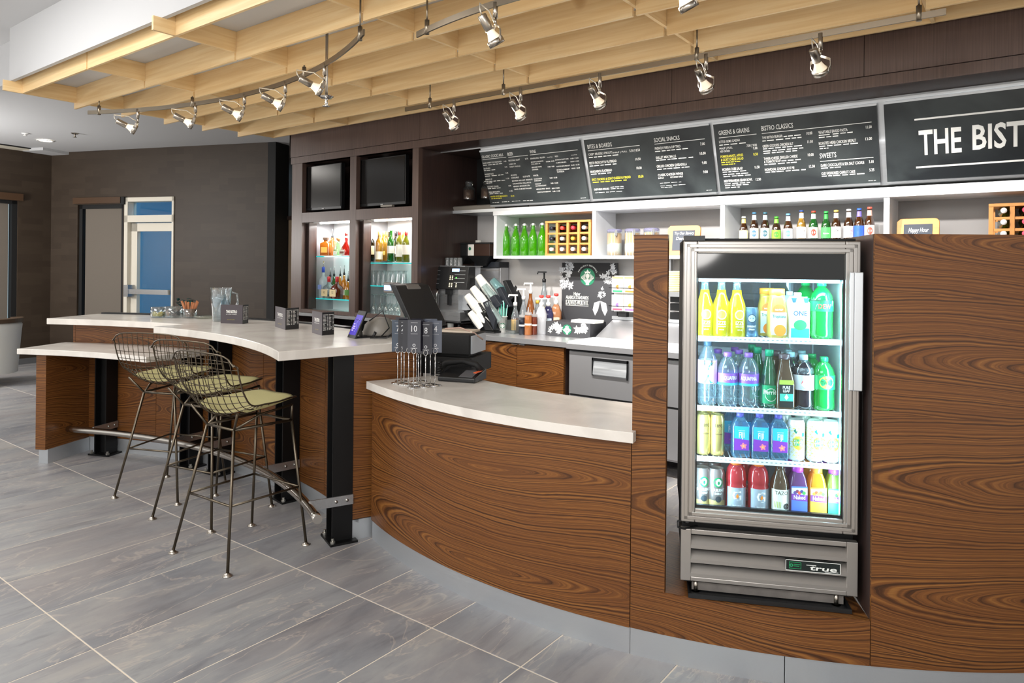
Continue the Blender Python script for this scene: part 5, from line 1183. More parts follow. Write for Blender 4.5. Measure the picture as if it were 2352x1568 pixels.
# canisters of layered grain
GRAIN = None
def make_grain():
    m, t, b, N, L = nt('layered_grain'); n = NB(t); x, y, z = n.sep(n.coord('Object'))
    w = n.noise(n.coord('Object'), scale=14, detail=2)
    k = n.m('ADD', n.m('MULTIPLY', z, 5.2), n.m('MULTIPLY', w, .25))
    c = n.ramp(k, [(.2, 'd9b890'), (.36, 'f2ece0'), (.62, 'f4efe6'), (.66, 'e0b98c'), (.8, 'd5ab7c')]); L.new(c, b.inputs['Base Color']); b.inputs['Roughness'].default_value = .8
    return m
GRAIN = make_grain()
for k, (px, lab) in enumerate((((-2.87,5.24,1.605)[0], 'left glass clip canister of layered oats on the white shelf'), ((-2.702,5.24,1.605)[0], 'middle glass clip canister of layered oats, partly behind the walnut pier'), ((-2.529,5.24,1.605)[0], 'right glass clip canister, mostly behind the walnut pier'))):
    t = thing('canister', lab, 'canister', (px, 5.24, ZS), R(38), 'glass clip canisters'); r = .064
    obj('glass', G().lathe([(r, 0), (r, .2)], 22, cap=False), JAR, t); obj('contents', G().lathe([(r*.96, .004), (r*.96, .188), (0, .19)], 22), GRAIN, t)
    l = obj('lid', G().lathe([(r*1.02, .2), (r*1.02, .214), (r*.9, .224), (0, .226)], 22), clear('lid_plastic', 'dcdcf2', .2, .4, 'c8c8ea'), t); obj('clasp', G().box(-.008, .008, -r-.012, -r-.004, .165, .215).tube([(0, -r-.008, .165), (0, -r-.014, .15)], .004, 6), CHROME, l)
t = thing('paper_roll', 'white roll standing at the left end of the second shelf bay', 'roll', ((-3.067,5.38,1.608)[0], 5.38, ZS)); obj('roll', G().lathe([(.05, 0), (.05, .2), (.018, .2), (.018, .19)], 20), pm('pale_paper', 'e8ecee', .7), t); obj('band', G().lathe([(.0505, .05), (.0505, .11)], 20, cap=False), WHITE, t)
# chalkboards shaped like paddles
PADW = pm('acacia_wood', 'd59a52', .5, noise=.2, nscale=18, stretch=(.3, 1, 3)); SLATE = pm('slate_chalkboard', '474d57', .7, noise=.1, nscale=6)
def paddle(lab, x0, z0, w, h, lines, deep=5.2):
    t = thing('paddle_chalkboard', lab, 'chalkboard', (x0, deep, z0))
    out = [(0, 0), (0, h-.02), (.02, h), (w*.78, h)]
    for k in range(1, 7): a = R(90-k*15); out.append((w*.78+w*.10*math.cos(a), h-w*.10+w*.10*math.sin(a)))
    for k in range(0, 7): a = R(180+k*15); out.append((w*1.03+w*.15*math.cos(a), h*.55+w*.15*math.sin(a)+.0))
    out += [(w*1.3, h*.55-w*.15), (w*1.38, h*.55-w*.2), (w*1.38, h*.3), (w*1.3, h*.22), (w*1.03, h*.2), (w*.88, 0)]
    Q = Matrix.Rotation(R(-8), 4, 'X')
    obj('board', G().front(out, 0, .02, Q), PADW, t, bevel=.003, recalc=True)
    s = obj('slate', G().box(w*.15, w*.74, -.003, .001, h*.16, h*.84, Q), SLATE, t)
    g = G()
    for s_, u0, u1, v, hh in lines: letters(g, s_, w*u0, w*u1, h*v, h*hh, lambda a, b: tuple(Q @ Vector((a+(b-h*v)*.15, -.0045, b))), .01)
    obj('chalk_lettering', g, pm('chalk', 'f2f4f6', .8), s)
    return t
px = (-2.38,5.2,1.614)[0]; w = (-2.087,5.2,1.613)[0]-px
paddle('paddle shaped chalkboard with Try Our Savory written on it', px, ZS, w*1.05, (-2.272,5.2,1.848)[2]-ZS, [('Try Our Savory', .19, .72, .70, .09), ('Dark', .25, .50, .52, .10)])
px = (-0.753,5.2,1.639)[0]; w = (-0.478,5.2,1.637)[0]-px
paddle('paddle shaped chalkboard with Happy Hour written on it', px, ZS, w, (-0.625,5.2,1.85)[2]-ZS, [('Happy Hour', .25, .66, .62, .12)])
# twelve beers on a riser in the third bay
tag(obj('bottle_riser', box(sx[2]+.08, sx[3]-.05, 5.14, 5.28, ZS, 1.70), SHELFW), 'white riser under the row of twelve beers', 'riser')
beers = [(1708, 497, '5a3416', 'e8d77a', 'd9e0d8', 'e6e2b0'), (1732, 487, '4a2a14', 'c9dbe2', '3f6f8f', 'e8e4d0'), (1757, 487, '4a2a14', 'bcd4dc', '2f5f6f', 'd6dccf'), (1783, 497, '4a3014', '6fc23a', '3f9a2a', '7fc83a'), (1810, 490, '5a3416', 'e3ebf0', '5f92b8', 'dfe6ec'), (1840.5, 482, 'caa040', 'e9ecef', '27407a', 'f1f1ea'),
         (1868, 484, '1f7d33', 'eef0ee', 'b8402f', 'f0e6da'), (1897, 484, '1c7a30', '2c8a3c', '2f9a48', '4aa85a'), (1920, 481, '5a3416', 'e7e7e2', 'd8b85a', 'f0eee6'), (1949, 480, '5a3416', 'dfe6e4', 'd8d8d4', 'f0ece6'), (1973, 478, '6a3a16', '7a6fe0', '2f5fd0', '2f62d8'), (1997, 475, '6a3a16', 'f0b0a0', 'e05a4a', 'f0ddd4')]
bl = ['first beer of the row, brown with a yellow neck label', 'second beer, brown with a pale label and blue cap', 'third beer, brown with a blue green label', 'fourth beer, short and brown with a bright green label', 'fifth beer, brown with a pale blue oval label', 'sixth beer, clear golden glass with a long white label', 'seventh beer, green with a red and white label', 'eighth beer, all green with a green label', 'ninth beer, brown with a white label reading Lite', 'tenth beer, brown with a silver neck and white label', 'eleventh beer, brown with a strong blue label', 'twelfth beer at the right end, brown with a pink red label']
bxs = [(-1.761,5.2,1.759)[0], (-1.683,5.2,1.757)[0], (-1.604,5.2,1.756)[0], (-1.523,5.2,1.754)[0], (-1.441,5.2,1.753)[0], (-1.35,5.2,1.751)[0], (-1.269,5.2,1.749)[0], (-1.186,5.2,1.748)[0], (-1.121,5.2,1.746)[0], (-1.041,5.2,1.745)[0], (-0.976,5.2,1.743)[0], (-0.912,5.2,1.742)[0]]
bzs = [(-1.762,5.2,1.899)[2], (-1.685,5.2,1.928)[2], (-1.606,5.2,1.925)[2], (-1.525,5.2,1.89)[2], (-1.442,5.2,1.909)[2], (-1.353,5.2,1.93)[2], (-1.271,5.2,1.921)[2], (-1.188,5.2,1.915)[2], (-1.123,5.2,1.921)[2], (-1.043,5.2,1.924)[2], (-0.978,5.2,1.927)[2], (-0.914,5.2,1.933)[2]]
for k, (px, py, gc, nc, cc, lc) in enumerate(beers):
    t = thing('beer_bottle', bl[k], 'bottle', (bxs[k], 5.2, 1.701), R(15), 'row of beers under the third board'); h = bzs[k]-1.701; r = .031
    obj('body', G().lathe([(r*.9, 0), (r, .005), (r, h*.5), (r*.85, h*.62), (r*.46, h*.78), (r*.42, h-.012)], 18), clear('beer_'+gc, gc, .25, .6, gc), t)
    obj('cap', G().lathe([(r*.47, h-.014), (r*.5, h-.01), (r*.46, h-.001), (0, h)], 14), pm('cap_'+cc, cc, .35), t)
    obj('neck_label', G().lathe([(r*.62, h*.70), (r*.49, h*.78), (r*.46, h*.90)], 16, cap=False), pm('bl_'+nc, nc, .5), t)
    l = obj('label', G().lathe([(r*1.015, h*.12), (r*1.015, h*.47)], 18, cap=False), pm('bl_'+lc, lc, .5), t)
    f = wrap(r*1.03); g = G()
    if k == 8: flat(g, 'Lite', 0, h*.32, h*.08, f, .8); obj('lettering', g, pm('ink_navy', '23304a', .5), l)
    elif k == 5: flat(g, 'Corona', 0, h*.33, h*.065, f, .8); flat(g, 'Extra', 0, h*.22, h*.06, f, .8); obj('lettering', g, pm('ink_navy', '23304a', .5), l)
    elif k == 7: flat(g, 'Heineken', 0, h*.25, h*.05, f, .7); obj('lettering', g, WHITE, l)
    elif k == 9: flat(g, 'COORS', 0, h*.30, h*.06, f, .8); flat(g, 'LIGHT', 0, h*.20, h*.06, f, .8); obj('lettering', g, pm('ink_pinkred', 'd06a6a', .5), l)
    else:
        n = 16; g.add([f(0, h*.3)]+[f(r*.55*math.cos(2*PI*q/n), h*.3+h*.11*math.sin(2*PI*q/n)) for q in range(n)], [(0, 1+q, 1+(q+1) % n) for q in range(n)]); obj('label_picture', g, pm('bp_'+cc, cc, .5), l)

# ================================================================== back counter, prep table and what stands on them
YK = 4.66; XP = -2.955
tag(obj('steel_worktop', G().side([(YK, .872), (YK, .912), (YK+.004, .914), (5.47, .914), (5.47, .872)], -4.60, XP-.012), SHEET), 'long stainless steel worktop along the back wall', 'worktop')
bc = thing('base_cabinet', 'walnut base cabinet with two doors under the steel worktop', 'cabinet', (-3.4, YK, 0))
xd0, xd1, xd2 = (-3.94,4.68,0.636)[0], (-3.47,4.68,0.68)[0], (-3.005,4.68,0.723)[0]
in_place('carcass', box(xd0, xd2, YK+.05, 5.45, .02, .868), LAMD, bc)
for a_, b__ in ((xd0+.002, xd1-.002), (xd1+.002, xd2-.002)):
    d_ = in_place('door', box(a_, b__, YK+.02, YK+.045, .1, .862), WALNUT, bc)
px_ = (-3.49,4.66,0.869)[0]; qx_ = (-3.413,4.66,0.864)[0]
for x in (px_, qx_): in_place('tab_pull', box(x-.028, x+.028, YK+.006, YK+.03, .859, .863), ALU, bc)
uf = thing('undercounter_fridge', 'small silver undercounter fridge left of the walnut cabinet', 'fridge', (xd0-.35, YK, 0))
in_place('body', box(xd0-.62, xd0-.02, YK+.08, 5.4, .02, .84), GREYP, uf); in_place('door', box(xd0-.62, xd0-.02, YK+.03, YK+.08, .06, .70), STEELV, uf); in_place('fascia', box(xd0-.62, xd0-.02, YK+.03, YK+.08, .72, .80), STEELV, uf); in_place('handle', box(xd0-.5, xd0-.12, YK+.015, YK+.03, .70, .712), BLACK, uf)
pt = thing('prep_table', 'stainless sandwich prep table with a black recessed handle and sloped lid', 'prep table', (-2.2, YK, 0))
XE = -.95
in_place('body', box(XP, XE, YK+.03, 5.44, .12, .868), SHEET, pt)
in_place('top_edge', G().side([(YK-.02, .868), (YK-.02, .908), (YK-.014, .914), (5.44, .914), (5.44, .868)], XP-.005, XE), SHEET, pt)
in_place('cutting_board', box(XP+.01, XE, YK-.012, 5.04, .914, .93), pm('cutting_board', 'eef2f4', .45), pt, bevel=.003)
in_place('lid', G().side([(5.06, .916), (5.07, .925), (5.38, 1.06), (5.38, 1.085), (5.44, 1.085), (5.44, .916)], -3.02+.07, XE), SHEET, pt)
in_place('lid_ridge', box(-2.96, XE, 5.372, 5.44, 1.062, 1.088), ALU, pt)
in_place('seal', box(XP+.005, XE, YK+.012, YK+.03, .852, .866), BLACKM, pt)
h0, h1 = (-2.746,4.66,0.716)[0], (-2.415,4.66,0.748)[0]; hz0, hz1 = (-2.582,4.66,0.679)[2], (-2.584,4.66,0.814)[2]
dzb = (-2.655,4.66,0.512)[2]
for k, (x0, x1) in enumerate(((XP+.01, h1+.17), (h1+.175, XE))):
    dr = in_place('drawer', box(x0, x1, YK+.005, YK+.028, dzb+.005, .848), SHEET, pt)
    c = (h0+h1)/2+k*.8
    in_place('handle', G().box(c-.155, c+.155, YK-.006, YK+.006, hz1-.02, hz1).box(c-.155, c-.143, YK-.006, YK+.006, hz0, hz1).box(c+.143, c+.155, YK-.006, YK+.006, hz0-.01, hz1), BLACK, dr)
    in_place('handle_scoop', G().add([(c-.143, YK+.004, hz1-.02), (c+.143, YK+.004, hz1-.02), (c+.143, YK-.012, hz0+.01), (c-.143, YK-.012, hz0+.01), (c-.143, YK+.004, hz0), (c+.143, YK+.004, hz0)], [(3, 2, 1, 0), (4, 5, 2, 3)]), ALU, dr)
    in_place('drawer', box(x0, x1, YK+.005, YK+.028, .14, dzb-.012), SHEET, pt)
in_place('gap_trim', box(XP+.01, XE, YK+.02, YK+.029, dzb-.012, dzb+.005), BLACKM, pt)
# ---- coffee machine
def at(loc, rz=0): return loc
cm = thing('coffee_machine', 'black and steel coffee machine with a lit blue display', 'coffee machine', (-4.22, 5.00, .915))
XM0, XM1 = -.30, .22
f0, f1 = (-4.635,4.92,1.384)[0]+4.22, (-4.216,4.92,1.391)[0]+4.22
zq = (-4.412,4.92,1.503)[2]-.915; zr = (-4.409,4.92,1.289)[2]-.915; zd = (-4.371,4.82,1.082)[2]-.915; ze = (-4.369,4.82,1.001)[2]-.915
obj('rear_body', box(f0+.02, f1-.14, -.06, .26, .06, zq), STEEL, cm)
obj('front_panel', G().side([(-.11, zr), (-.075, zq), (.02, zq), (.02, zr)], f0, f1), BLACK, cm, bevel=.004)
fp = lambda u_, v_: (u_, -.112+(v_-zr)/(zq-zr)*.035-.002, v_)
g = G(); q_ = zq-zr
def pan(g, x0, x1, z0, z1): g.add([fp(x0, z0), fp(x1, z0), fp(x1, z1), fp(x0, z1)], [(0, 1, 2, 3)])
g = G(); pan(g, f0+.22, f0+.31, zr+q_*.78, zr+q_*.91); obj('display', g, pm('blue_display', '8fb4ff', .3, emit=2.2, ecol='9fc0ff'), cm)
g = G()
for r__, zz in enumerate((.56, .49, .42, .24, .17, .10)):
    for c__ in range(2 if r__ < 3 else 4):
        if c__ == 2: continue
        xx = f0+.20+c__*.028; pan(g, xx, xx+.014, zr+q_*zz, zr+q_*(zz+.04))
obj('buttons', g, pm('button_lit', 'efe7c8', .4, emit=.6), cm)
g = G(); pan(g, f0+.275, f0+.29, zr+q_*.49, zr+q_*.53); obj('green_light', g, pm('green_led', '4fe04a', .4, emit=2), cm)
g = G()
for k in range(4):
    pan(g, f1-.16, f1-.03, zr+q_*(.30+.17*k), zr+q_*(.315+.17*k)); pan(g, f0, f0+.07, zr+q_*(.24+.19*k), zr+q_*(.25+.19*k))
obj('trim_lines', g, ALU, cm)
obj('top_tray', box(f0+.04, f1-.06, -.06, .2, zq, zq+.008), STEEL, cm)
obj('spout', G().box(f0+.15, f0+.21, -.10, -.04, zr-.05, zr).box(f0+.165, f0+.195, -.09, -.05, zr-.15, zr-.05), BLACK, cm); obj('steam_wand', G().tube([(f0+.04, -.08, zr+.02), (f0+.04, -.1, zr-.05), (f0+.03, -.1, zr-.2)], .007, 8), CHROME, cm)
obj('drip_tray', box(f0-.04, f1-.02, -.17, .1, ze, zd), STEEL, cm); obj('lower_body', box(f0, f1-.14, -.02, .26, .045, ze+.05), BLACK, cm)
obj('grounds_drawer', box(f0+.16, f1-.03, -.0, .02, zd+.01, zd+.15), ALU, cm); obj('drawer_pull', box(f0+.22, f0+.27, -.006, 0, zd+.01, zd+.05), BLACK, cm)
for sx_ in (f0+.03, f1-.18):
    for sy_ in (.0, .24): obj('foot', G().cyl((sx_, sy_, 0), (sx_, sy_, .05), .015), BLACK, cm)
mc = thing('milk_chiller', 'silver milk chiller box beside the coffee machine', 'chiller', ((-4.341,5.36,1.128)[0], 5.36, .915)); w_ = ((-4.197,5.36,1.389)[0]-(-4.513,5.36,1.383)[0])/2; zz = (-4.346,5.36,1.498)[2]-.915
obj('case', box(-w_, w_, 0, .13, .012, zz), SHEET, mc, bevel=.004)
for k in range(3): obj('seam', box(-w_+.01, w_-.02, -.002, .001, zz*(.95-.13*k), zz*(.95-.13*k)+.004), GREYP, mc)
obj('top_tray', box(-w_, w_+.0, -.02, .13, zz+.0, zz+.055), NAVY, mc)
for k, (px, lab) in enumerate((((-4.66,5.3,1.6)[0], 'left dark bean hopper with a white card, above the coffee machine'), ((-4.376,5.3,1.6)[0], 'right brown bean hopper with a white card, above the milk chiller'))):
    t = thing('bean_hopper', lab, 'hopper', (px, 5.3, zq+.925), 0, 'bean hoppers'); hz = (-4.637,5.3,1.609)[2]-zq-.925; ht = (-4.639,5.3,1.727)[2]-zq-.925
    obj('bin', box(-.13, .15, -.06, .14, hz, ht), pm('smoked_plastic', '3d2a22', .25) if k else BLACK, t, bevel=.004)
    obj('lid', box(-.135, .155, -.065, .145, ht, ht+.014), BLACK, t)
    g = G(); v0 = [(-.13, -.06), (.15, -.06), (.15, .14), (-.13, .14)]; v1 = [(-.04, -.02), (.05, -.02), (.05, .08), (-.04, .08)]
    g.add([(*p, hz) for p in v0]+[(*p, hz-.09) for p in v1], [(i, (i+1) % 4, 4+(i+1) % 4, 4+i) for i in range(4)]); obj('funnel', g, BLACK, t); obj('neck', box(-.04, .05, -.02, .08, 0, hz-.088), BLACKM, t)
    c_ = obj('card', box(-.075 if k == 0 else -.12, .0 if k == 0 else -.045, -.066, -.0625, hz+.004, ht-.004), PAPER, t); obj('card_emblem', G().lathe([(0, 0), (.017, 0)], 14, Matrix.Translation((-.05 if k == 0 else -.095, -.0668, (hz+ht)/2+.012)) @ Matrix.Rotation(PI/2, 4, 'X'), cap=False), pm('emblem_green', '1c7d5a', .5), c_)
CUPW = pm('paper_cup', 'f0efe8', .6)
t = thing('paper_cup_stack', 'upright stack of white paper cups on top of the coffee machine', 'cups', ((-4.498,5.36,1.505)[0], 5.40, zq+.98)); hh = .06+(-4.5,5.36,1.658)[2]-zq-.925
g = G()
for k in range(9): g.lathe([(.040-.001*k*.6, k*hh*.085), (.042-.001*k*.6, k*hh*.085+.004), (.033, k*hh*.085+hh*.3)], 18, cap=False)
obj('cups', g, CUPW, t)['kind'] = 'stuff'; obj('cup_base', G().lathe([(.033, hh*.98), (0, hh*.98)], 18, cap=False), CUPW, t)
for k in range(4): glass('water_glass', ('first', 'second', 'third', 'fourth')[k]+' of the upturned glasses on the coffee machine', ((-4.569,5.02,1.507)[0]+k*.052, 5.02, zq+.924), [(.026, .075), (.029, .0)], 'upturned glasses on the coffee machine', 14)
glass('water_glass', 'tall clear glass standing under the steam wand', (-4.22+f0+.02, 4.90, zd+.916), [(.03, 0), (.04, .16)], None, 18)
# ---- cup dispenser: black slanted rack with stacks of cups and lids
dO = Vector(((-4.006,4.9,0.934)[0], 4.90, .915))
t = thing('cup_dispenser', 'black slanted rack holding stacks of cups and lids', 'rack', dO)
def slab(pts, y0, y1, m=BLACK): return obj('divider', G().front([(p[0]-dO.x, p[2]-dO.z) for p in pts], y0-4.90, y1-4.90), m, t, bevel=.003, recalc=True)
slab([(-4.259,4.9,1.096), (-4.222,4.9,1.102), (-4.027,4.9,0.936), (-4.099,4.9,0.932)], 4.90, 5.00)
slab([(-4.162,4.88,1.081), (-4.126,4.88,1.103), (-4.074,4.88,1.089), (-3.929,4.88,0.94), (-4.02,4.88,0.934)], 4.86, 4.90)
slab([(-4.04,4.92,1.069), (-3.999,4.92,1.095), (-3.851,4.92,0.942), (-3.941,4.92,0.937)], 4.84, 4.96)
slab([(-3.988,4.93,1.182), (-3.933,4.93,1.204), (-3.841,4.93,1.036), (-3.859,4.93,0.945)], 4.85, 4.89, NAVY)
slab([(-4.257,4.94,1.155), (-4.214,4.94,1.177), (-4.14,4.94,1.104), (-4.171,4.94,1.07)], 4.94, 5.00)
slab([(-4.125,4.94,1.152), (-4.063,4.94,1.175), (-4,4.94,1.094), (-4.061,4.94,1.075)], 4.88, 4.94)
slab([(-4.092,5,1.224), (-4.035,5,1.25), (-3.968,5,1.188), (-4.039,5,1.15)], 4.96, 5.02)
slab([(-3.968,5,1.22), (-3.913,5,1.254), (-3.832,5,1.162), (-3.897,5,1.128)], 4.92, 4.98, NAVY)
slab([(-3.951,5.06,1.299), (-3.911,5.06,1.324), (-3.789,5.06,1.15), (-3.848,5.06,1.127)], 5.00, 5.06, NAVY)
slab([(-3.927,5.1,1.375), (-3.892,5.1,1.384), (-3.795,5.1,1.231), (-3.839,5.1,1.19)], 5.06, 5.14)
obj('base', box(-.1, .16, -.06, .22, 0, .015), BLACK, t); obj('back', G().front([(.0, 0), (.18, 0), (.26, .30), (.18, .42), (.10, .30)], .22, .235), BLACK, t)
def cupstack(p0, p1, y, r, m, lab, n=8, name='cup_stack'):
    """nested cups between two points, the closed cup base at the upper end"""
    a_ = Vector((p0[0], y, p0[2])); b_ = Vector((p1[0], y-.05, p1[2])); d_ = b_-a_; L = d_.length
    tt = thing(name, lab, 'cups', a_, 0, 'stacks in the black cup rack'); M_ = d_.to_track_quat('Z', 'Y').to_matrix().to_4x4()
    g = G()
    for k in range(n-1): g.lathe([(r*1.08, L*.6*k/n), (r*1.12, L*.6*k/n+.004), (r*.98, L*.6*k/n+L*.12)], 18, M_, cap=False)
    g.lathe([(r*1.08, L*.5), (r*.82, L)], 18, M_, cap=False)
    obj('cups', g, m, tt)['kind'] = 'stuff'; obj('cup_base', G().lathe([(r*.82, L), (r*.76, L), (r*.74, L-.008), (0, L-.008)], 18, M_, cap=False), m, tt)
CUPC = clear('clear_cup', 'eaf4f4', .25, .3, 'dff0ee')
cupstack((-4.018,4.9,1.048), (-4.181,4.9,1.24), 4.91, .041, CUPW, 'white paper cups, lowest of the three white ends in the rack')
cupstack((-3.996,4.96,1.109), (-4.165,4.96,1.311), 4.97, .040, CUPW, 'white paper cups, middle of the three white ends in the rack')
cupstack((-4,5.04,1.194), (-4.169,5.04,1.416), 5.05, .043, CUPW, 'white paper cups, highest of the three white ends in the rack')
cupstack((-3.899,4.99,1.14), (-4.054,4.99,1.334), 5.00, .038, CUPC, 'clear plastic cups between the white stacks in the rack')
cupstack((-3.864,5.1,1.197), (-4.045,5.1,1.381), 5.11, .042, clear('teal_cup', 'cfeeee', .25, .45, 'a8d8da'), 'pale blue clear cups at the upper right of the rack')
cupstack((-3.996,4.85,0.957), (-4.1,4.85,1.093), 4.86, .034, CUPW, 'white lids in the lowest left slot of the rack', 12, 'lid_stack')
cupstack((-3.918,4.89,0.963), (-4.031,4.89,1.087), 4.89, .030, CUPW, 'white lids in the lowest right slot of the rack', 12, 'lid_stack')
cupstack((-3.837,4.9,1.018), (-3.949,4.9,1.184), 4.92, .034, CUPC, 'clear lids in the middle slot of the rack', 12, 'lid_stack')
EMG = pm('emblem_green', '')
def emblem(g_par, fn, r, name='emblem'):
    """round green badge: disc, pale crowned long-haired figure built from simple shapes"""
    def dsc(rr, o, n=28, cx=0, cy=0, sx=1, sy=1): return [fn(cx, cy, o)]+[fn(cx+rr*sx*math.cos(2*PI*k/n), cy+rr*sy*math.sin(2*PI*k/n), o) for k in range(n)]
    fan = lambda n=28: [(0, 1+k, 1+(k+1) % n) for k in range(n)]
    e = obj(name, G().add(dsc(r, .0006), fan()), EMG, g_par)
    g = G()
    g.add(dsc(r*.30, .0011, cy=r*.10, sx=.8), fan())
    for s in (-1, 1):
        for k in range(4):
            x0 = s*r*(.26+.15*k); g.add([fn(x0, r*(.42-.12*k), .0011), fn(x0+s*r*.09, r*(.40-.12*k), .0011), fn(x0+s*r*.14, -r*(.1+.02*k), .0011), fn(x0-s*r*.10, -r*(.80-.16*k), .0011), fn(x0-s*r*.17, -r*(.80-.16*k), .0011), fn(x0+s*r*.05, -r*.1, .0011)], [(0, 1, 2, 3, 4, 5)])
    g.add([fn(-r*.34, r*.42, .0012), fn(-r*.40, r*.66, .0012), fn(-r*.2, r*.56, .0012), fn(0, r*.88, .0012), fn(r*.2, r*.56, .0012), fn(r*.40, r*.66, .0012), fn(r*.34, r*.42, .0012)], [tuple(range(7))])
    g.add([fn(-r*.16, -r*.2, .0012), fn(r*.16, -r*.2, .0012), fn(r*.22, -r*.92, .0012), fn(-r*.22, -r*.92, .0012)], [(0, 1, 2, 3)])
    obj('emblem_figure', g, pm('emblem_white', 'f0f4ee', .5), e)
    return e
def flower(fn, cx, cy, s, seed, n=7, g=None):
    g = g or G(); rnd = random.Random(seed)
    for k in range(n):
        a_ = rnd.uniform(0, 2*PI); d_ = rnd.uniform(0, s*.8); x, y = cx+d_*math.cos(a_), cy+d_*math.sin(a_)
        for q in range(5):
            b_ = a_+q*2*PI/5+rnd.uniform(-.2, .2); L = s*rnd.uniform(.28, .5); w = L*.24
            dx, dy = math.cos(b_), math.sin(b_); o = .0008+.00012*((k*5+q) % 9)
            g.add([fn(x, y, o), fn(x+dx*L*.5-dy*w, y+dy*L*.5+dx*w, o), fn(x+dx*L, y+dy*L, o), fn(x+dx*L*.5+dy*w, y+dy*L*.5-dx*w, o)], [(0, 1, 2, 3)])
    return g
FLW = pm('flower_print', 'c9ccd0', .5); FLG = pm('flower_print_grey', '8d9298', .5)
# straw cup
def papercup(loc, lab, r0, r1, h):
    t = thing('straw_cup', lab, 'cup', loc, R(35)); c = obj('cup', G().lathe([(r0, 0), (r1, h), (r1+.004, h), (r1+.004, h+.005), (r1-.002, h+.005), (r0-.002, .01)], 22), CUPW, t)
    f = lambda u_, v_, o: ((r0+(r1-r0)*((h*.45+v_)/h)+o)*math.cos(-PI/2+u_/r0), (r0+(r1-r0)*((h*.45+v_)/h)+o)*math.sin(-PI/2+u_/r0), h*.45+v_)
    emblem(c, f, .023); return t
hcup = (-3.86,4.98,1.056)[2]-.915
sl = (-3.853,4.973,0.915)
t = papercup(sl, 'white paper cup full of wrapped green and white straws', .03, .043, hcup)
rnd = random.Random(3)
for k in range(16):
    a_ = rnd.uniform(0, 2*PI); b_ = rnd.uniform(.01, .05)
    obj('straw', G().cyl((.02*math.cos(a_), .02*math.sin(a_), .02), (b_*math.cos(a_), b_*math.sin(a_), hcup+rnd.uniform(.09, .15)), .004, 6), (pm('straw_white', 'e3efec', .6), pm('straw_green', '2f9a84', .6), pm('straw_pale', 'a8d4cc', .6))[k % 3], t)
t = thing('takeaway_tumbler', 'small white tumbler with green trim left of the cup rack', 'cup', (-4.522,5.02,0.915)); obj('body', G().lathe([(.03, 0), (.036, .09)], 18), CUPW, t); obj('lid', G().lathe([(.038, .09), (.038, .1), (.03, .112), (0, .113)], 18), pm('pale_grey_plastic', 'b9bec4', .5), t)
# syrup and sauce bottles
def pump(t, z, m, h=.09, a=.03): 
    c = obj('pump', G().lathe([(.018, z), (.018, z+.028), (.008, z+.034), (.007, z+h), (.0, z+h)], 14).box(-.06, .022, -.009, .009, z+h-.004, z+h+.01), m, t); obj('nozzle', G().cyl((-.058, 0, z+h), (-.062, 0, z+h-.016), .006, 8), m, c)
def syrup(loc, lab, top, r, bodym, pumpm, labc='f2efe6', fill=None, square=False):
    t = thing('syrup_bottle', lab, 'bottle', loc, R(25), 'syrup and sauce bottles on the worktop'); h = top-.915; hb_ = h-.10
    if square: obj('body', sq_loft(G(), [(r*.95, 0), (r, .008), (r, hb_*.62), (r*.55, hb_*.86), (.017, hb_*.93), (.016, hb_)], .35), bodym, t)
    else: obj('body', G().lathe([(r*.95, 0), (r, .006), (r, hb_*.60), (r*.72, hb_*.76), (.016, hb_*.88), (.015, hb_)], 20), bodym, t)
    if fill: obj('syrup', G().lathe([(r*.93, .006), (r*.93, hb_*fill), (0, hb_*fill)], 18), MATS['amber_spirit'], t)
    pump(t, hb_, pumpm)
    f = wrap(r*1.02, -PI/2-.3); l_ = obj('label', G().grid([[f(r*.75*k/5, z_) for k in range(-5, 6)] for z_ in (hb_*.12, hb_*.5)]), pm('label_'+labc, labc, .5), t)
    obj('label_mark', G().add([f(0, hb_*.46), f(-.012, hb_*.40), f(0, hb_*.34), f(.012, hb_*.40)], [(0, 1, 2, 3)]), pm('label_ink', '6b6558', .6), l_)
PW = pm('pump_white', 'f4f4f0', .4); PR = pm('pump_red', 'e2453f', .4)
syrup((-3.72,4.985,0.915), 'half full amber syrup bottle with a white pump, front left', (-3.706,4.96,1.261)[2], .036, CLG, PW, 'f6c27a', .55)
syrup(((-3.699,5.08,1.008)[0], 5.08, .915), 'clear syrup bottle with a white pump behind the front left one', (-3.703,5.08,1.313)[2], .038, CLG, PW, 'eef0f0', .1)
syrup(((-3.686,5.17,1.003)[0], 5.17, .915), 'full amber syrup bottle with a tall white pump', (-3.691,5.17,1.364)[2], .038, AMB, PW)
syrup(((-3.648,5.33,1.029)[0], 5.33, .915), 'tall clear syrup bottle with a black pump, the highest of the group', (-3.653,5.33,1.467)[2], .042, CLG, BLACK, 'f0dc7a', .4)
t = thing('syrup_bottle', 'clear syrup bottle with a yellow cap at the back', 'bottle', ((-3.686,5.28,1.017)[0], 5.28, .915), 0, 'syrup and sauce bottles on the worktop'); obj('body', G().lathe([(.036, 0), (.038, .17), (.02, .22), (.015, .26)], 18), CLG, t); obj('cap', G().cyl((0, 0, .255), (0, 0, .285), .018, 14), pm('cap_yellow', 'e6c04a', .4), t)
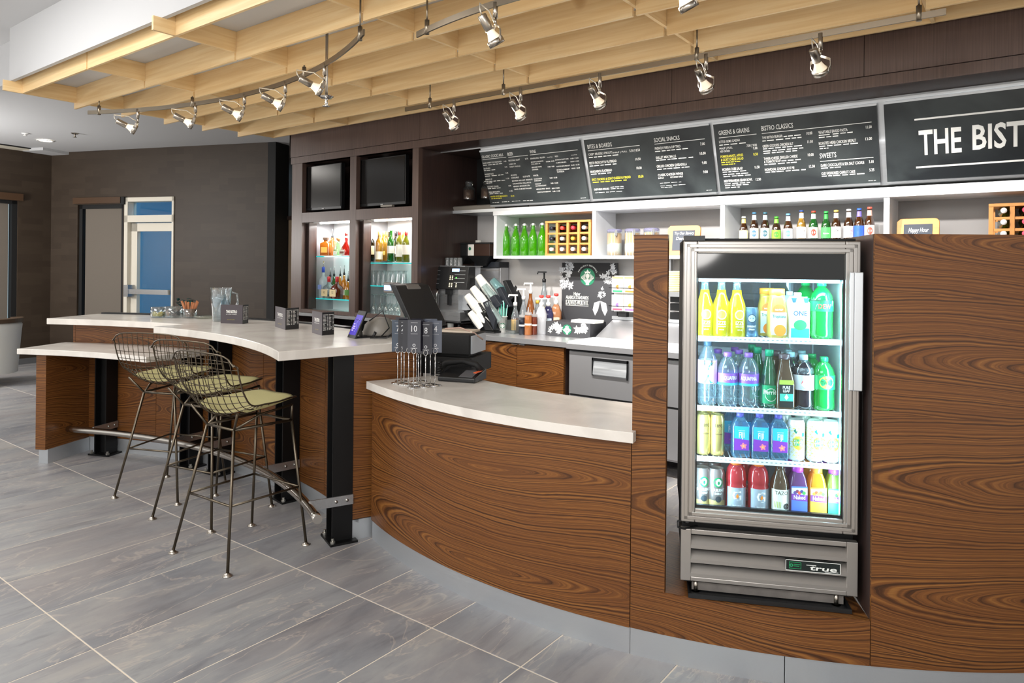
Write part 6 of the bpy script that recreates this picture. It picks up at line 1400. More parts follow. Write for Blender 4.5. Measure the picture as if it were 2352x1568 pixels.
for q, lab, cc, top in (((-3.6,4.932,0.915), 'dark chocolate sauce squeeze bottle at the front', '2f3444', (-3.593,4.92,1.091)[2]), ((-3.54,4.934,0.915), 'caramel coloured squeeze bottle at the front', 'd98f52', (-3.532,4.92,1.117)[2]), ((-3.527,5.001,0.915), 'reddish brown squeeze bottle at the front', '9a4f3a', (-3.472,4.92,1.097)[2])):
    t = thing('sauce_bottle', lab, 'bottle', q, 0, 'squeeze sauce bottles'); h = top-.915
    obj('body', G().lathe([(.029, 0), (.031, .005), (.031, h*.8), (.028, h*.86)], 18), clear('sauce_'+cc, cc, .1, .9, cc), t); obj('cap', G().lathe([(.031, h*.85), (.031, h*.97), (.01, h*.99), (.004, h*1.2), (0, h*1.2)], 16), clear('cap_clear', 'f2f2f2', .1, .5, 'ececec'), t); obj('band', G().lathe([(.0316, h*.42), (.0316, h*.5)], 18, cap=False), PAPER, t)
for q, lab, cc, top, lc in (((-3.525,5.112,0.915), 'large white syrup jug with a red topped pump', 'eceef2', (-3.424,4.96,1.248)[2], None), (((-3.538,5.24,1)[0], 5.24, .915), 'purple blue sauce jug with a red topped pump', '4a4a78', (-3.541,5.24,1.244)[2], 'cfe0ea'), (((-3.493,5.3,1.011)[0], 5.30, .915), 'orange sauce jug with a red topped pump', 'e0a070', (-3.496,5.3,1.26)[2], 'f2dcb8')):
    t = thing('sauce_jug', lab, 'jug', q, R(30), 'pump jugs on the worktop'); h = top-.915-.09
    obj('body', sq_loft(G(), [(.046, 0), (.048, .008), (.048, h*.72), (.03, h*.93), (.02, h)], .4), clear('jug_'+cc, cc, .1, .92, cc), t)
    obj('pump', G().lathe([(.02, h), (.02, h+.03), (.009, h+.04), (.008, h+.07)], 14).box(-.055, .01, -.008, .008, h+.062, h+.076), PW, t); obj('pump_top', G().lathe([(.013, h+.074), (.022, h+.08), (.02, h+.098), (0, h+.1)], 14), PR, t)
    if lc: obj('label', box(-.034, .034, -.0495, -.0482, .02, h*.55), pm('label_'+lc, lc, .5), t)
q = (-3.709,4.939,0.915); t = thing('acrylic_box', 'small clear acrylic box beside the straw cup', 'box', (q[0]-.02, q[1]+.02, q[2])); obj('sides', G().box(-.05, .05, -.04, -.037, 0, .12).box(-.05, .05, .037, .04, 0, .12).box(-.05, -.047, -.04, .04, 0, .12).box(.047, .05, -.04, .04, 0, .12).box(-.05, .05, -.04, .04, 0, .003), clear('acrylic', 'eef4f4', .2, .05), t)
# black display panel with the green badge, and the low display tray
pY = 5.40; x0, x1 = (-3.499,5.4,1.241)[0], (-2.928,5.4,1.26)[0]; z0, z1 = 1.02, (-3.225,5.4,1.55)[2]
t = thing('display_sign', 'dark upright display panel with a green round emblem and white flowers', 'sign', ((x0+x1)/2, pY, z0-.105)); pw = (x1-x0)/2; ph = z1-z0+.105
pn = obj('panel', box(-pw, pw, 0, .02, 0, ph), pm('charcoal_print', '3d3e42', .55), t)
fnp = lambda a_, b_, o: (a_, -o-.0002, b_)
dk = obj('dark_header', box(-pw*.98, pw*.98, -.0006, 0, ph*.80, ph*.995), pm('black_print', '111114', .5), pn)
emblem(pn, lambda a_, b_, o: (a_-pw*.04, -o-.001, b_+ph*.80), .078)
g = G()
for px_, py_, wd_, hh_, s_ in ((-pw*.42, ph*.535, .07, .028, 'Higher'), (-pw*.42, ph*.48, .24, .030, 'ARABICA STANDARDS'), (-pw*.42, ph*.40, .24, .042, 'IS ALWAYS WORTH IT.')): letters(g, s_, px_-wd_/2, px_+wd_/2, py_, hh_, lambda a_, b_: (a_, -.0012, b_), .02)
for yy in (.46, .385): g.box(-pw*.42-.12, -pw*.42+.12, -.0012, -.0004, ph*yy, ph*yy+.003)
vs, fs, x0_, x1_ = text_geo('PROUDLY SERVING', .01)
rr = .098; nw = x1_-x0_
g.add([(-pw*.04+(rr+(p[1])*.018)*math.cos(PI*.5+1.15-2.3*(p[0]-x0_)/nw), -.0012, ph*.80+(rr+p[1]*.018)*math.sin(PI*.5+1.15-2.3*(p[0]-x0_)/nw)) for p in vs], fs)
obj('lettering', g, pm('emblem_white', ''), pn)
g = flower(fnp, -pw*.80, ph*.90, .085, 1, 13); flower(fnp, -pw*.84, ph*.71, .085, 2, 11, g); flower(fnp, pw*.85, ph*.90, .07, 3, 10, g); flower(fnp, pw*.64, ph*.76, .075, 4, 10, g); flower(fnp, pw*.45, ph*.58, .05, 5, 7, g)
for s_ in (-1, 1): g.add([fnp(pw*.42, ph*.47, .001), fnp(pw*.42+s_*.06, ph*.44, .001), fnp(pw*.42+s_*.075, ph*.34, .001), fnp(pw*.42+s_*.05, ph*.26, .001), fnp(pw*.42+s_*.02, ph*.34, .001)], [(0, 1, 2, 3, 4)])
obj('flower_print', g, FLW, pn)
q0, q1 = (-3.415,4.999,0.915), (-3.02,5.111,0.915)
Ld = Vector((q1[0]-q0[0], q1[1]-q0[1], 0)); La = 0.06; Ln = Ld.length
t = thing('display_tray', 'low dark display tray with white flowers and a small green emblem', 'display tray', (q0[0], q0[1]+.02, .915), La)
hz_ = (-3.194,5,1.037)[2]-.915
b_ = obj('tray', G().side([(0, 0), (.005, hz_), (.3, hz_), (.3, 0)], 0, Ln*1.05), pm('charcoal_print', ''), t)
f2 = lambda a_, b__, o: (a_, -o, b__)
g = flower(f2, Ln*.22, hz_*.5, hz_*.6, 11, 12); flower(f2, Ln*.84, hz_*.55, hz_*.6, 12, 12, g); obj('flower_print', g, pm('flower_white', 'eceeec', .5), b_)
emblem(b_, lambda a_, b__, o: (a_+Ln*.52, -o-.001, b__+hz_*.5), hz_*.36)
n0 = (-3.065,5.12,1.033)
t = thing('napkin_stack', 'stack of white napkins lying on the dark display tray', 'napkins', (n0[0], 5.13, .916+hz_))
for k in range(4): obj('napkin', box(-.12, .12, -.07+.004*k, .07+.003*k, .006*k, .006*k+.005), PAPER, t, rot=(0, 0, R(2*k-3)))
# tea box display
x0, x1, z0, z1 = (-2.923,5.33,1.224)[0], (-2.923,5.33,1.224)[0]+.36, (-2.834,5.33,1.131)[2], (-2.837,5.33,1.44)[2]
t = thing('tea_display', 'rack of tea boxes seen from behind, above the prep table lid', 'display', ((x0+x1)/2, 5.33, 1.088))
obj('stand', box(-.13, -.05, -.01, .04, 0, z0-1.088), BLACK, t); obj('backing', box(-.18, .18, .012, .02, z0-1.088, z1-1.088), pm('clear_grey', 'cfd2d2', .4), t)
tc = (('2fae6a', 'e9843a', 'e98a3a'), ('d8506a', '8a6ad0', 'e9b03a'))
for r__ in range(2):
    for c__ in range(3):
        zz = z0-1.088+.01+(1-r__)*(z1-z0)*.5; xx = -.175+c__*.118
        bx_ = obj('tea_box', box(xx, xx+.11, -.04, .01, zz, zz+(z1-z0)*.44), pm('tea_white', 'f2efe8', .55), t)
        obj('colour_tab', box(xx+.01, xx+.1, -.0415, -.04, zz+.004, zz+.02), pm('tab_'+tc[r__][c__], tc[r__][c__], .5), bx_)
        g = G(); flat(g, 'OZAT', xx+.055, zz+(z1-z0)*.33, .014, lambda a_, b__: (a_, -.0412, b__), .9); obj('lettering', g, pm('ink_taupe', '8b8376', .5), bx_)
        if r__ == 0: obj('top_band', box(xx+.002, xx+.108, -.0408, -.04, zz+(z1-z0)*.38, zz+(z1-z0)*.438), pm('tea_orange', 'e59a72', .55), bx_)
        obj('leaf_picture', G().add([(xx+.055+.02*math.cos(k*PI/3)*(1 if k % 2 else .5), -.0411, zz+.05+.02*math.sin(k*PI/3)) for k in range(6)], [tuple(range(6))]), pm('tab_'+tc[r__][(c__+1) % 3], tc[r__][(c__+1) % 3], .5), bx_)
    obj('rail', G().cyl((-.2, -.045, z0-1.088+.05+(1-r__)*(z1-z0)*.5), (.2, -.045, z0-1.088+.05+(1-r__)*(z1-z0)*.5), .003, 6), BLACK, t)
# glimpsed through the gap beside the cooler
gp = (-2.363,5.3,1.334)
t = thing('snack_basket', 'pale woven basket on the steel over-shelf, seen between pier and cooler', 'basket', (gp[0], 5.3, (-2.362,5.3,1.324)[2]))
g = G()
for k in range(9): g.lathe([(.11+.002*k, .018*k), (.117+.002*k, .018*k+.009), (.11+.002*k, .018*k+.017)], 22, cap=False)
obj('weave', g, pm('pale_wicker', 'd8c596', .7), t); obj('base', G().lathe([(0, .002), (.11, .002)], 22, cap=False), pm('pale_wicker', ''), t)
zz = (-2.362,5.3,1.324)[2]
sh = thing('over_shelf', 'stainless over-shelf above the prep table behind the cooler', 'shelf', (gp[0]+.3, 5.25, zz-.04)); obj('shelf_board', box(-.42, .6, -.1, .22, 0, .038), STEEL, sh)
for x in (-.4, .58): obj('bracket', box(x, x+.02, .18, .22, 0, .3), STEEL, sh)
t = thing('condiment_dispenser', 'black condiment dispenser on the prep table lid, seen in the gap', 'dispenser', ((-2.382,5.41,1.098)[0], 5.41, 1.089))
for k in range(3): obj('bin', box(-.04, .1, -.035, .02, .07*k, .07*k+.06), BLACK, t, bevel=.004)

# ================================================================== birch lattice under the raft
lat = thing('ceiling_lattice', 'pale birch plywood lattice hanging under the ceiling over the bar', 'ceiling lattice', (-3.5, 3.3, 3.0))
ROWX = [-6.74, -5.49, -4.245, -2.995, -1.735, -.485, .77]; BY = [2.172, 2.578, 2.972, 3.366, 3.752, 4.146, 4.548]
for k, x in enumerate(ROWX):
    c = obj('cross_piece', box(-.01, .01, -1.19, 1.20, -.05, .085) if k % 2 else G().box(-.01, .01, -1.245, 1.20, -.05, .085).box(-.01, .01, -1.33, -1.245, -.05, .036), BIRCH, lat)
    c.location = (x+3.5, 3.36-3.3, -.051)
pm_ = {}
for j, y in enumerate(BY):
    lo = -.15 if 0 < j < 6 else -.101
    for k in range(len(ROWX)-1):
        x0, x1 = ROWX[k]+.011, ROWX[k+1]-.011
        if k == 0: x0 = ROWX[0]-(.035 if 0 < j < 6 else -.011)
        w = x1-x0
        key = (round(w, 3), lo)
        if key not in pm_: pm_[key] = box(-w/2, w/2, -.009, .009, lo, .034).mesh('plank'); pm_[key].materials.append(BIRCH)
        obj('plank', pm_[key], None, lat, ((x0+x1)/2+3.5, y-3.3, 0))
# ================================================================== track lights
TRK = pm('track_bronze', '8f8576', .32, 1)
BULB = pm('bulb_reflector', 'f2ede0', .35, emit=.3, ecol='ffe6c0'); LENS = pm('bulb_lens', 'fff4e0', .3, emit=7, ecol='ffedd0')
def track(lab, pts, stems, joint=None):
    t = thing('light_track', lab, 'track', pts[len(pts)//2], 0)
    rows = []
    P = [Vector(p) for p in pts]
    for i, p in enumerate(P):
        d = (P[min(i+1, len(P)-1)]-P[max(i-1, 0)]).normalized(); n = Vector((-d.y, d.x, 0))*.005; u = Vector((0, 0, .015))
        rows.append([tuple(p+n+u), tuple(p-n+u), tuple(p-n-u), tuple(p+n-u)])
    g = G().grid(rows, False, True); m = len(rows)
    b = 0; g.f += [[0, 1, 2, 3], [(m-1)*4+3, (m-1)*4+2, (m-1)*4+1, (m-1)*4]]; g.sm += [False]*2; g.uv += [None]*2
    in_place('rail', g, TRK, t)
    for s in stems:
        q = Vector(s[:3])
        in_place('stem', G().cyl(q+Vector((0, 0, -.022)), q+Vector((0, 0, .05)), .0125, 12).cyl(q+Vector((0, 0, .05)), Vector((q.x, q.y, s[3])), .005, 8), TRK, t)
    return t
def on_bc(a, r=3.66, z=2.7): return bp(a, r, z)
T1 = [on_bc(-26.6+53.4*i/40) for i in range(41)]
track('curved light track following the bar, at the left of the lattice', T1, [(*on_bc(-25.0), 2.79), (*on_bc(-10.3), 2.76), (*on_bc(11.3), 2.76), (*on_bc(25.6), 2.90)])
T2 = [cp(-15.6+47*i/36, 2.80, 2.7) for i in range(37)]
track('curved light track over the order counter, near the top of the picture', T2, [(*cp(-13.6, 2.80, 2.7), 2.85), (*cp(13, 2.80, 2.7), 2.85)])
T3 = [(-3.88+3.53*i/10, 3.765, 2.70) for i in range(11)]
track('straight light track in front of the dark soffit', T3, [(-3.62, 3.765, 2.70, 2.85), (-2.93, 3.765, 2.7, 2.9), (-1.55, 3.765, 2.70, 2.85), (-.46, 3.765, 2.70, 2.85)])
def lamp(loc, d, lab, group, energy, drop=.07, warm=(1, .86, .66), ang=58, back_=.02):
    t = thing('track_lamp', lab, 'lamp', loc, 0, group); d = Vector(d).normalized()
    p = d.cross(Vector((0, 0, 1))).normalized()
    obj('stem', G().cyl((0, 0, .02), (0, 0, -drop), .0115, 12).tube([(0, 0, -drop), (0, 0, -drop-.03)], .007, 8), NICKEL, t)
    E_ = Vector((0, 0, -drop-.03)); C = E_+Vector((0, 0, -.072))-d*back_
    Mh = Matrix.Translation(C) @ d.to_track_quat('Z', 'Y').to_matrix().to_4x4()
    h = obj('lamp_head', G().lathe([(0, -.105), (.019, -.105), (.0215, -.10), (.0215, -.03), (.018, -.028)], 18, Mh, cap=False), NICKEL, t)
    obj('bulb', G().lathe([(.017, -.03), (.020, -.015), (.033, .018), (.036, .026)], 20, Mh, cap=False), BULB, t)
    obj('lens', G().lathe([(.033, .034), (.0, .036)], 20, Mh, cap=False), LENS, t)
    obj('front_ring', G().lathe([(.0345, .016), (.0385, .016), (.0385, .042), (.034, .042), (.033, .034)], 22, Mh, cap=False), NICKEL, t)
    for s in (1, -1):
        q = C+d*.03+p*s*.039
        m_ = E_.lerp(q, .5)+p*s*.03-Vector((0, 0, 0)) + (Vector((0, 0, .012)))
        m2 = E_.lerp(q, .2)+p*s*.022; m3 = E_.lerp(q, .8)+p*s*.018
        pts = [E_, m2, m_, m3, q]
        rows = []
        for i, a_ in enumerate(pts):
            rows.append([tuple(a_+d*.008+p*.0012), tuple(a_-d*.008+p*.0012), tuple(a_-d*.008-p*.0012), tuple(a_+d*.008-p*.0012)])
        obj('yoke_arm', G().grid(rows, False, True), NICKEL, t); obj('pivot_screw', G().cyl(q-p*.004, q+p*.004, .007, 10), CHROME, t)
    back = C-d*.105
    obj('supply_wire', G().tube([E_, E_.lerp(back, .3)+Vector((0, 0, .03))-d*.02, back+Vector((0, 0, .035))-d*.02, back-d*.015+Vector((0, 0, .012)), back], .0035, 6), pm('clear_wire', 'c9c2b4', .3, .4), t)
    L = Vector(loc)+C+d*.05
    spot('lamp_beam', L, L+d, energy, ang, warm, .7, .03)
    pt = bpy.data.lights.new('bulb_glow', 'POINT'); pt.energy = .7; pt.color = warm; pt.shadow_soft_size = .03
    po = bpy.data.objects.new('bulb_glow', pt); COL.objects.link(po); po.location = Vector(loc)+C-d*.0+Vector((0, 0, .0))-p*.075
a1 = [(-5.6,2.509,2.7), (-5.034,2.675,2.7), (-4.484,2.786,2.7), (-3.958,2.797,2.7), (-3.404,2.675,2.7)]
w5 = ('leftmost', 'second', 'third', 'fourth', 'rightmost')
for k, p in enumerate(a1):
    a_ = math.degrees(math.atan2(p[0]-BC[0], p[1]-BC[1]))
    lamp(on_bc(a_, 3.66, 2.685), (.38, .82, -.42), w5[k]+' adjustable nickel lamp on the curved track over the bar', 'lamps on the curved bar track', 13, .05, back_=.055)
for k, (p, lab) in enumerate((((-1.985,2.482,2.7), 'nickel lamp on the curved track over the order counter, hanging lowest'), ((-1.131,2.69,2.7), 'nickel lamp cut off by the top edge of the picture'))):
    a_ = math.degrees(math.atan2(p[0]-CC[0], CC[1]-p[1]))
    lamp(cp(a_, 2.80, 2.685), (.25, .45, -.80), lab, 'lamps on the counter track', 20, .05)
for k, q in enumerate(((-3.38,3.765,2.697)[0], (-2.783,3.765,2.692)[0], (-2.175,3.765,2.687)[0], (-1.495,3.765,2.698)[0], (-0.894,3.765,2.697)[0])):
    lamp((q, 3.765, 2.685), (.10, .62, -.62), w5[k]+' nickel lamp on the straight track before the dark soffit', 'lamps on the straight track', 95, .065, (1, .96, .92), 92)
sprinkler((on_bc(13.4)[0], on_bc(13.4)[1]+.1, 2.56), 'chrome sprinkler head hanging below the lattice beside the curved track', CHROME, .06)
o = bpy.data.objects['sprinkler_head.002']; obj('drop_pipe', G().cyl((0, 0, -.01), (0, 0, .44), .009, 10), NICKEL, o)

# ================================================================== on the raised bar top
ZB = 1.0645; ZB2 = 1.0665
# folded menus
def menu2(p_left, p_fold, p_right, hpx, lab):
    a = Vector(p_left[:2]); b = Vector(p_fold[:2]); c = Vector(p_right[:2])
    t = thing('folded_menu', lab, 'menu', (b.x, b.y, ZB2), 0, 'folded menus on the bar top')
    CV = pm('menu_cover', '453e43', .45); IN = pm('menu_inside', '17171a', .5); h = hpx
    for nm, s, e, m in (('cover', a, b, CV), ('inner_leaf', b, c, IN)):
        d = Vector((e.x-s.x, e.y-s.y, 0)); L = d.length; d.normalize(); n = Vector((d.y, -d.x, 0)); o = Vector((s.x-b.x, s.y-b.y, 0))
        M_ = Matrix(((d.x, -n.x, 0, o.x), (d.y, -n.y, 0, o.y), (0, 0, 1, 0), (0, 0, 0, 1)))
        lf_ = obj(nm, G().box(0, L, -.001, .001, 0, h, M_), m, t); g = G()
        f = lambda u_, v_: tuple(M_ @ Vector((u_, -.0018, v_)))
        if nm == 'cover':
            letters(g, 'THE BISTRO', L*.25, L*.75, h*.56, h*.15, f, .03); letters(g, 'EAT. DRINK. CONNECT.', L*.25, L*.75, h*.47, h*.035, f); obj('lettering', g, pm('menu_white', 'ecebe6', .6), lf_)
            g = G(); letters(g, 'JOIN US FOR COFFEE', L*.3, L*.64, h*.19, h*.035, f); obj('gold_lettering', g, pm('menu_gold', 'a89a3a', .6), lf_)
        else:
            rnd = random.Random(5)
            for col in range(2):
                g.add([f(L*(.06+.48*col), h*.88), f(L*(.48+.48*col), h*.88), f(L*(.48+.48*col), h*.9), f(L*(.06+.48*col), h*.9)], [(0, 1, 2, 3)])
                for r__ in range(11):
                    x0 = L*(.06+.48*col); v_ = h*(.82-.06*r__)
                    for x1_, x2_ in ((x0, x0+L*rnd.uniform(.12, .27)), (x0+L*.33, x0+L*.41)): g.add([f(x1_, v_), f(x2_, v_), f(x2_, v_+h*.022), f(x1_, v_+h*.022)], [(0, 1, 2, 3)])
            obj('price_list', g, pm('menu_white', ''), lf_)
menu2((-4.824,2.825,1.066), (-4.644,2.891,1.066), (-4.702,2.973,1.066), .138, 'folded menu with its wide cover facing out, standing before the water pitcher')
menu2((-4.289,2.923,1.066), (-4.025,2.822,1.066), (-4.044,2.941,1.066), .145, 'folded menu in the middle, its price list half open')
menu2((-3.735,2.819,1.066), (-3.54,2.746,1.066), (-3.543,2.839,1.066), .142, 'folded menu nearest the small tablet, its price list half open')
# pitcher of iced water
t = thing('water_pitcher', 'glass pitcher of iced water standing behind the first folded menu', 'pitcher', (-5.009,2.934,1.066)); hp = .255
obj('glass', G().lathe([(.058, 0), (.06, .004), (.066, .10), (.074, .17), (.072, .21), (.078, hp)], 26, cap=False).lathe([(0, .002), (.058, .002)], 26, cap=False), clear('pitcher_glass', 'e9f2f5', .4, .06, 'ffffff'), t)
obj('water', G().lathe([(.055, .012), (.062, .10), (.069, .17), (.068, .19), (0, .19)], 24), clear('water', 'dcebf2', .3, .16, 'e6f0f5'), t)
rnd = random.Random(2)
for k in range(9):
    M_ = Matrix.Translation((rnd.uniform(-.04, .04), rnd.uniform(-.04, .04), .165+.012*(k % 3))) @ Matrix.Rotation(rnd.uniform(0, 3), 4, (rnd.random(), rnd.random(), 1))
    obj('ice_cube', G().cbox((0, 0, 0), (.026, .026, .026), M_), clear('ice', 'f2f8fa', .3, .35, 'f4fafc'), t)
obj('handle', G().tube([(.076, 0, .22), (.115, .0, .21), (.12, 0, .14), (.10, 0, .08), (.066, 0, .07)], .008, 8), MATS['pitcher_glass'], t, rot=(0, 0, R(60)))
# garnish jars
def tumbler(loc, lab, r, h): 
    t = thing('garnish_jar', lab, 'jar', loc, 0, 'garnish jars on the bar top'); obj('glass', G().lathe([(r*.92, 0), (r, .004), (r, h), (r*.96, h), (r*.95, .008)], 22, cap=False), clear('jar_glass', ''), t); obj('glass_floor', G().lathe([(0, .003), (r*.93, .003)], 20, cap=False), MATS['jar_glass'], t); return t
j = tumbler((-5.698,2.793,1.065), 'short glass jar of yellow lemon pieces on the bar top', .055, .085)
for k in range(9): obj('lemon_wedge', G().lathe([(0, -.012), (.017, -.006), (.02, .002), (.012, .009), (0, .01)], 10, Matrix.Translation((.026*math.cos(k*2.4), .026*math.sin(k*2.4), .02+.004*(k % 4))) @ Matrix.Rotation(k*.7, 4, (1, 1, 0))), pm('lemon', 'f2cf3c', .5), j)
j = tumbler((-5.615,2.877,1.065), 'wide glass jar of dark cherries with an orange piece', .07, .09)
for k in range(26): obj('cherry', G().lathe([(0, -.011), (.008, -.008), (.011, 0), (.008, .008), (0, .011)], 10, Matrix.Translation((rnd.uniform(-.045, .045), rnd.uniform(-.045, .045), .018+.018*(k//10)))), pm('dark_cherry', '2a1218', .25), j)
obj('orange_slice', G().lathe([(0, 0), (.028, 0), (.03, .006), (0, .007)], 16, Matrix.Translation((-.05, -.01, .035)) @ Matrix.Rotation(R(70), 4, 'Y')), pm('orange_peel', 'f0a04a', .5), j)
j = tumbler((-5.481,2.942,1.065), 'glass jar holding cinnamon sticks', .055, .075)
for k in range(8): a_ = k*.8; obj('cinnamon_stick', G().cyl((.02*math.cos(a_), .02*math.sin(a_), .012), (.062*math.cos(a_), .062*math.sin(a_), .125+.006*(k % 3)), .0085, 8), pm('cinnamon', 'a8683f', .6), j)
t = thing('small_dish', 'shallow clear dish between the cinnamon jar and the pitcher', 'dish', (-5.358,2.999,1.065)); obj('bowl', G().lathe([(.03, 0), (.075, .012), (.085, .02), (.08, .021), (.03, .006)], 24), clear('dish_glass', 'eaf0ea', .3, .25, 'eef0e4'), t)
t = thing('leafy_plant', 'bunch of dark green leaves behind the garnish jars', 'plant', ((-6.212,3.253,1.066)[0], (-6.212,3.253,1.066)[1]+.05, 1.03)); g = G(); rnd = random.Random(9)
obj('pot', G().lathe([(.05, 0), (.06, .06), (.055, .06)], 16), BLACK, t)
for k in range(40):
    c = Vector((rnd.uniform(-.08, .08), rnd.uniform(-.06, .06), rnd.uniform(.06, .15))); d = Vector((rnd.uniform(-1, 1), rnd.uniform(-1, 1), rnd.uniform(0, .8))).normalized()*.035; s = d.cross(Vector((0, .3, 1))).normalized()*.016
    obj('leaf', G().add([tuple(c-d), tuple(c+s+Vector((0, 0, .006))), tuple(c+d), tuple(c-s+Vector((0, 0, .006)))], [(0, 1, 2, 3)]), pm('plant_leaf', '0f4a44', .5), t)
# tablet on its stand
a = Vector((-3.352,2.786,1.067)); b = Vector((-3.188,2.73,1.067)); d = (b-a); wt = d.length; rz = math.atan2(d.y, d.x)
t = thing('small_tablet', 'small black tablet with a purple screen leaning on the bar top', 'tablet', a, rz); Q = Matrix.Rotation(R(-24), 4, 'X'); th = .178; wt = .12
obj('case', G().box(0, wt, 0, .012, 0, th, Q), BLACK, t, bevel=.003)
s = obj('screen', G().box(.010, wt-.010, -.0008, .001, .02, th-.03, Q), pm('purple_screen', '3a2f8a', .2, emit=.5, ecol='4a3cb0'), t)
g = G(); f = lambda u_, v_: tuple(Q @ Vector((u_, -.0016, v_)))
for k, (u0, u1, v) in enumerate(((.02, .045, .085), (.02, .06, .07), (.02, .06, .058), (.025, .05, .045))): g.add([f(u0, v), f(u1, v), f(u1, v+.007), f(u0, v+.007)], [(0, 1, 2, 3)])
for k in range(14): u0, v0, u1, v1 = .07+.012*math.sin(k*.5), .04+k*.006, .07+.012*math.sin((k+1)*.5), .04+(k+1)*.006; g.add([f(u0, v0), f(u0+.002, v0), f(u1+.002, v1), f(u1, v1)], [(0, 1, 2, 3)])
obj('screen_print', g, pm('screen_print', '9d92e8', .3, emit=.8, ecol='a79cf0'), s)
obj('prop', G().box(.03, .09, .06, .066, 0, .10, Matrix.Rotation(R(8), 4, 'X')).box(.03, .045, .03, .14, 0, .006).box(.075, .09, .03, .14, 0, .006), BLACK, t)
t = thing('black_cable', 'thin black cable looping from the tablet to the scanner', 'cable', (b.x, b.y+.15, ZB2+.01))
obj('cable', G().tube([(-.05, -.02, .09), (-.02, .06, .15), (.05, .05, .05), (.08, -.05, .0), (.05, -.10, .0), (.12, -.04, .0), (.2, .05, .04), (.26, .16, .06), (.32, .2, .03)], .004, 6), BLACK, t)
obj('second_cable', G().tube([(.08, .0, .0), (.1, .12, .07), (.2, .16, .10), (.3, .2, .02)], .0035, 6), BLACK, t); obj('plug', G().cyl((.02, -.05, .0), (.03, -.04, .03), .009, 8), BLACK, t)
t = thing('handheld_scanner', 'grey domed scanner lying at the end of the bar top', 'scanner', ((-3.277,2.98,1.082)[0], 2.98, ZB2-.03), R(25))
obj('dome', G().lathe([(.10, .035), (.105, .05), (.092, .10), (.055, .14), (0, .148)], 24), GREYP, t); obj('base_ring', G().lathe([(.11, 0), (.112, .03), (.10, .038)], 24), BLACK, t)
# ================================================================== till at the order counter
ZO = .8735
t = thing('till_terminal', 'tilted till terminal seen from behind with a small blue customer screen', 'till', ((-3.12,3.12,1.069)[0], 3.12, .99), R(-5))
X0 = (-3.12,3.12,1.069)[0]
def yy(px, py, y=3.12): return None
P1, P2, P3, P4 = (-3.21,3.12,1.394), (-3.14,3.12,1.382), (-2.964,3.12,1.138), (-2.99,3.12,1.126)
scr = G().front([(P1[0]-X0, P1[2]-.99), (P2[0]-X0, P2[2]-.99), (P3[0]-X0, P3[2]-.99), (P4[0]-X0-.01, P4[2]-.99)], -.13, .14)
obj('screen_back', scr, BLACK, t, bevel=.006, recalc=True)
obj('hinge_head', G().front([(-.125, .365), (-.03, .40), (.0, .375), (-.02, .33), (-.06, .31), (-.115, .325)], -.05, .06), pm('till_grey', '6e6a66', .45), t, bevel=.006, recalc=True)
obj('neck', G().front([(-.115, .33), (-.03, .33), (.01, .22), (-.01, .13), (-.09, .14), (-.08, .22)], -.045, .05), MATS['till_grey'], t, bevel=.01, recalc=True)
obj('green_panel', G().front([(-.05, .29), (-.015, .30), (.06, .17), (.02, .14), (-.03, .2)], -.052, -.046), pm('till_teal', '2f8f72', .35), t, recalc=True)
c0 = (-3.316,3.07,1.398); c1 = (-3.224,3.07,1.331)
cd = obj('customer_display', box(c0[0]-X0, c1[0]-X0+.01, -.09, -.03, c1[2]-.99, c0[2]-.99), MATS['till_grey'], t, bevel=.008); obj('display_screen', box(c0[0]-X0+.012, c1[0]-X0-.01, -.092, -.089, c1[2]-.99+.018, c0[2]-.99-.018), pm('blue_display', ''), cd)
obj('printer_body', G().front([(-.15, .06), (-.155, .12), (-.12, .15), (.15, .12), (.155, .03), (.05, .015)], -.10, .12), NAVY, t, bevel=.008, recalc=True)
obj('foot_block', box(-.10, .12, -.06, .14, -.115, .06), BLACK, t)
t = thing('cash_drawer', 'black cash drawer stack behind the number card stands', 'cash drawer', (-2.86, 3.08, ZO), R(20))
obj('lower_case', box(-.11, .24, -.10, .26, 0, .10), BLACKM, t, bevel=.004); obj('printer', box(-.02, .22, -.08, .2, .115, .235), BLACKM, t, bevel=.006); obj('paper_slot', box(.2, .228, -.06, .18, .12, .225), pm('pale_grey_plastic', ''), t); obj('gap', box(0, .2, -.05, .18, .10, .115), BLACKM, t)
t = thing('paper_tray', 'pale tray of papers lying on top of the till equipment', 'tray', (-2.80, 3.16, ZO+.236), R(20)); obj('sheets', box(-.1, .12, -.05, .09, 0, .012), pm('paper_cream', 'd8c8b4', .7), t); obj('cord', G().tube([(-.05, -.05, .02), (.05, -.06, .03), (.13, -.04, .0), (.17, 0, -.04)], .005, 6), pm('cord_pale', 'c8a898', .6), t)
t = thing('desk_phone', 'black desk phone lying beside the number card stands', 'phone', (-2.56, 2.93, ZO), R(18))
obj('base', G().side([(-.09, 0), (-.09, .025), (.09, .06), (.09, 0)], -.10, .12), BLACK, t, bevel=.006); obj('handset', G().tube([(-.14, .03, .05), (-.10, .03, .085), (0, .03, .1), (.08, .03, .085), (.11, .03, .055)], [.022, .018, .014, .018, .022], 10), BLACKM, t)
obj('key_strip', G().side([(-.075, .0285), (.03, .049), (.03, .051), (-.075, .0305)], .02, .10), pm('key_grey', '5a5a5e', .5), t); obj('orange_tag', box(.10, .118, -.06, .03, .05, .054), pm('tag_orange', 'e8622a', .5), t)
obj('coiled_cord', G().tube([(-.12+.012*math.cos(k*1.3), -.02+.012*math.sin(k*1.3), .01+.003*k) for k in range(30)], .004, 5), BLACK, t)
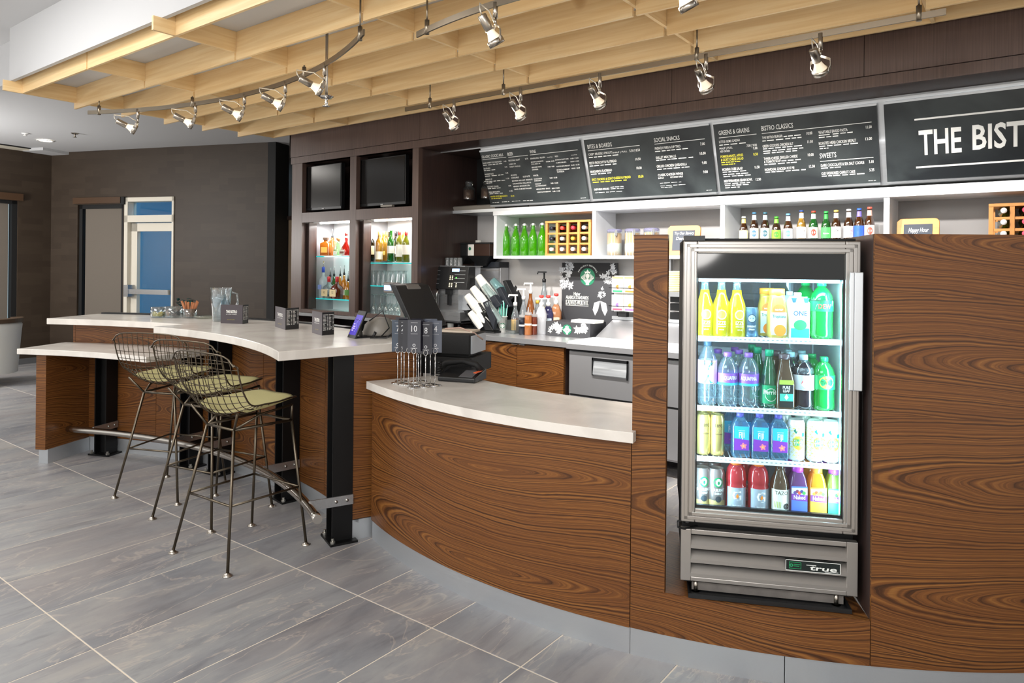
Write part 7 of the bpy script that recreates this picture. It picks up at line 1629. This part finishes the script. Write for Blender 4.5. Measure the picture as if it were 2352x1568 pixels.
# number cards on wire stands
CH2 = CHROME
def card_stand(loc, num, lab, rz, hz=.165, tint='6a6e7a', lean=0):
    t = thing('number_card_stand', lab, 'card stand', loc, R(rz), 'number card stands on the order counter')
    obj('foot', G().lathe([(.0, .0), (.034, .0), (.034, .003), (.01, .007), (0, .008)], 22), CH2, t)
    obj('rod', G().cyl((0, 0, .005), (lean, 0, hz), .0024, 8), CH2, t)
    obj('clip_loop', G().tube([(lean+.011*math.cos(a*PI/6), -.004, hz+.012+.014*math.sin(a*PI/6)) for a in range(12)], .0017, 6, closed=True), CH2, t)
    c = obj('card', G().box(lean-.034, lean+.034, -.001, .001, hz+.004, hz+.172), clear('card_'+tint, 'b9bcc6', .18, .82, tint), t)
    g = G(); f = lambda u_, v_: (lean+u_, -.0018, v_)
    if num:
        flat(g, num, 0, hz+.112, .032, f, .85, .0); g.box(lean-.018, lean+.018, -.0018, -.001, hz+.158, hz+.1588).box(lean-.018, lean+.018, -.0018, -.001, hz+.100, hz+.1008)
        g.lathe([(.005, 0), (.008, 0)], 12, Matrix.Translation((lean, -.0018, hz+.042)) @ Matrix.Rotation(PI/2, 4, 'X'), cap=False); flat(g, 'COURTYARD', 0, hz+.024, .005, f, .8)
        obj('number', g, pm('card_white', 'd9dade', .5), c)
    return t
cards = [((-2.737,2.62,0.874), '7', 'number 7 card on a wire stand, leftmost of the cluster', 28, '4f5f74'), ((-2.681,2.613,0.874), '23', 'number 23 card on a wire stand, partly behind card 10', 30, '2c2a34'), ((-2.576,2.58,0.874), '10', 'number 10 card on a wire stand, front of the cluster', 33, '5f606a'),
         ((-2.548,2.638,0.874), '8', 'number 8 card on a wire stand, right of card 10', 33, '3a3844'), ((-2.529,2.69,0.874), '4', 'number 4 card on a wire stand, rightmost of the cluster', 36, '7a8090'), ((-2.576,2.703,0.874), '9', 'number 9 card on a wire stand, just behind card 4', 36, '767c8c'), ((-2.614,2.653,0.874), '9', 'number 9 card on a wire stand, behind and between cards 10 and 8', 33, '33313c'),
         ((-2.653,2.619,0.874), '', 'dark card on a wire stand behind cards 23 and 10', 31, '3a3a44'), ((-2.764,2.672,0.874), '', 'dark card on a wire stand at the back left, behind card 7', 28, '34323c'), ((-2.684,2.741,0.874), '', 'blank back row card on a wire stand, behind card 8', 34, '55555f'), ((-2.69,2.717,0.874), '', 'blank grey back row card, standing behind card 10', 32, '4a4a54')]
for k, (q, num, lab, rz, tint) in enumerate(cards): card_stand(q, num, lab, rz, .165+(.006*(k % 3)), tint)
# ================================================================== lounge chair at the left edge and the wall socket
t = thing('lounge_chair', 'white upholstered lounge chair with a dark wood frame, cut off at the left edge', 'armchair', (-10.358,2.924,0), R(-10))
UPH = pm('white_upholstery', 'cfcfca', .85, bump=.2, nscale=150); WD = pm('walnut_dark', '4a3a2c', .45)
H2 = .76
prof = [(-.46, .30, .10), (-.46, .30, .62), (-.44, .28, .74)]
rows = []
for z, s in ((.14, .93), (.4, .97), (.66, 1.02), (H2-.03, 1.04), (H2, .99)): rows.append([(s*.40*math.cos(R(a_)), s*.40*math.sin(R(a_)), z) for a_ in range(-100, 101, 10)])
g = G().grid(rows); inn = [[(p[0]*.78, p[1]*.78, p[2]) for p in r_] for r_ in rows]; g.grid(inn[::-1]); g.grid([rows[-1], inn[-1]])
obj('shell', g, UPH, t); obj('seat', G().lathe([(.0, .42), (.30, .42), (.32, .38), (.32, .2), (0, .2)], 24), UPH, t)
obj('arm_cap', G().arc((0, 0), .30, .425, 80, 190, H2-.0, H2+.05, 16), WD, t)
obj('front_post', G().side([(-.46, .05), (-.40, .05), (-.42, H2), (-.49, H2)], -.02, .05, Matrix.Translation((.08, .06, 0))), WD, t)
obj('sled_foot', G().tube([(.05, -.40, .035), (.25, -.33, .035), (.4, -.1, .035), (.42, .1, .035)], .04, 8), WD, t)
q = ML @ Vector((.45, .003, .46))
t = thing('wall_socket', 'dark socket plate low on the dark left wall', 'socket', q, math.atan2(lw.y, lw.x)); obj('plate', box(-.04, .04, 0, .008, -.06, .06), pm('socket_brown', '2a1512', .4), t); obj('outlet', G().box(-.015, .015, .008, .010, .012, .04).box(-.015, .015, .008, .010, -.04, -.012), BLACKM, t)

# ================================================================== print too fine to pick apart is one part each
for o in bpy.data.objects:
    if o.type == 'MESH' and o.parent and not o.get('kind') and o.name.split('.')[0] in ('lettering', 'yellow_lettering', 'badge_lettering', 'gold_lettering', 'chalk_lettering', 'label_print', 'price_list', 'number', 'rail_slots', 'shelf_wires', 'flower_print', 'buttons', 'screen_print', 'trim_lines', 'stripes', 'weave'):
        o['kind'] = 'stuff'
